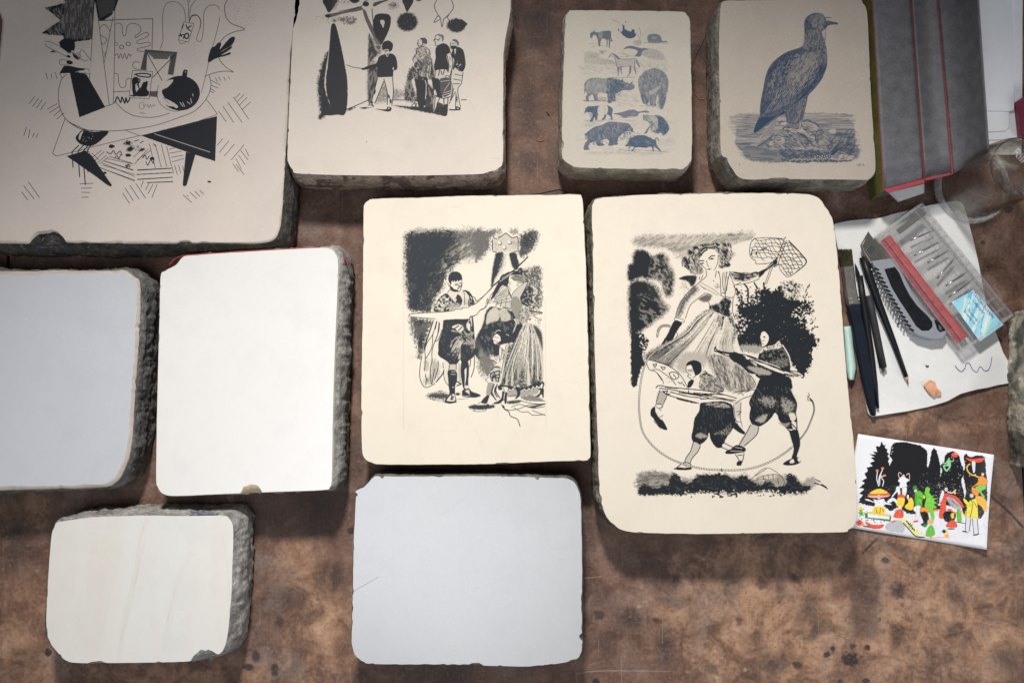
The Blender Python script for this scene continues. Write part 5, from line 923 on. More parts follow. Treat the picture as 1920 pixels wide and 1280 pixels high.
def prism(name, pts, z0, z1, mat, parent=None, bev=.0004, smooth=False, tr=True, zref=None, uv=None, step=None, sm=False, loc=None, zf=None):
    """upright slab from a picture-plane outline; zf bends it"""
    p = pts_of(pts)
    if sm: p = catmull(p, True, 5)
    w = unproject(p, z1 if zref is None else zref) if tr else p
    if area2(w) < 0: w = w[::-1]
    if step: w = resample(w, step)
    n = len(w); nr = normals(w, 1); V = []; F = []
    for z, o in ((z0, 0), (z1-bev, 0), (z1, -bev)):
        for i in range(n): V.append((w[i, 0]+nr[i, 0]*o, w[i, 1]+nr[i, 1]*o, z))
    for r in range(2):
        for i in range(n):
            j = (i+1) % n; F.append((r*n+i, r*n+j, (r+1)*n+j, (r+1)*n+i))
    F.append(tuple(range(2*n, 3*n))); F.append(tuple(range(n-1, -1, -1)))
    if zf: V = [(x, y, z+zf(x, y)) for x, y, z in V]
    o = build(name, V, F, mat, parent, uv=uv, loc=loc); tri_fill(o.data)
    return o
def tube(name, path, rad, mat, parent=None, sides=12, cap=True, loc=None, flat=1., smooth=True):
    P_ = [Vector(p) for p in path]; rad = (list(rad)+[rad[-1]]*len(P_))[:len(P_)] if isinstance(rad, (list, tuple)) else [rad]*len(P_); V = []; F = []
    up = Vector((0, 0, 1))
    for i, p in enumerate(P_):
        t = (P_[min(i+1, len(P_)-1)]-P_[max(i-1, 0)]).normalized(); s = t.cross(up)
        s = s.normalized() if s.length > 1e-4 else Vector((1, 0, 0)); u = s.cross(t)
        for k in range(sides):
            a = 2*math.pi*k/sides; V.append(p+(s*math.cos(a)+u*math.sin(a)*flat)*rad[i])
    for i in range(len(P_)-1):
        for k in range(sides):
            j = (k+1) % sides; F.append((i*sides+k, i*sides+j, (i+1)*sides+j, (i+1)*sides+k))
    if cap: F.append(tuple(range(sides-1, -1, -1))); F.append(tuple(range((len(P_)-1)*sides, len(P_)*sides)))
    return build(name, V, F, mat, parent, smooth=smooth, loc=loc)
# ---------------------------------------------------------------- materials
def mat(name): m = bpy.data.materials.new(name); m.use_nodes = True; return m, m.node_tree.nodes, m.node_tree.links, m.node_tree.nodes['Principled BSDF']
def noise(N, L, scale, detail=4, rough=.6, vec=None, dist=0):
    t = N.new('ShaderNodeTexNoise'); t.inputs['Scale'].default_value = scale; t.inputs['Detail'].default_value = detail; t.inputs['Roughness'].default_value = rough; t.inputs['Distortion'].default_value = dist
    if vec: L.new(vec, t.inputs['Vector'])
    return t
def coords(N, kind='Object', L=None, scale=None):
    t = N.new('ShaderNodeTexCoord')
    if not scale: return t.outputs[kind]
    m = N.new('ShaderNodeMapping'); m.inputs['Scale'].default_value = scale; L.new(t.outputs[kind], m.inputs[0]); return m.outputs[0]
def ramp(N, L, src, stops):
    r = N.new('ShaderNodeValToRGB'); e = r.color_ramp.elements
    while len(e) < len(stops): e.new(.5)
    for i, (p, c_) in enumerate(stops): e[i].position = p; e[i].color = (*(c_ if isinstance(c_, tuple) else (c_,)*3), 1)
    L.new(src, r.inputs[0]); return r.outputs[0]
def mix(N, L, f, a, b, mode='MIX'):
    m = N.new('ShaderNodeMix'); m.data_type = 'RGBA'; m.blend_type = mode
    for s, v in ((m.inputs[0], f), (m.inputs[6], a), (m.inputs[7], b)):
        if hasattr(v, 'links') or hasattr(v, 'is_linked'): L.new(v, s)
        elif isinstance(v, (int, float)): s.default_value = v
        else: s.default_value = (*v, 1)
    return m.outputs[2]
def bump(N, L, B, h, strength=.3, dist=.001):
    b = N.new('ShaderNodeBump'); b.inputs['Strength'].default_value = strength; b.inputs['Distance'].default_value = dist
    L.new(h, b.inputs['Height']); L.new(b.outputs[0], B.inputs['Normal'])
def plain(name, c_, rough=.5, metal=0, spec=.5, var=0, bumps=0, scale=300, coat=0):
    m, N, L, B = mat(name); B.inputs['Roughness'].default_value = rough; B.inputs['Metallic'].default_value = metal; B.inputs['Specular IOR Level'].default_value = spec
    B.inputs['Coat Weight'].default_value = coat; v = coords(N)
    n = noise(N, L, scale, 5, .65, v); n2 = noise(N, L, scale*.13, 3, .6, v)
    lo = tuple(x*(1-var) for x in c_); hi = tuple(min(x*(1+var), 1) for x in c_)
    L.new(ramp(N, L, mix(N, L, .5, n.outputs[0], n2.outputs[0]), [(.32, lo), (.68, hi)]), B.inputs['Base Color'])
    if bumps: bump(N, L, B, n.outputs[0], bumps, .0006)
    return m
def image_of(name, cv):
    im = bpy.data.images.new(name, cv.W, cv.H, alpha=False, float_buffer=False)
    im.colorspace_settings.name = 'Non-Color'
    a = np.ones((cv.H, cv.W, 4), np.float32); d = cv.d if cv.rgb else cv.d[..., None]
    a[..., :3] = np.clip(d, 0, 1) if not cv.rgb else np.clip(np.sqrt(d), 0, 1)
    im.pixels.foreach_set(a.ravel()); im.update(); im.pack(); return im
def img_node(N, L, im):
    t = N.new('ShaderNodeTexImage'); t.image = im; t.extension = 'EXTEND'; u = N.new('ShaderNodeUVMap'); u.uv_map = 'UVMap'; L.new(u.outputs[0], t.inputs[0]); return t.outputs[0]
def stone_face_mat(name, c_, ink=None, ink_col=(.035, .037, .042), rough=.55, streak=(.86, .74, .55), st=.12, ang=12, flecks=0, spec=.35, im=None):
    m, N, L, B = mat(name); v = coords(N)
    mp = N.new('ShaderNodeMapping'); mp.inputs['Rotation'].default_value = (0, 0, math.radians(ang)); mp.inputs['Scale'].default_value = (14, 2.2, 1); L.new(v, mp.inputs[0])
    s1 = noise(N, L, 1, 4, .6, mp.outputs[0], .6); s2 = noise(N, L, 6, 3, .5, v); s3 = noise(N, L, 900, 3, .7, v); s4 = noise(N, L, 170, 3, .8, v)
    c = mix(N, L, ramp(N, L, s1.outputs[0], [(.42, 0.), (.7, 1.)]), c_, tuple(a*(1-st)+b*st for a, b in zip(c_, streak)))
    c = mix(N, L, ramp(N, L, s2.outputs[0], [(.35, 0.), (.75, .12)]), c, tuple(x*.7 for x in c_))
    c = mix(N, L, ramp(N, L, s3.outputs[0], [(.35, 0.), (.8, .12)]), c, tuple(x*.6 for x in c_))
    c = mix(N, L, ramp(N, L, s4.outputs[0], [(.725, 0.), (.76, .45)]), c, (.2, .16, .12))
    s6 = noise(N, L, 22, 5, .65, v); c = mix(N, L, ramp(N, L, s6.outputs[0], [(.35, .10), (.5, 0.)]), c, tuple(x*.62 for x in c_)); s7 = noise(N, L, 330, 2, .6, v); c = mix(N, L, ramp(N, L, s7.outputs[0], [(.60, 0.), (.70, .10)]), c, (.95, .93, .9)); c = mix(N, L, ramp(N, L, s7.outputs[0], [(.24, .22), (.34, 0.)]), c, tuple(x*.5 for x in c_))
    if flecks:
        f = noise(N, L, 130, 2, .9, v); f2 = noise(N, L, 9, 2, .5, v)
        g = mix(N, L, 1., ramp(N, L, f.outputs[0], [(.70, 0.), (.74, .6)]), ramp(N, L, f2.outputs[0], [(.5, 0.), (.62, 1.)]), 'MULTIPLY')
        c = mix(N, L, g, c, (.95, .95, .95))
    B.inputs['Roughness'].default_value = rough; B.inputs['Specular IOR Level'].default_value = spec
    if im:
        k = ramp(N, L, img_node(N, L, im), [(0, 0.), (.5, .53), (.93, 1.)]); c = mix(N, L, k, c, ink_col); B.inputs['Specular IOR Level'].default_value = spec*.6 if spec < .5 else spec
        
    L.new(c, B.inputs['Base Color']); bump(N, L, B, s3.outputs[0], .05, .0003)
    return m
def side_mat(name, c_, dark, accents=(), grime=.5, seed=0., gl=.75):
    m, N, L, B = mat(name); v = coords(N); mp = N.new('ShaderNodeMapping'); mp.inputs['Location'].default_value = (seed, seed*1.7, 0); L.new(v, mp.inputs[0]); v = mp.outputs[0]
    n1 = noise(N, L, 260, 6, .7, v); n2 = noise(N, L, 45, 5, .7, v, .5); n3 = noise(N, L, 900, 3, .7, v)
    c = ramp(N, L, n2.outputs[0], [(.5-grime*.3, tuple(dark)), (.72-grime*.1, tuple(c_))])
    c = mix(N, L, ramp(N, L, n1.outputs[0], [(.35, .6), (.55, 0.)]), c, tuple(x*.6 for x in dark))
    for i, (ac, lo, hi, sc_) in enumerate(accents):
        a = noise(N, L, sc_, 4, .7, v, .3); mm = N.new('ShaderNodeMapping'); mm.inputs['Location'].default_value = (3.1+i*7, 1.3+i*3, i); L.new(v, mm.inputs[0]); L.new(mm.outputs[0], a.inputs['Vector'])
        c = mix(N, L, ramp(N, L, a.outputs[0], [(lo, 0.), (hi, .85)]), c, ac)
    B.inputs['Roughness'].default_value = gl; L.new(c, B.inputs['Base Color'])
    vo = N.new('ShaderNodeTexVoronoi'); vo.inputs['Scale'].default_value = 190; vo.inputs['Randomness'].default_value = 1; L.new(v, vo.inputs['Vector']); c2 = mix(N, L, .5, n1.outputs[0], n3.outputs[0]); bump(N, L, B, mix(N, L, .35, c2, vo.outputs['Distance']), 1., .0026)
    return m
# ---------------------------------------------------------------- table
def table_stains():
    c = Canvas(-60, -60, 1980, 1340, 0, res=.75, rgb=True, base=(.0, .0, .0)); R_, G_, B_ = (1, 0, 0), (0, 1, 0), (0, 0, 1)
    S = []
    for x, y, rx, ry in ((1650, 1150, 420, 170), (1430, 1130, 150, 150), (1270, 1150, 130, 110), (1800, 1020, 160, 90), (1380, 1060, 50, 130), (1500, 1230, 260, 90), (1860, 1190, 120, 150), (620, 1180, 100, 110), (560, 1060, 60, 90), (60, 1180, 90, 130), (350, 1262, 240, 40), (40, 960, 60, 50), (1600, 850, 60, 50), (1750, 790, 130, 30)):
        c.b(x, y, rx, ry, v=R_, a=.8, f=.9, r=.35)
    c.at(1080, 900, 2.286)
    d = []
    lay = [(1325, 345, 16, 14, .9, .3), (1240, 397, 30, 11, .9, .3), (1075, 747, 17, 22, .8, .25), (1103, 722, 15, 24, .8, .3), (1185, 710, 16, 18, .75, .3), (1172, 765, 44, 30, .8, .35), (1247, 716, 15, 14, .8, .25), (1240, 862, 18, 16, .8, .3), (1130, 862, 14, 14, .8, .3), (1300, 597, 9, 9, 1, .2),
           (430, 430, 26, 36, .7, .5), (345, 600, 20, 18, .6, .4), (1378, 470, 36, 46, .7, .6), (655, 440, 80, 110, .6, .9), (380, 710, 60, 110, .7, .8), (230, 590, 100, 70, .65, .8), (100, 575, 30, 24, .7, .5), (90, 862, 18, 14, .9, .3), (940, 420, 40, 30, .6, .6), (850, 790, 80, 40, .6, .7), (800, 440, 34, 30, .5, .6), (1120, 480, 60, 60, .4, .8), (1600, 765, 30, 26, .35, .3), (578, 805, 30, 26, .35, .3), (1840, 770, 110, 90, .5, .9), (950, 790, 26, 20, .6, .4), (1000, 560, 90, 120, .5, .9), (700, 600, 20, 30, .5, .5), (1770, 540, 30, 14, .5, .6), (1640, 620, 30, 20, .5, .6), (1770, 440, 50, 24, .4, .7), (1840, 90, 40, 30, .5, .6)]
    c.d[:] = c.d
    for x, y, rx, ry, a, f in lay: c.b(x, y, rx, ry, v=(0, 1, 0), a=min(1, a*1.05), f=min(1, f+.08), r=.5)
    c.p('1180,380 1300,390 1290,660 1240,672 1190,660', v=(0, .38, 0), a=.8, e=14, r=5)
    c.ls('1780,70 1850,130 1915,200|1290,250 1230,310', 4, v=G_, a=.8, t=.2, r=1)
    for s_ in ('1310,250 1318,350 1320,450 1300,600 1290,665', '1150,560 1158,640 1175,690', '465,360 462,430 450,520', '870,290 880,400 905,480', '520,480 540,600 530,720'):
        c.l(s_, 34, v=B_, a=.06, r=5); c.l(s_, 20, v=B_, a=.07, r=5)
    c.ls('0,828 120,815 400,818|30,420 110,412', 1.2, v=B_, a=.8, t=.3); c.sp('40,250 1900,250 1900,860 40,860', 160, .7, v=(0, .9, 0), a=.8, seed=2, el=1.4); c.sp('40,250 1900,250 1900,860 40,860', 60, .5, v=(0, 0, .9), a=.8, seed=5)
    c.b(725, 810, 10, 10, v=B_, a=.8, f=.4); c.b(270, 540, 12, 10, v=B_, a=.7, f=.4); c.b(1760, 770, 10, 9, v=B_, a=.6, f=.4)
    c.at(0, 0, 1)
    for x, y, rx, ry, a, f in ((659, 994, 8, 8, .9, .3), (480, 1230, 10, 14, .8, .4), (465, 1250, 14, 8, .8, .4), (515, 1255, 9, 14, .8, .4), (524, 1165, 9, 14, .6, .4), (90, 1222, 8, 8, .9, .3), (540, 1120, 50, 40, .5, .9), (30, 1000, 40, 90, .6, .9), (75, 900, 60, 30, .5, .9), (600, 950, 60, 60, .5, .9), (630, 1080, 14, 30, .5, .6), (560, 460, 7, 7, .6, .5), (668, 414, 4, 4, .8, .4), (990, 200, 26, 60, .45, .8), (985, 300, 34, 30, .5, .7), (1870, 625, 20, 50, .5, .8), (1891, 392, 9, 8, .8, .15), (1843, 455, 6, 5, .7, .3), (1700, 890, 18, 10, .0, .5), (1895, 800, 10, 80, .7, .8), (1100, 1000, 30, 100, .6, .9), (1010, 40, 60, 60, .5, .9), (1780, 780, 60, 30, .4, .8)):
        c.b(x, y, rx, ry, v=(0, 1, 0), a=a, f=f, r=.2)
    c.l('575,300 630,330 700,420 690,460', 1.4, v=B_, a=.25); c.l('430,925 440,960', 10, v=B_, a=.4, t=.4)
    c.b(668, 478, 14, 20, v=G_, a=.35, f=.15); c.b(668, 478, 11, 17, v=(0, 0, 0), a=.6, f=.2)
    return c
def table_material():
    cv = table_stains(); im = bpy.data.images.new('table_stain_map', cv.W, cv.H, alpha=False); im.colorspace_settings.name = 'Non-Color'
    a = np.ones((cv.H, cv.W, 4), np.float32); a[..., :3] = np.clip(cv.d, 0, 1); im.pixels.foreach_set(a.ravel()); im.update(); im.pack()
    m, N, L, B = mat('worn_leathery_board'); v = coords(N)
    k = img_node(N, L, im); sp = N.new('ShaderNodeSeparateColor'); L.new(k, sp.inputs[0])
    n1 = noise(N, L, 5, 6, .62, v, .4); n2 = noise(N, L, 26, 7, .68, v, .6); n3 = noise(N, L, 240, 6, .7, v); n4 = noise(N, L, 1500, 3, .7, v)
    st = N.new('ShaderNodeMapping'); st.inputs['Scale'].default_value = (60, 7, 1); L.new(v, st.inputs[0]); n5 = noise(N, L, 1, 5, .65, st.outputs[0], .5)
    c = ramp(N, L, n2.outputs[0], [(.30, (.075, .042, .032)), (.48, (.150, .083, .059)), (.60, (.205, .122, .091)), (.74, (.30, .200, .155))])
    o = ramp(N, L, n2.outputs[0], [(.28, (.19, .105, .065)), (.46, (.37, .205, .122)), (.58, (.50, .295, .180)), (.74, (.64, .43, .29))])
    f = mix(N, L, .5, sp.outputs[0], ramp(N, L, n1.outputs[0], [(.33, 0.), (.56, 1.)]), 'MULTIPLY')
    f = mix(N, L, ramp(N, L, n2.outputs[0], [(.30, .15), (.5, 1.)]), (0, 0, 0), f)
    c = mix(N, L, f, c, o)
    c = mix(N, L, ramp(N, L, n1.outputs[0], [(.35, .6), (.45, 0.)]), c, (.05, .037, .037)); n0 = noise(N, L, 8, 8, .72, v, .3); c = mix(N, L, ramp(N, L, n0.outputs[0], [(.56, 0.), (.63, .32)]), c, (.30, .24, .21)); c = mix(N, L, ramp(N, L, n0.outputs[0], [(.36, .5), (.42, 0.)]), c, (.055, .034, .03))
    c = mix(N, L, ramp(N, L, n5.outputs[0], [(.55, 0.), (.78, .30)]), c, (.22, .17, .15))
    c = mix(N, L, sp.outputs[1], c, (.022, .021, .024)); c = mix(N, L, sp.outputs[2], c, (.36, .30, .26))
    c = mix(N, L, ramp(N, L, n3.outputs[0], [(.34, .6), (.46, 0.)]), c, (.048, .031, .026)); c = mix(N, L, ramp(N, L, n3.outputs[0], [(.56, 0.), (.68, .35)]), c, (.42, .31, .25))
    c = mix(N, L, ramp(N, L, n4.outputs[0], [(.58, 0.), (.78, .4)]), c, (.34, .24, .19))
    vo = N.new('ShaderNodeTexVoronoi'); vo.feature = 'DISTANCE_TO_EDGE'; vo.inputs['Scale'].default_value = 9; nn = noise(N, L, 14, 4, .6, v)
    vm = N.new('ShaderNodeMix'); vm.data_type = 'VECTOR'; vm.inputs[0].default_value = .12; L.new(v, vm.inputs[4]); L.new(nn.outputs[1], vm.inputs[5]); L.new(vm.outputs[1], vo.inputs['Vector'])
    c = mix(N, L, mix(N, L, 1., ramp(N, L, vo.outputs[0], [(.0, .5), (.006, 0.)]), ramp(N, L, n1.outputs[0], [(.5, 0.), (.6, 1.)]), 'MULTIPLY'), c, (.04, .025, .02))
    s9 = N.new('ShaderNodeMapping'); s9.inputs['Scale'].default_value = (420, 12, 1); s9.inputs['Rotation'].default_value = (0, 0, .5); L.new(v, s9.inputs[0]); n9 = noise(N, L, 1, 2, .5, s9.outputs[0])
    c = mix(N, L, ramp(N, L, n9.outputs[0], [(.68, 0.), (.74, .35)]), c, (.40, .29, .23))
    n7 = noise(N, L, 75, 6, .8, v, .8); c = mix(N, L, ramp(N, L, n7.outputs[0], [(.64, 0.), (.70, .75)]), c, (.035, .028, .028)); c = mix(N, L, ramp(N, L, n7.outputs[0], [(.28, .5), (.34, 0.)]), c, (.36, .26, .20))
    L.new(c, B.inputs['Base Color']); L.new(ramp(N, L, n2.outputs[0], [(.3, .42), (.7, .62)]), B.inputs['Roughness']); B.inputs['Specular IOR Level'].default_value = .28
    bump(N, L, B, mix(N, L, .4, n3.outputs[0], n4.outputs[0]), .6, .0009)
    return m, cv
tm, tcv = table_material()
def board(name, pts):
    o = prism(name, pts, -.03, 0, tm, bev=.0012, zref=0, uv=tcv); o['kind'] = 'structure'; return o
board('table_top', '21,-120 17,560 -300,580 -300,1400 1938,1400 1934,1180 1918,900 1897,640 1903,596 2040,560 2040,-120')
board('table_board', '-300,-120 15,-120 12,554 -300,574')
board('table_board', '2044,-120 2300,-120 2300,1400 1943,1400 1939,1180 1923,900 1902,640 1908,600 2044,566')
fm_ = plain('dark_floor', (.02, .018, .016), .9, var=.3, scale=8)
fl = build('floor', [(-3, -3, -.76), (3, -3, -.76), (3, 3, -.76), (-3, 3, -.76)], [(0, 1, 2, 3)], fm_); fl['kind'] = 'structure'
# ---------------------------------------------------------------- lithographic stones
GRP = 'lithographic stones laid out on the table'
def stone(label, outline, face, side, bulge=(0, 0, 0, 0), seed=1, chips=(), rim=0, rim_mat=None, T=TOP, rough=1., cv=None, edge=None, jag=1., chip_mat=None, drawing=None, taper=.0):
    """outline in picture units; bulge (left, right, top, bottom) in metres; chips (x, y, half width, depth) in picture units"""
    p = catmull(pts_of(outline), True, 5); w = unproject(p, T)
    if area2(w) < 0: w = w[::-1]
    w = resample(w, .0017); n = len(w); nr = normals(w, 8); mm = (CAM_H-T)/CAM_F
    nz = ring_noise(n, ((18, .0005), (6, .00045), (2.5, .0003)), seed)*jag
    R = np.random.RandomState(seed); bite = np.zeros(n)
    for _ in range(int(n/26*jag)):
        c_ = R.randint(n); h = R.uniform(1, 4.5); d = R.uniform(.0003, .0014)
        dd = np.minimum(np.abs(np.arange(n)-c_), n-np.abs(np.arange(n)-c_)); bite = np.maximum(bite, d*np.clip(1-dd/h, 0, 1)**.6)
    base = w+nr*(nz*.5)[:, None]; chip = np.zeros(n)
    for cx, cy, hw, dp in chips:
        q = unproject([(cx, cy)], T)[0]; dd = np.hypot(*(w-q).T)/(hw*mm)
        chip = np.maximum(chip, dp*mm*np.clip(1-dd**2, 0, 1)**.7*(1+.25*ring_noise(n, ((4, .8),), seed+5)))
    e0 = base-nr*(bite+chip)[:, None]
    cen = w.mean(0); loc = Vector((cen[0], cen[1], 0))
    root = thing('lithographic_stone', label, 'printing stone', loc, GRP)
    V, F, FM = [], [], []
    rings = []
    if rim:
        rn = ring_noise(n, ((40, .0012), (14, .0009), (5, .0004)), seed+9)
        inner = e0-nr*(rim*mm+rn)[:, None]; face_ring = inner
        rings.append((inner, np.full(n, T)))
        rings.append(((inner+e0)/2, np.full(n, T-.0005)))
        rings.append((e0, np.full(n, T-.0018)-chip*.3))
    else:
        face_ring = e0; rings.append((e0, np.full(n, T)))
    nrim = len(rings)
    T1 = T-(.0018 if rim else 0)
    rings.append((base+nr*.0005, T1-.0012-chip*.35)); rings.append((base+nr*.0012, T1-.004-chip*.55))
    bl, br, bt, bb = bulge; dirb = np.clip(nr[:, 0], 0, 1)*br+np.clip(-nr[:, 0], 0, 1)*bl+np.clip(nr[:, 1], 0, 1)*bt+np.clip(-nr[:, 1], 0, 1)*bb
    K = 15; lev = np.linspace(T1-.008, .0, K); prev = ring_noise(n, ((90, .0022), (30, .0012), (9, .0006), (3, .0005)), seed+20)
    for k, z in enumerate(lev):
        cur = ring_noise(n, ((90, .0012), (30, .0013), (9, .0008), (3., .0009)), seed+21+k); prev = prev*.62+(np.abs(cur)*1.6-.0012)*.62
        f = min(1, (k+1)/6.)**.7; low = 1-.25*(k/(K-1.))**3
        off = .0015+f*dirb*low+prev*rough-taper*k/K-(.0025 if k == K-1 else 0)
        rings.append((base+nr*off[:, None], np.full(n, z)))
    for q, z in rings: V += [(q[i, 0], q[i, 1], z[i]) for i in range(n)]
    for r in range(len(rings)-1):
        mi = 1 if r < nrim-1 else (2 if r < nrim+ (1 if edge else -1) else 0)
        for i in range(n):
            j = (i+1) % n; F.append((r*n+i, (r+1)*n+i, (r+1)*n+j, r*n+j)); FM.append(3 if chip_mat and r in (nrim-1, nrim) and chip[i] > .001 else mi)
    F.append(tuple(range((len(rings)-1)*n+n-1, (len(rings)-1)*n-1, -1))); FM.append(0)
    b = build('stone_body', V, F, [side, rim_mat or side, edge or side, chip_mat or side], root, smooth=True, fm=FM); tri_fill(b.data)
    me = b.data
    Vf = [(x, y, T) for x, y in face_ring]; o = build('printing_face', Vf, [tuple(range(n))], face, root, uv=cv); tri_fill(o.data)
    if drawing:
        x0, y0, x1, y1 = drawing; q = [W2(x0, y1, T), W2(x1, y1, T), W2(x1, y0, T), W2(x0, y0, T)]
        build('ink_drawing', [(a, b_, T+.00006) for a, b_ in q], [(0, 1, 2, 3)], face, root, uv=cv)
    return root
def ink_stone(name, cv, base, **k): return stone_face_mat(name, base, im=image_of(name+'_ink', cv), **k)
CREAM = (.77, .70, .585)
# chalk-still-life stone, top left
side_a = side_mat('inked_dark_side', (.16, .14, .12), (.02, .022, .02), ((( .02, .05, .14), .58, .68, 30), ((.45, .42, .4), .60, .70, 120), ((.03, .06, .03), .56, .66, 14)), seed=.3)
cv = draw_still_life()
stone('large cream printing stone with black still life drawing and blue stained rough sides', '9,-30 3,40 0,78 -12,200 -25,330 -30,440 -14,455 0,456 60,457 100,455 130,455 160,456 300,457 420,456 480,457 510,451 522,435 528,400 536,280 544,100 550,-30 300,-34',
      ink_stone('still_life', cv, (.62, .545, .495), rough=.55, ink_col=(.016, .018, .024), st=.12), side_a, (0, .004, 0, .010), 3, drawing=(8, -25, 492, 392), chips=((88, 457, 34, 24), (345, 458, 14, 4), (522, 376, 8, 5)), cv=cv, rim=4, rim_mat=plain('worn_stone_rim', (.55, .49, .42), .6, var=.2))
cv = draw_lecture()
side_b = side_mat('tan_stained_side', (.72, .59, .48), (.22, .155, .125), (((.12, .08, .075), .52, .58, 36),), grime=.75, seed=2.1)
stone('cream printing stone with black drawing of a person pointing before three standing men', '563,-30 554,0 547,100 542,200 539,290 541,305 549,318 566,326 700,329 850,328 920,324 936,315 943,296 943,200 944,100 945,-30 760,-34',
      ink_stone('lecture', cv, (.66, .59, .52), ink_col=(.030, .030, .036), st=.14), side_b, (0, .001, 0, .008), 8, drawing=(586, -25, 890, 232), cv=cv, jag=.6, rough=.6, chips=((925, 326, 18, 3),))
cv = draw_animals()
side_c = side_mat('pale_gritty_side', (.70, .63, .52), (.30, .26, .21), seed=4.2, grime=.5)
stone('small beige printing stone covered with blue grey engravings of many animals', '1060,38 1066,25 1077,20 1150,20 1210,21 1275,22 1288,28 1294,42 1295,100 1297,200 1297,290 1293,305 1285,314 1272,318 1200,317 1150,316 1085,314 1070,309 1058,300 1054,285 1055,200 1058,100',
      ink_stone('animals', cv, (.49, .445, .38), ink_col=(.050, .080, .128), st=.1), side_c, (.001, 0, 0, .002), 13, drawing=(1084, 36, 1262, 299), cv=cv, jag=1.1, rough=.6, chips=((1056, 272, 9, 4), (1060, 184, 5, 3), (1262, 318, 12, 3)))
cv = draw_vulture()
side_d = side_mat('speckled_grey_side', (.50, .46, .40), (.18, .16, .135), seed=6.4, grime=.4)
stone('beige printing stone with a large blue grey engraving of a vulture on a rock', '1350,30 1352,12 1360,2 1400,1 1500,0 1605,0 1617,6 1625,20 1628,60 1633,180 1640,280 1641,315 1638,326 1628,336 1615,337 1500,336 1450,336 1392,335 1372,315 1362,297 1352,283 1350,200 1348,100',
      ink_stone('vulture', cv, (.42, .365, .31), ink_col=(.024, .046, .085), st=.2, streak=(.3, .25, .22)), side_d, (.003, 0, 0, .002), 17, drawing=(1374, 20, 1616, 308), cv=cv, jag=.5, rough=.7, chips=((1460, 337, 20, 3), (1351, 190, 4, 3)))
# the two cream stones in the middle
side_e = side_mat('cream_side', (.40, .35, .27), (.09, .075, .055), seed=8.4, grime=.5)
cv = draw_winged_boy()
stone('cream printing stone with black drawing of a winged boy beside a lady in skirt', '682,400 683,384 691,376 705,373 800,370 900,367 1000,366 1080,365 1090,369 1093,385 1096,450 1100,550 1104,700 1106,800 1107,850 1103,860 1095,863 1050,864 950,868 850,870 720,870 698,867 685,860 679,845 678,800 678,700 680,600 681,500',
      ink_stone('winged_boy', cv, CREAM, ink_col=(.030, .035, .042), st=.14, ang=62), side_e, (0, 0, 0, 0), 23, drawing=(752, 425, 1034, 806), cv=cv, jag=.8, rough=.5)
cv = draw_rope_girl()
side_f = side_mat('dark_flinty_side', (.42, .37, .29), (.06, .05, .04), (((.02, .02, .02), .56, .62, 70),), seed=9.4, grime=.8)
stone('largest cream printing stone with black drawing of a girl skipping rope over two branch carriers', '1110,400 1112,382 1121,372 1160,369 1200,366 1350,363 1490,363 1530,369 1547,386 1556,402 1562,418 1572,500 1583,650 1592,750 1602,850 1606,950 1602,983 1590,993 1570,997 1400,999 1300,1000 1200,998 1160,990 1140,972 1130,950 1124,920 1120,800 1115,650 1112,500',
      ink_stone('rope_girl', cv, (.73, .655, .555), ink_col=(.012, .015, .019), st=.06, ang=70), side_f, (.003, 0, 0, 0), 29, drawing=(1170, 432, 1556, 938), cv=cv, jag=.8, rough=.9, chips=((1110, 560, 8, 3), (1122, 935, 9, 4)))
# blank stones
side_g = side_mat('grey_broken_side', (.62, .60, .55), (.24, .225, .205), (((.5, .48, .44), .56, .66, 60),), seed=11.1, grime=.5)
red = plain('red_paint', (.28, .02, .025), .5, var=.4, scale=500)
W_ = stone('blank white printing stone with brown chip at its lower edge and rough right side', '330,497 342,483 360,479 450,473 540,468 600,465 620,467 630,478 634,495 632,560 628,650 625,750 623,850 622,900 618,913 605,918 500,922 400,926 330,929 306,925 296,912 293,890 295,750 299,600 301,520 310,508',
      stone_face_mat('blank_white_face', (.80, .785, .765), st=.03, rough=.30, spec=.9), side_g, (0, .0105, .0025, 0), 37, chips=((473, 925, 18, 17), (462, 926, 10, 13)), chip_mat=plain('chip_break', (.80, .60, .40), .6, var=.4, scale=160), edge=plain('smoothed_edge', (.6, .57, .5), .6, var=.25, scale=200), jag=.35, rough=1.1)
side_h = side_mat('black_pitted_side', (.34, .325, .31), (.085, .083, .082), (((.35, .34, .32), .66, .72, 300),), seed=13.3, grime=.5)
stone('blank blue grey printing stone with beige rim and dark side at left frame edge', '-90,510 0,508 60,508 100,506 150,507 200,507 233,506 250,518 262,532 262,600 260,640 255,700 250,780 246,830 240,860 228,890 215,905 200,913 150,916 100,917 0,920 -90,922 -110,700',
      stone_face_mat('blank_blue_face', (.56, .575, .615), st=0, rough=.30, flecks=1, spec=.9), side_h, (0, .004, .002, .001), 41, rim=6, rim_mat=plain('beige_rim', (.47, .41, .35), .6, var=.2, scale=150), jag=1.3, rough=1.3, chips=((258, 612, 6, 5),))
def draw_scratches():
    c = Canvas(655, 885, 1096, 1252, TOP, res=1.3); c.at(630, 860, 3.048)
    c.l('98,757 170,715 243,673', .9, v=1, a=.9, sm=0); c.ls('243,640 330,555 430,470|520,370 640,290 760,200|1040,600 1180,540 1380,480|780,745 900,705 1010,660|130,700 200,660', .8, v=1, a=.18, t=.2)
    c.sp('110,100 1400,100 1400,1170 100,1170', 40, .4, v=1, a=.4, seed=3)
    return c
cvj = draw_scratches()
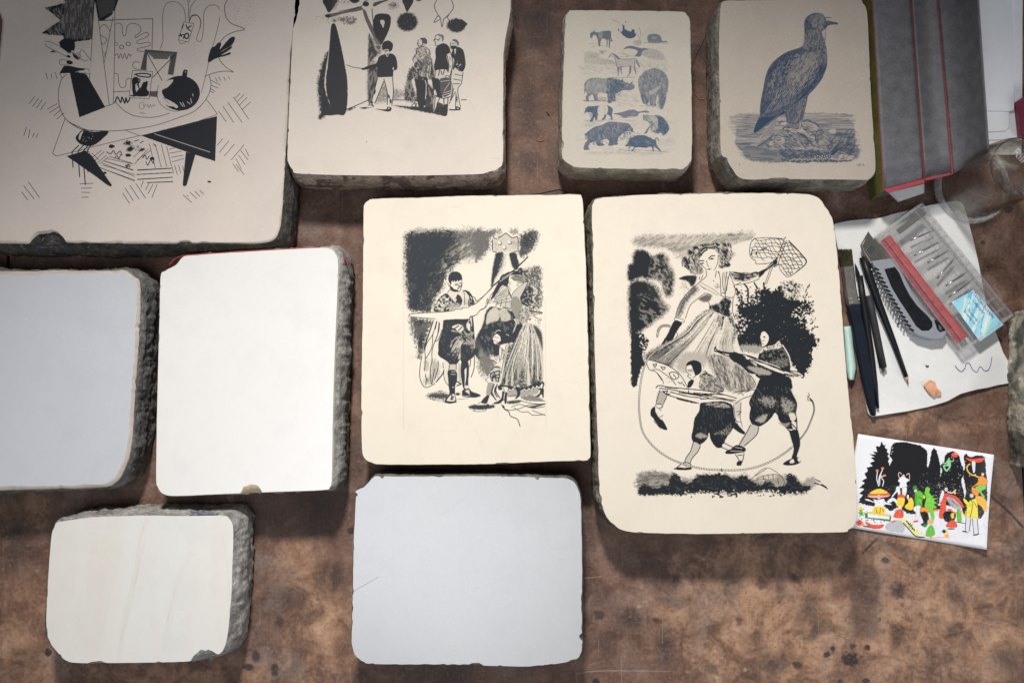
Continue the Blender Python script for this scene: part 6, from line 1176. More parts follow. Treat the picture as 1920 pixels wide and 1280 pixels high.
def draw_tan_lines():
    c = Canvas(80, 960, 445, 1248, TOP, res=1.); c.at(60, 920, 3.556)
    for s_, w_, a_ in (('765,190 720,330 690,560 640,740 600,960 580,1130', 8, .13), ('700,560 650,800 590,1000', 3, .16), ('1060,420 990,560 930,800 880,1050', 12, .08), ('1275,320 1300,480 1320,700', 2, .18), ('760,300 690,600', 1.5, .3), ('500,400 420,700 380,1000', 60, .06), ('960,640 900,880', 3, .2)): c.l(s_, w_, a=a_, t=.2)
    c.p('1070,1105 1110,1070 1180,1060 1240,1085 1210,1110 1130,1115', v=.0); c.sp('150,200 1300,200 1280,1100 150,1100', 30, .4, a=.5, seed=3)
    return c
cvi = draw_tan_lines()
stone('blank light grey printing stone with nibbled edges at the bottom centre of the table', '668,930 667,921 683,913 692,904 700,895 710,892 760,893 850,892 950,893 1030,895 1065,897 1078,905 1084,918 1089,945 1091,1050 1091,1150 1092,1190 1091,1215 1084,1232 1070,1238 1040,1244 1000,1248 950,1248 875,1246 800,1245 700,1244 682,1240 667,1228 661,1212 660,1180 662,1080 664,1000',
      stone_face_mat('blank_grey_face', (.465, .47, .485), st=.03, rough=.27, spec=1., im=image_of('scratch_map', cvj), ink_col=(.12, .11, .10)), side_mat('side_j', (.3, .28, .25), (.06, .05, .045), seed=17.), (0, 0, 0, 0), 53, cv=cvj, chips=((893, 1248, 12, 5), (1092, 1193, 6, 6), (716, 893, 4, 5), (1008, 894, 4, 5), (671, 926, 5, 5)), jag=1.1, rough=.6)
side_i = side_mat('rough_grey_side', (.62, .60, .56), (.22, .21, .20), (((.02, .035, .16), .60, .66, 20), ((.6, .58, .5), .60, .68, 50)), seed=15.2, grime=.4)
stone('small blank pale printing stone with faint tan streaks and a chipped lower right corner', '101,990 106,980 116,977 150,972 200,968 280,966 350,967 415,966 430,972 437,990 436,1050 434,1110 428,1180 421,1213 410,1226 395,1232 370,1238 300,1241 200,1242 150,1242 125,1238 108,1222 92,1200 87,1170 88,1130 92,1060 97,1002',
      stone_face_mat('pale_streaked_face', (.74, .73, .70), st=.5, streak=(.72, .645, .57), ang=-12, rough=.32, spec=.8, im=image_of('tan_lines', cvi), ink_col=(.56, .44, .34)), side_i, (0, .009, .004, 0), 47, cv=cvi, chips=((384, 1238, 26, 17), (180, 1243, 14, 3), (112, 990, 9, 5)), jag=.6, rough=1.5)
side_k = side_mat('pale_pecked_side', (.74, .69, .57), (.40, .37, .29), (((.03, .03, .03), .50, .56, 5),), seed=19., grime=.3)
stone('pale pecked stone mostly outside the right frame edge beside the paper sheet', '1938,612 1944,594 1956,582 2100,580 2100,876 1951,876 1942,862 1939,800 1938,700',
      stone_face_mat('edge_stone_face', (.6, .56, .46)), side_k, (.005, 0, 0, 0), 59, jag=1., rough=1.1, T=.06)
# scratches on the bottom centre stone
# ---------------------------------------------------------------- paper sheets
paper = plain('white_card', (.72, .72, .71), .75, var=.06, bumps=.3, scale=500)
def sheet_wave(a, b):
    return lambda x, y: a*(.5+.5*math.sin(x*31+y*17+1))+b*math.sin(x*70-y*43)
sheet = prism('paper_sheet', '1562,420 1590,414 1620,411 1640,411 1652,408 1675,401 1700,395 1745,384 1790,377 1802,379 1807,388 1815,410 1825,450 1833,490 1848,560 1862,612 1880,660 1897,688 1910,704 1914,711 1900,717 1870,722 1850,727 1830,730 1800,738 1775,752 1757,758 1740,763 1700,771 1665,776 1635,781 1628,777 1612,700 1597,610 1580,510', .0032, .0048, paper, step=.004, zref=.004, zf=sheet_wave(.0016, .0012))
tag(sheet, 'torn white sheet of thick paper under the knife, brush and nib case', 'paper')
SZ = .0075
blue = plain('ballpoint_ink', (.06, .05, .25), .5)
tag(tube('pen_squiggle', [W(x, y, SZ) for x, y in catmull(pts_of('1791,685 1797,693 1803,696 1809,690 1812,681 1818,681 1824,693 1832,697 1836,689 1840,688 1845,694 1852,694 1857,685 1860,668'), False, 4)], .0004, blue, sides=5, flat=.3), 'thin blue pen squiggle drawn on the white paper', 'scribble')

rp = tube('red_paint_streak', [W(x, y, TOP-.0022) for x, y in catmull(pts_of('316,498 327,486 341,480 360,477.5 450,471.5 540,466.5 600,463.5'), False, 5)], [.0004, .0008, .0011, .0006, .0009, .0012]*5+[.0008], red, W_, sides=6, flat=.6)
tube('red_paint_streak', [W(x, y, TOP-.012) for x, y in catmull(pts_of('634,476 641,480 648,487 653,496'), False, 5)], .0013, red, W_, sides=6, flat=.6)
# ---------------------------------------------------------------- tools on the paper
blk = plain('black_lacquer', (.008, .009, .011), .45, spec=.3, var=.4, bumps=.2, scale=400)
navy = plain('navy_lacquer', (.006, .010, .019), .42, spec=.35, var=.5, bumps=.15, scale=300)
steel = plain('brushed_steel', (.62, .60, .57), .28, metal=1, var=.15, scale=600)
steel2 = plain('dull_metal', (.62, .58, .52), .36, metal=1, var=.35, scale=300)
alu = plain('cast_alloy', (.40, .425, .47), .36, metal=.4, var=.12, bumps=.15, scale=900)
rub = plain('black_rubber', (.010, .011, .014), .75, spec=.15, var=.6, bumps=.8, scale=700)
woodp = plain('pencil_wood', (.45, .24, .13), .6, var=.25)
# brush
Z = SZ
br = thing('paint_brush', 'flat paint brush with dark navy handle, steel ferrule and worn brown bristles', 'paint brush', W(1600, 600, SZ))
prism('handle', '1590,573 1595,600 1603,640 1610,670 1617,710 1626,750 1633,773 1637,779 1642,778 1643,765 1640,710 1634,670 1627,635 1618,595 1613,571', Z, Z+.007, navy, br, bev=.0022, zref=Z+.006, sm=True)
prism('ferrule', '1579,500 1584,540 1588,566 1591,573 1613,570 1610,562 1606,540 1601,497', Z, Z+.0075, steel2, br, bev=.002, zref=Z+.006)
for y in (559, 566): tube('ferrule_band', [W(1587.5+(y-559)*.25, y+1.5, Z+.0065), W(1611+(y-559)*.2, y-1.5, Z+.0065)], .0011, steel, br, sides=8)
brist = plain('bristles', (.075, .06, .03), .8, var=.6, scale=200)
R = random.Random(5); V = []; F = []
for i in range(420):                                                   # hair bundles
    u = R.random(); zz = Z+.001+R.random()*.006; a = W(1579.5+21*u, 501-3*u+R.uniform(-1, 1), zz); q = W(1570.5+27*u+R.gauss(0, .5), 467.5+R.uniform(-1, 4), zz+R.uniform(-.0005, .001)); s = Vector((.00022, 0, 0)); k = len(V)
    V += [a-s, a+s, q+s*.6, q-s*.6, a+Vector((0, 0, .0004)), q+Vector((0, 0, .0004))]; F += [(k, k+4, k+5, k+3), (k+4, k+1, k+2, k+5), (k+3, k+5, k+2)]
build('bristles', V, F, brist, br)['kind'] = 'stuff'
# pencils and pens
def ptube(name, path, rad, m, parent, **k): return tube(name, [W(x, y, z) for x, y, z in path], rad, m, parent, **k)
p1 = thing('dip_pen', 'long thin black dip pen with pointed nib beside the flat brush', 'pen', W(1612, 520, SZ))
ptube('holder', [(1612, 517, Z+.005), (1618, 560, Z+.005), (1633, 660, Z+.005), (1641, 720, Z+.004), (1646, 765, Z+.003)], [.0042, .0045, .0045, .0036, .002], blk, p1)
prism('nib', '1603,494 1607,500 1612,512 1613,518 1606,520 1604,508', Z+.004, Z+.0055, blk, p1, bev=.0003)
p2 = thing('charcoal_stick', 'black stick holder with worn brown tip, between the dip pen and the pencil', 'pencil', W(1640, 600, SZ))
ptube('shaft', [(1629, 554, Z+.005), (1636, 590, Z+.005), (1648, 650, Z+.005), (1656, 689, Z+.005)], [.0046, .005, .005, .005], plain('soft_black', (.02, .02, .022), .7, var=.4, bumps=.4), p2)
ptube('tip', [(1655, 688, Z+.004), (1656.5, 698, Z+.003)], [.0028, .0015], plain('worn_tip', (.18, .12, .06), .8), p2)
p3 = thing('black_pencil', 'long black pencil tapering to a sharpened wooden tip, under the knife blade', 'pencil', W(1650, 600, SZ))
ptube('shaft', [(1618, 482, Z+.006), (1630, 520, Z+.006), (1650, 575, Z+.005), (1675, 640, Z+.004), (1699, 706, Z+.003)], [.0055, .0056, .0050, .0040, .0030], blk, p3, sides=14)
ptube('wooden_tip', [(1699, 706, Z+.003), (1702, 716, Z+.0022)], [.0029, .0010], woodp, p3); ptube('lead', [(1702, 716, Z+.0022), (1703.5, 721, Z+.0015)], [.0009, .0003], blk, p3)
# snap-off knife
kn = thing('utility_knife', 'silver snap off utility knife with black rubber grip and exposed trapezoid blade', 'utility knife', W(1700, 570, SZ)); K0 = Z+.0105
prism('body', '1632,490 1675,484 1690,510 1702,534 1715,557 1730,578 1745,593 1757,602 1770,612 1774,624 1766,636 1745,638 1718,630 1708,622 1692,598 1676,571 1660,545 1642,512', Z+.001, Z+.0145, alu, kn, bev=.0016, zref=K0)
prism('rubber_grip', '1656,505 1676,501 1684,512 1693,534 1704,555 1718,574 1737,592 1746,604 1746,613 1739,620 1726,620 1715,611 1700,587 1684,563 1669,538', Z+.0135, Z+.0153, rub, kn, bev=.0006, zref=K0, step=.0012, sm=False)
prism('lanyard_hole_shade', '1749,600 1753,600 1771,613 1770,620 1760,623 1755,618', Z+.0143, Z+.01475, blk, kn, bev=.0001, zref=K0)  # black plate on the body, painted shade of the hole
prism('lanyard_loop', '1757,609 1762,612 1764,619 1759,619', Z+.0146, Z+.0154, steel2, kn, bev=.0003, zref=K0)
P0 = np.array([1642., 505.]); P1 = np.array([1670., 561.]); P2 = np.array([1707., 618.])
slot0 = None
for i in range(15):
    t = i/14.; c_ = (1-t)**2*P0+2*t*(1-t)*P1+t*t*P2; d = P2-P0; d = d/np.hypot(*d)
    a = np.array([math.cos(math.radians(28)), math.sin(math.radians(28))]); b = np.array([-a[1], a[0]]); L_, w_ = 4.4, 1.7
    pts = [c_-a*L_-b*w_, c_+a*L_-b*w_, c_+a*(L_+.8), c_+a*L_+b*w_, c_-a*L_+b*w_, c_-a*(L_+.8)]
    prism('grip_notch_shade', pts, Z+.0142, Z+.0148, blk, kn, bev=.0001, zref=K0)  # black inset standing for the shade inside each slot
    if i < 14: tube('grip_ridge', [W(*(c_-a*6+b*3.7), Z+.0125), W(*(c_-a*7+b*3.7), Z+.010), W(*(c_-a*5+b*3.7), Z+.004)], .0013, steel2, kn, sides=6)
prism('blade', '1628,434 1632,440 1648,462 1668,486 1632,494 1617,478 1613,460', Z+.010, Z+.0107, steel, kn, bev=.0002, zref=K0)
prism('blade_guard', '1616,460 1622,450 1640,448 1668,482 1672,486 1634,492 1622,474', Z+.0108, Z+.0125, plain('bronze_plate', (.42, .38, .33), .35, metal=1, var=.3), kn, bev=.0008, zref=K0)
prism('blade_window', '1631,458 1640,466 1631,480 1623,471', Z+.0125, Z+.0128, plain('bright_blade', (.9, .9, .9), .12, metal=1), kn, bev=.0001, zref=K0)
# nib case
def clear(name, tint=(.9, .9, .9), frost=.10, rough=.15):
    m, N, L, B = mat(name); out = N['Material Output']; tr = N.new('ShaderNodeBsdfTransparent'); tr.inputs[0].default_value = (*tint, 1)
    gl = N.new('ShaderNodeBsdfGlossy'); gl.inputs['Roughness'].default_value = rough; df = N.new('ShaderNodeBsdfDiffuse'); df.inputs[0].default_value = (.75, .75, .76, 1)
    lw = N.new('ShaderNodeLayerWeight'); frs = ramp(N, L, lw.outputs['Facing'], [(0, .035), (.6, .06), (.85, .2), (1, .8)]); v = coords(N); n = noise(N, L, 120, 5, .7, v)
    a = N.new('ShaderNodeMixShader'); L.new(frs, a.inputs[0]); L.new(tr.outputs[0], a.inputs[1]); L.new(gl.outputs[0], a.inputs[2])
    b = N.new('ShaderNodeMixShader'); L.new(ramp(N, L, n.outputs[0], [(.35, frost*.5), (.75, frost*1.6)]), b.inputs[0]); L.new(a.outputs[0], b.inputs[1]); L.new(df.outputs[0], b.inputs[2]); L.new(b.outputs[0], out.inputs[0]); return m
cl = clear('clear_plastic', (.98, .98, .98), .035, .12); cl2 = clear('clear_plastic_edge', (.95, .95, .95), .16, .15)
CZ = .0265
C4 = np.array([[1643., 444.], [1729., 379.], [1902., 591.], [1806., 660.]])
def cs(u, v): return (1-u)*(1-v)*C4[0]+u*(1-v)*C4[1]+u*v*C4[2]+(1-u)*v*C4[3]     # u across, v along
case = thing('nib_case', 'clear plastic case of drawing nibs with red strip and blue calligraphy label', 'pen nib case', W(*cs(.5, .5), SZ))
def cq(u0, v0, u1, v1, in_=0): return [cs(u0, v0), cs(u1, v0), cs(u1, v1), cs(u0, v1)]
B0 = SZ+.0005
prism('case_base', cq(0, 0, 1, 1), B0, B0+.0012, cl, case, zref=CZ)
for u0, v0, u1, v1 in ((0, 0, 1, .012), (0, .988, 1, 1), (0, .012, .03, .988), (.97, .012, 1, .988)): prism('case_wall', cq(u0, v0, u1, v1), B0+.0013, CZ-.0035, cl2, case, zref=CZ)
prism('case_lid', cq(.02, .006, .98, .994), CZ-.0018, CZ-.0010, cl, case, zref=CZ, bev=.0003)
for u0, v0, u1, v1 in ((0, 0, 1, .018), (0, .982, 1, 1), (0, .018, .018, .982), (.982, .018, 1, .982), (.24, .02, .262, .98), (.80, .02, .82, .98), (.10, .02, .112, .98)): prism('lid_rim', cq(u0, v0, u1, v1), CZ-.0032, CZ-.0001, cl2, case, zref=CZ, bev=.0004)
for v in (.10, .22, .34, .46, .58, .70, .82, .91): prism('divider', cq(.27, v, .965, v+.010), B0+.0013, CZ-.006, cl2, case, zref=CZ-.008, bev=.0003)
for v in (.16, .28, .40, .52, .64): prism('divider_rib', cq(.82, v, .965, v+.012), B0+.0013, CZ-.005, cl2, case, zref=CZ-.008, bev=.0003)
redm = plain('red_foam', (.52, .05, .055), .7, var=.35, bumps=.5, scale=600)
prism('red_strip', cq(.035, .05, .098, .935), B0+.003, B0+.010, redm, case, zref=CZ-.004, bev=.001); prism('red_strip', cq(.118, .05, .235, .935), B0+.003, B0+.010, redm, case, zref=CZ-.004, bev=.001)
prism('grey_bar', cq(.35, .045, .93, .085), CZ-.0009, CZ-.0005, plain('grey_ink', (.12, .12, .11), .6), case, zref=CZ, bev=.0001)
lc = draw_label(); m, N, L, B = mat('label_print'); k = img_node(N, L, image_of('label_art', lc)); g = N.new('ShaderNodeGamma'); g.inputs[1].default_value = 2.; L.new(k, g.inputs[0]); L.new(g.outputs[0], B.inputs['Base Color']); B.inputs['Roughness'].default_value = .4
lab = prism('paper_label', '1784.5,566 1825.5,544 1882,608.5 1837,640', CZ-.0008, CZ-.0003, m, case, zref=CZ, bev=.0001, uv=lc)
def letters(txt, px, py, qx, qy, h, z, m, parent, name='lettering', depth=.0001, shear=0., sp=1.):
    cu = bpy.data.curves.new('t', 'FONT'); cu.body = txt; cu.size = 1; cu.extrude = 0; cu.shear = shear; cu.space_character = sp; cu.resolution_u = 3
    t = bpy.data.objects.new('t', cu); col.objects.link(t); bpy.context.view_layer.update()
    me = bpy.data.meshes.new_from_object(t.evaluated_get(bpy.context.evaluated_depsgraph_get())); bpy.data.objects.remove(t)
    co = np.zeros(len(me.vertices)*3); me.vertices.foreach_get('co', co); co = co.reshape(-1, 3)
    a = np.array(W2(px, py, z)); b = np.array(W2(qx, qy, z)); d = b-a; Ld = np.hypot(*d); d /= Ld; n_ = np.array([-d[1], d[0]])
    sx = Ld/co[:, 0].max(); P_ = a+np.outer(co[:, 0]*sx, d)+np.outer(co[:, 1]*h, n_)
    base = parent.location if not parent.parent else parent.parent.location
    co[:, :2] = P_-np.array([base.x, base.y]); co[:, 2] = z-base.z
    me.vertices.foreach_set('co', co.ravel()); me.name = name; me.materials.clear(); me.materials.append(m); me.update()
    o = link(name, me, parent); return o
ltx = plain('dark_blue_print', (.02, .04, .16), .5)
z_ = CZ-.0002
letters('STANDARDGRAPH', 1821.5, 548.5, 1860, 597, .0064, z_, ltx, case, sp=1.15); letters('Calligraphy', 1822.5, 563.5, 1843.5, 589.5, .0062, z_, ltx, case, shear=.4)
letters('Zeichenset 1', 1813.5, 580.5, 1833.5, 606, .0052, z_, ltx, case); letters('Drawing Set 1', 1806.5, 583.5, 1829, 612, .0052, z_, ltx, case)
NG = 'steel nibs lying in the clear plastic case'
def nib(a, b, w_, label, kind=0):
    a, b = np.array(a, float), np.array(b, float); d = b-a; n_ = np.array([-d[1], d[0]])/np.hypot(*d)
    t = thing('pen_nib', label, 'pen nib', W(*a, B0+.004), NG)
    zz = CZ-.010; s = lambda u, q: tuple(a+d*u+n_*q)
    ptube('shank', [(*s(0, 0), zz), (*s(.55, 0), zz)], [.0011*w_, .0013*w_], steel, t, sides=10)
    prism('tip', [s(.50, -1.6*w_), s(.72, -2.3*w_), s(.85, -1.2*w_), s(1, -.2), s(1, .2), s(.85, 1.2*w_), s(.72, 2.3*w_), s(.50, 1.6*w_)] if kind == 0 else [s(.45, -1.5*w_), s(1, -1.5*w_), s(1, 1.5*w_), s(.45, 1.5*w_)], zz, zz+.0012, steel2, t, bev=.0005, zref=zz)
    return t
for a, b, w_, l_, k_ in (((1707, 451), (1750, 432), 1.1, 'long plain nib nearest the top end of the clear case', 1), ((1714, 479), (1766, 451), 1., 'slender jointed nib second from the top of the clear case', 0), ((1739, 493), (1778, 470), 1.25, 'straight bright nib third from the top of the clear case', 1),
                     ((1757, 522), (1790, 484), 1.3, 'broad leaf shaped nib with bright centre in the clear case', 0), ((1773, 536), (1813, 510), 1.2, 'slim nib lying just above the lowest one in the case', 0), ((1779, 557), (1824, 524), 1.2, 'lowest long nib, next to the blue label in the case', 0)): nib(a, b, w_, l_, k_)
# pencil shaving, mint tape, specks
sh = plain('shaving', (.60, .30, .17), .7, var=.6, scale=120)
prism_s = prism('pencil_shaving', '1730,722 1744,712 1752,716 1756,728 1764,735 1763,741 1751,745 1740,736', SZ-.001, SZ+.0005, sh, zref=SZ, bev=.0002, step=.002, zf=lambda x, y: .0022*abs(math.sin(x*180+y*90)))
tag(prism_s, 'curled orange and cream pencil shaving on the white paper', 'pencil shaving')
mint = plain('mint_paper', (.47, .66, .60), .6, var=.12, scale=60)
V = []; F = []; A = pts_of('1582,612 1584,650 1586,690 1590,712'); B_ = pts_of('1596,611 1600,650 1606,690 1601,712'); n = 16
for i in range(n+1):
    v = i/n; a = np.array([np.interp(v*3, range(4), A[:, 0]), np.interp(v*3, range(4), A[:, 1])]); b = np.array([np.interp(v*3, range(4), B_[:, 0]), np.interp(v*3, range(4), B_[:, 1])])
    for j in range(9):
        u = j/8.; p = a*(1-u)+b*u; V.append(W(*p, .0045+.010*math.sin(math.pi*u)*(.3+.7*v)))
for i in range(n):
    for j in range(8): k = i*9+j; F.append((k, k+1, k+10, k+9))
mt = build('tape_strip', V, F, mint, smooth=True); mo = mt.modifiers.new('thickness', 'SOLIDIFY'); mo.thickness = .0006; tag(mt, 'curled mint green paper strip poking out under the brush', 'paper strip')
# ---------------------------------------------------------------- postcard
pc = draw_postcard(); m, N, L, B = mat('postcard_print'); k = img_node(N, L, image_of('postcard_art', pc)); g = N.new('ShaderNodeGamma'); g.inputs[1].default_value = 2.; L.new(k, g.inputs[0]); L.new(g.outputs[0], B.inputs['Base Color']); B.inputs['Roughness'].default_value = .38
Q = [(1609, 813), (1864, 852), (1850, 1030), (1590, 988)]
V = []; F = []; nu, nv = 36, 22
for j in range(nv+1):
    for i in range(nu+1):
        u, v = i/nu, j/nv; p = np.array(Q[0])*(1-u)*(1-v)+np.array(Q[1])*u*(1-v)+np.array(Q[2])*u*v+np.array(Q[3])*(1-u)*v
        p = p+np.array([3.5*math.sin(math.pi*v)*(1-u)*-1+ -4*math.sin(math.pi*v)*u*(0.4), 0]); p[0] -= 3*math.sin(math.pi*v)*0
        zz = .0028+.010*max(0, u-.72)**2/.0784+.003*max(0, .3-u)/.3*(1-v)+.0012*math.sin(u*7)*v
        V.append(W(*p, zz))
for j in range(nv):
    for i in range(nu): k = j*(nu+1)+i; F.append((k, k+nu+1, k+nu+2, k+1))
po = build('postcard', V, F, m, smooth=True, uv=pc); mo = po.modifiers.new('thickness', 'SOLIDIFY'); mo.thickness = .0005
tag(po, 'curled white card printed with colourful circus folk before black trees', 'postcard')
# ---------------------------------------------------------------- opened cardboard box
grey = plain('grey_board', (.125, .125, .138), .42, var=.38, bumps=1., scale=560); rededge = plain('red_board_edge', (.36, .045, .06), .55, var=.2); green = plain('olive_print', (.20, .20, .06), .5, var=.5, scale=220); flapm = plain('flap_white', (.50, .50, .50), .6, var=.1)
bx = thing('cardboard_box', 'opened cardboard box with grey inner panels, red fold lines and olive green side', 'box', W(1680, 200, 0)); H1 = .055
def quad_slab(name, pts, zs, t, m, parent, sub=10, bend=None, rev=False):
    (a, b, c_, d), V, F = [np.array(p, float) for p in pts], [], []
    for j in range(sub+1):
        for i in range(sub+1):
            u, v = i/sub, j/sub; p = a*(1-u)*(1-v)+b*u*(1-v)+c_*u*v+d*(1-u)*v; z = zs[0]*(1-u)+zs[1]*u+(bend(u, v) if bend else 0); V.append(W(*p, z))
    for j in range(sub):
        for i in range(sub): k = j*(sub+1)+i; F.append((k, k+sub+1, k+sub+2, k+1))
    o = build(name, V, F, m, parent, smooth=True); mo = o.modifiers.new('thickness', 'SOLIDIFY'); mo.thickness = t; return o
quad_slab('grey_panel', [(1632, -60), (1704, -60), (1732, 336), (1657, 356)], (H1, H1), .0012, grey, bx)
quad_slab('grey_panel', [(1706, -60), (1752, -60), (1785, 324), (1735, 336)], (H1-.001, H1+.003), .0012, grey, bx, bend=lambda u, v: -.004*math.sin(math.pi*u))
quad_slab('lid_flap', [(1754, -60), (1830, -60), (1854, 286), (1787, 326)], (H1+.003, H1+.062), .0012, grey, bx, sub=18, bend=lambda u, v: -.010*math.sin(math.pi*u))
for pa, zz in (([(1704.3, -60), (1705, -60), (1734, 338), (1732.8, 338)], H1+.0012), ([(1752.3, -60), (1753, -60), (1787.5, 326), (1785, 327)], H1+.0045), ([(1657, 355), (1733, 335), (1734, 343), (1664, 361)], H1+.0006), ([(1735, 334), (1786, 323), (1787, 327), (1735, 339)], H1+.0015), ([(1631, -60), (1632, -60), (1657, 356), (1656.2, 356)], H1+.0008)):
    prism('red_edge', pa, zz-.0012, zz, rededge, bx, bev=.0002, zref=zz)
quad_slab('end_flap', [(1665, 361), (1733, 345), (1733, 362), (1684, 379)], (H1-.004, H1-.004), .001, flapm, bx, bend=lambda u, v: -.012*v)
a0, a1 = W(1631, -60, H1), W(1656, 357, H1); b0, b1 = W2(1629.6, -60+0, 0), None
g0 = W(1607, -40, .002); g1 = W(1630.5, 378, .002)
build('green_side', [a0, a1, g1, g0, a0+Vector((.001, 0, 0)), a1+Vector((.001, 0, 0)), g1+Vector((.001, 0, 0)), g0+Vector((.001, 0, 0))], [(0, 3, 2, 1), (4, 5, 6, 7), (1, 2, 6, 5), (0, 4, 7, 3), (3, 7, 6, 2), (0, 1, 5, 4)], green, bx)
e1 = W(1732, 337, H1-.001); e0 = W(1703, 357, .002)
build('open_end_shade', [a1+Vector((.0015, .0015, -.0015)), e1, e0, g1+Vector((.0015, .0015, 0)), a1+Vector((.0015, .003, -.0015)), e1+Vector((0, .0015, 0)), e0+Vector((0, .0015, 0)), g1+Vector((.0015, .003, 0))], [(0, 3, 2, 1), (4, 5, 6, 7), (1, 2, 6, 5), (0, 4, 7, 3), (3, 7, 6, 2), (0, 1, 5, 4)], plain('box_inner_shade', (.10, .095, .08), .7, var=.2), bx)  # dark sheet across the open end, stands for the shade inside the box
# ---------------------------------------------------------------- papers and booklet, top right
lp = plain('bluish_paper', (.88, .89, .92), .7, var=.04, scale=80)
tag(prism('paper_sheet', '1826,-60 1918,-60 1917,256 1880,262 1846,263', .0006, .0018, lp, zref=.002), 'bottom large white sheet in the stack of papers at the upper right', 'paper', None)
tag(prism('paper_sheet', '1830,-60 1900,-60 1893,238 1886,246 1846,247', .0022, .0042, lp, zref=.004, bev=.001), 'folded white paper in the middle of the stack with rounded corner', 'paper')
tag(prism('paper_sheet', '1826,-60 1896,-60 1902,150 1902,207 1892,209 1842,208', .0046, .0066, lp, zref=.006, bev=.001), 'topmost white sheet of the upper right stack of papers', 'paper')
tag(prism('paper_sheet', '1846,264 1880,263 1916,258 1916,290 1850,290', .0006, .0014, lp, zref=.002), 'white sheet corner showing below the stack, behind the glass jar', 'paper')
maroon = plain('maroon_cover', (.20, .025, .06), .45, var=.2)
bk = prism('booklet', '1908,190 1926,178 1960,178 1960,262 1915,254', .003, .014, maroon, zref=.014, bev=.001); tag(bk, 'maroon booklet corner at the right frame edge on white papers', 'booklet')
letters('Marke', 1914, 196, 1920, 240, .003, .0142, plain('gold_print', (.5, .35, .15), .4), bk) if False else None
# ---------------------------------------------------------------- upturned glass jar
def glass_mat():
    m, N, L, B = mat('smeared_glass'); out = N['Material Output']; tr = N.new('ShaderNodeBsdfTransparent'); lw2 = N.new('ShaderNodeLayerWeight'); L.new(ramp(N, L, lw2.outputs['Facing'], [(0, (.97, .96, .94)), (.6, (.93, .91, .88)), (.88, (.60, .56, .50)), (1, (.15, .13, .11))]), tr.inputs[0])
    gl = N.new('ShaderNodeBsdfGlossy'); gl.inputs['Roughness'].default_value = .06; df = N.new('ShaderNodeBsdfDiffuse'); v = coords(N)
    n = noise(N, L, 26, 6, .75, v, 1.2); n2 = noise(N, L, 150, 4, .7, v)
    L.new(ramp(N, L, n2.outputs[0], [(.3, (.10, .06, .035)), (.7, (.40, .30, .20))]), df.inputs[0])
    fr = N.new('ShaderNodeLayerWeight'); frs = ramp(N, L, fr.outputs['Facing'], [(0, .07), (.5, .10), (.8, .22), (1, .85)])
    bp = N.new('ShaderNodeBump'); bp.inputs['Strength'].default_value = .6; bp.inputs['Distance'].default_value = .006; L.new(n.outputs[0], bp.inputs['Height']); L.new(bp.outputs[0], gl.inputs['Normal']); L.new(bp.outputs[0], fr.inputs['Normal'])
    a = N.new('ShaderNodeMixShader'); L.new(frs, a.inputs[0]); L.new(tr.outputs[0], a.inputs[1]); L.new(gl.outputs[0], a.inputs[2])
    b = N.new('ShaderNodeMixShader'); L.new(ramp(N, L, n.outputs[0], [(.46, .0), (.60, .05), (.72, .30)]), b.inputs[0]); L.new(a.outputs[0], b.inputs[1]); L.new(df.outputs[0], b.inputs[2]); L.new(b.outputs[0], out.inputs[0]); return m
gm = glass_mat(); gx, gy = W2(1819, 351, 0)
jar = thing('glass_jar', 'smeared glass jar standing upside down with round embossed base on top', 'glass jar', (gx, gy, 0))
def lathe(name, prof, m, parent, n=64, close=False):
    V = []; F = []
    for r, z in prof:
        for k in range(n): a = 2*math.pi*k/n; V.append((gx+r*math.cos(a), gy+r*math.sin(a), z))
    q = len(prof)
    for i in range(q if close else q-1):
        i2 = (i+1) % q
        for k in range(n): j = (k+1) % n; F.append((i*n+k, i*n+j, i2*n+j, i2*n+k))
    return build(name, V, F, m, parent, smooth=True)
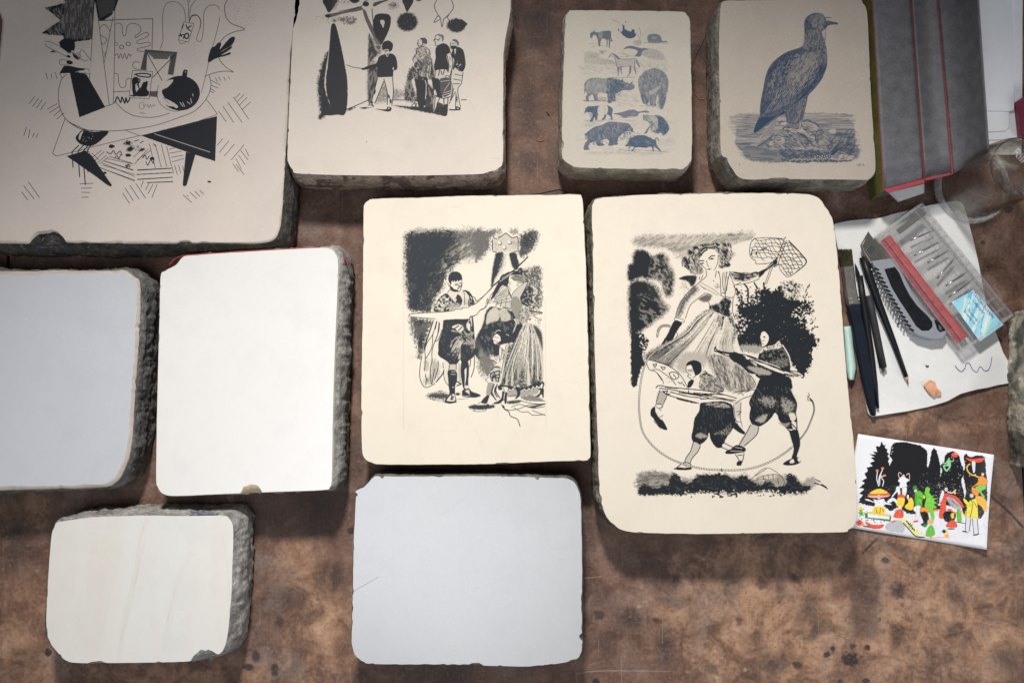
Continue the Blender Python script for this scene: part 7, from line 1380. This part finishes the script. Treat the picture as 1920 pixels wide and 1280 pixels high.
lathe('jar_rim', [(.0470, .001), (.0515, .001), (.0525, .003), (.0522, .008), (.0500, .011), (.0470, .013), (.0455, .012), (.0450, .006)], clear('rim_glass', (.85, .85, .85), .34, .03), jar, close=True)  # whitish diffuse share paints the rim's bright highlight
lathe('jar_wall', [(.0452, .0135), (.0462, .018), (.0452, .05), (.0430, .09), (.0405, .125), (.0385, .136), (.0365, .1385)], gm, jar)
lathe('jar_wall_inside', [(.0425, .0135), (.0432, .05), (.0408, .09), (.0383, .125), (.035, .132), (.0001, .1335)], gm, jar)
lathe('jar_base', [(.0364, .1386), (.0360, .1375), (.030, .1368), (.0001, .1366)], gm, jar)
tb = plain('dark_glass_edge', (.05, .045, .04), .15); ring = [Vector((gx+.0372*math.cos(a), gy+.0372*math.sin(a), .1382)) for a in np.linspace(0, 2*math.pi, 49)]
tube('base_ring', ring, .0007, tb, jar, sides=6, cap=False)
letters('Rill', 1897, 287, 1916, 306, .016, .1375, clear('letter_glass', (.95, .95, .95), .6, .05), jar, name='embossed_lettering')
# ---------------------------------------------------------------- small odds and ends
dk = plain('dark_thread', (.02, .015, .012), .7); wd = plain('wood_chip', (.30, .15, .06), .6, var=.4)
def thread(s, lab, r=.0004, m=dk, z=.0008, cat='thread'): tag(tube('thread', [W(x, y, z) for x, y in catmull(pts_of(s), False, 5)], r, m, sides=5), lab, cat)
thread('985,366 1010,363 1040,357 1052,356 1068,363 1075,366', 'dark wire curling out above the winged boy stone', .0005)
thread('1327,55 1318,80 1305,105 1298,122', 'fine dark hair on the table between the animal stone and vulture stone', .0003)
thread('948,4 956,22 966,34 970,50', 'short dark thread at the top of the table beside the lecture stone', .0004)
thread('1305,178 1312,186 1320,186', 'small brown curl of shaving left of the vulture stone', .0009, wd, cat='shaving'); thread('1005,262 1013,265 1020,262', 'light curved wood shaving on the bare table strip', .0009, wd, cat='shaving')
thread('1025,210 1030,218', 'tiny dark splinter on the table near the animal stone', .0007, dk, cat='splinter')
thread('1736,685 1739,687 1741,685', 'tiny black crumb on the white paper above the shaving', .0009, blk, SZ+.0002, 'crumb'); thread('1683,606 1684,608', 'small black crumb on the paper left of the knife', .0018, blk, SZ+.0005, 'crumb')
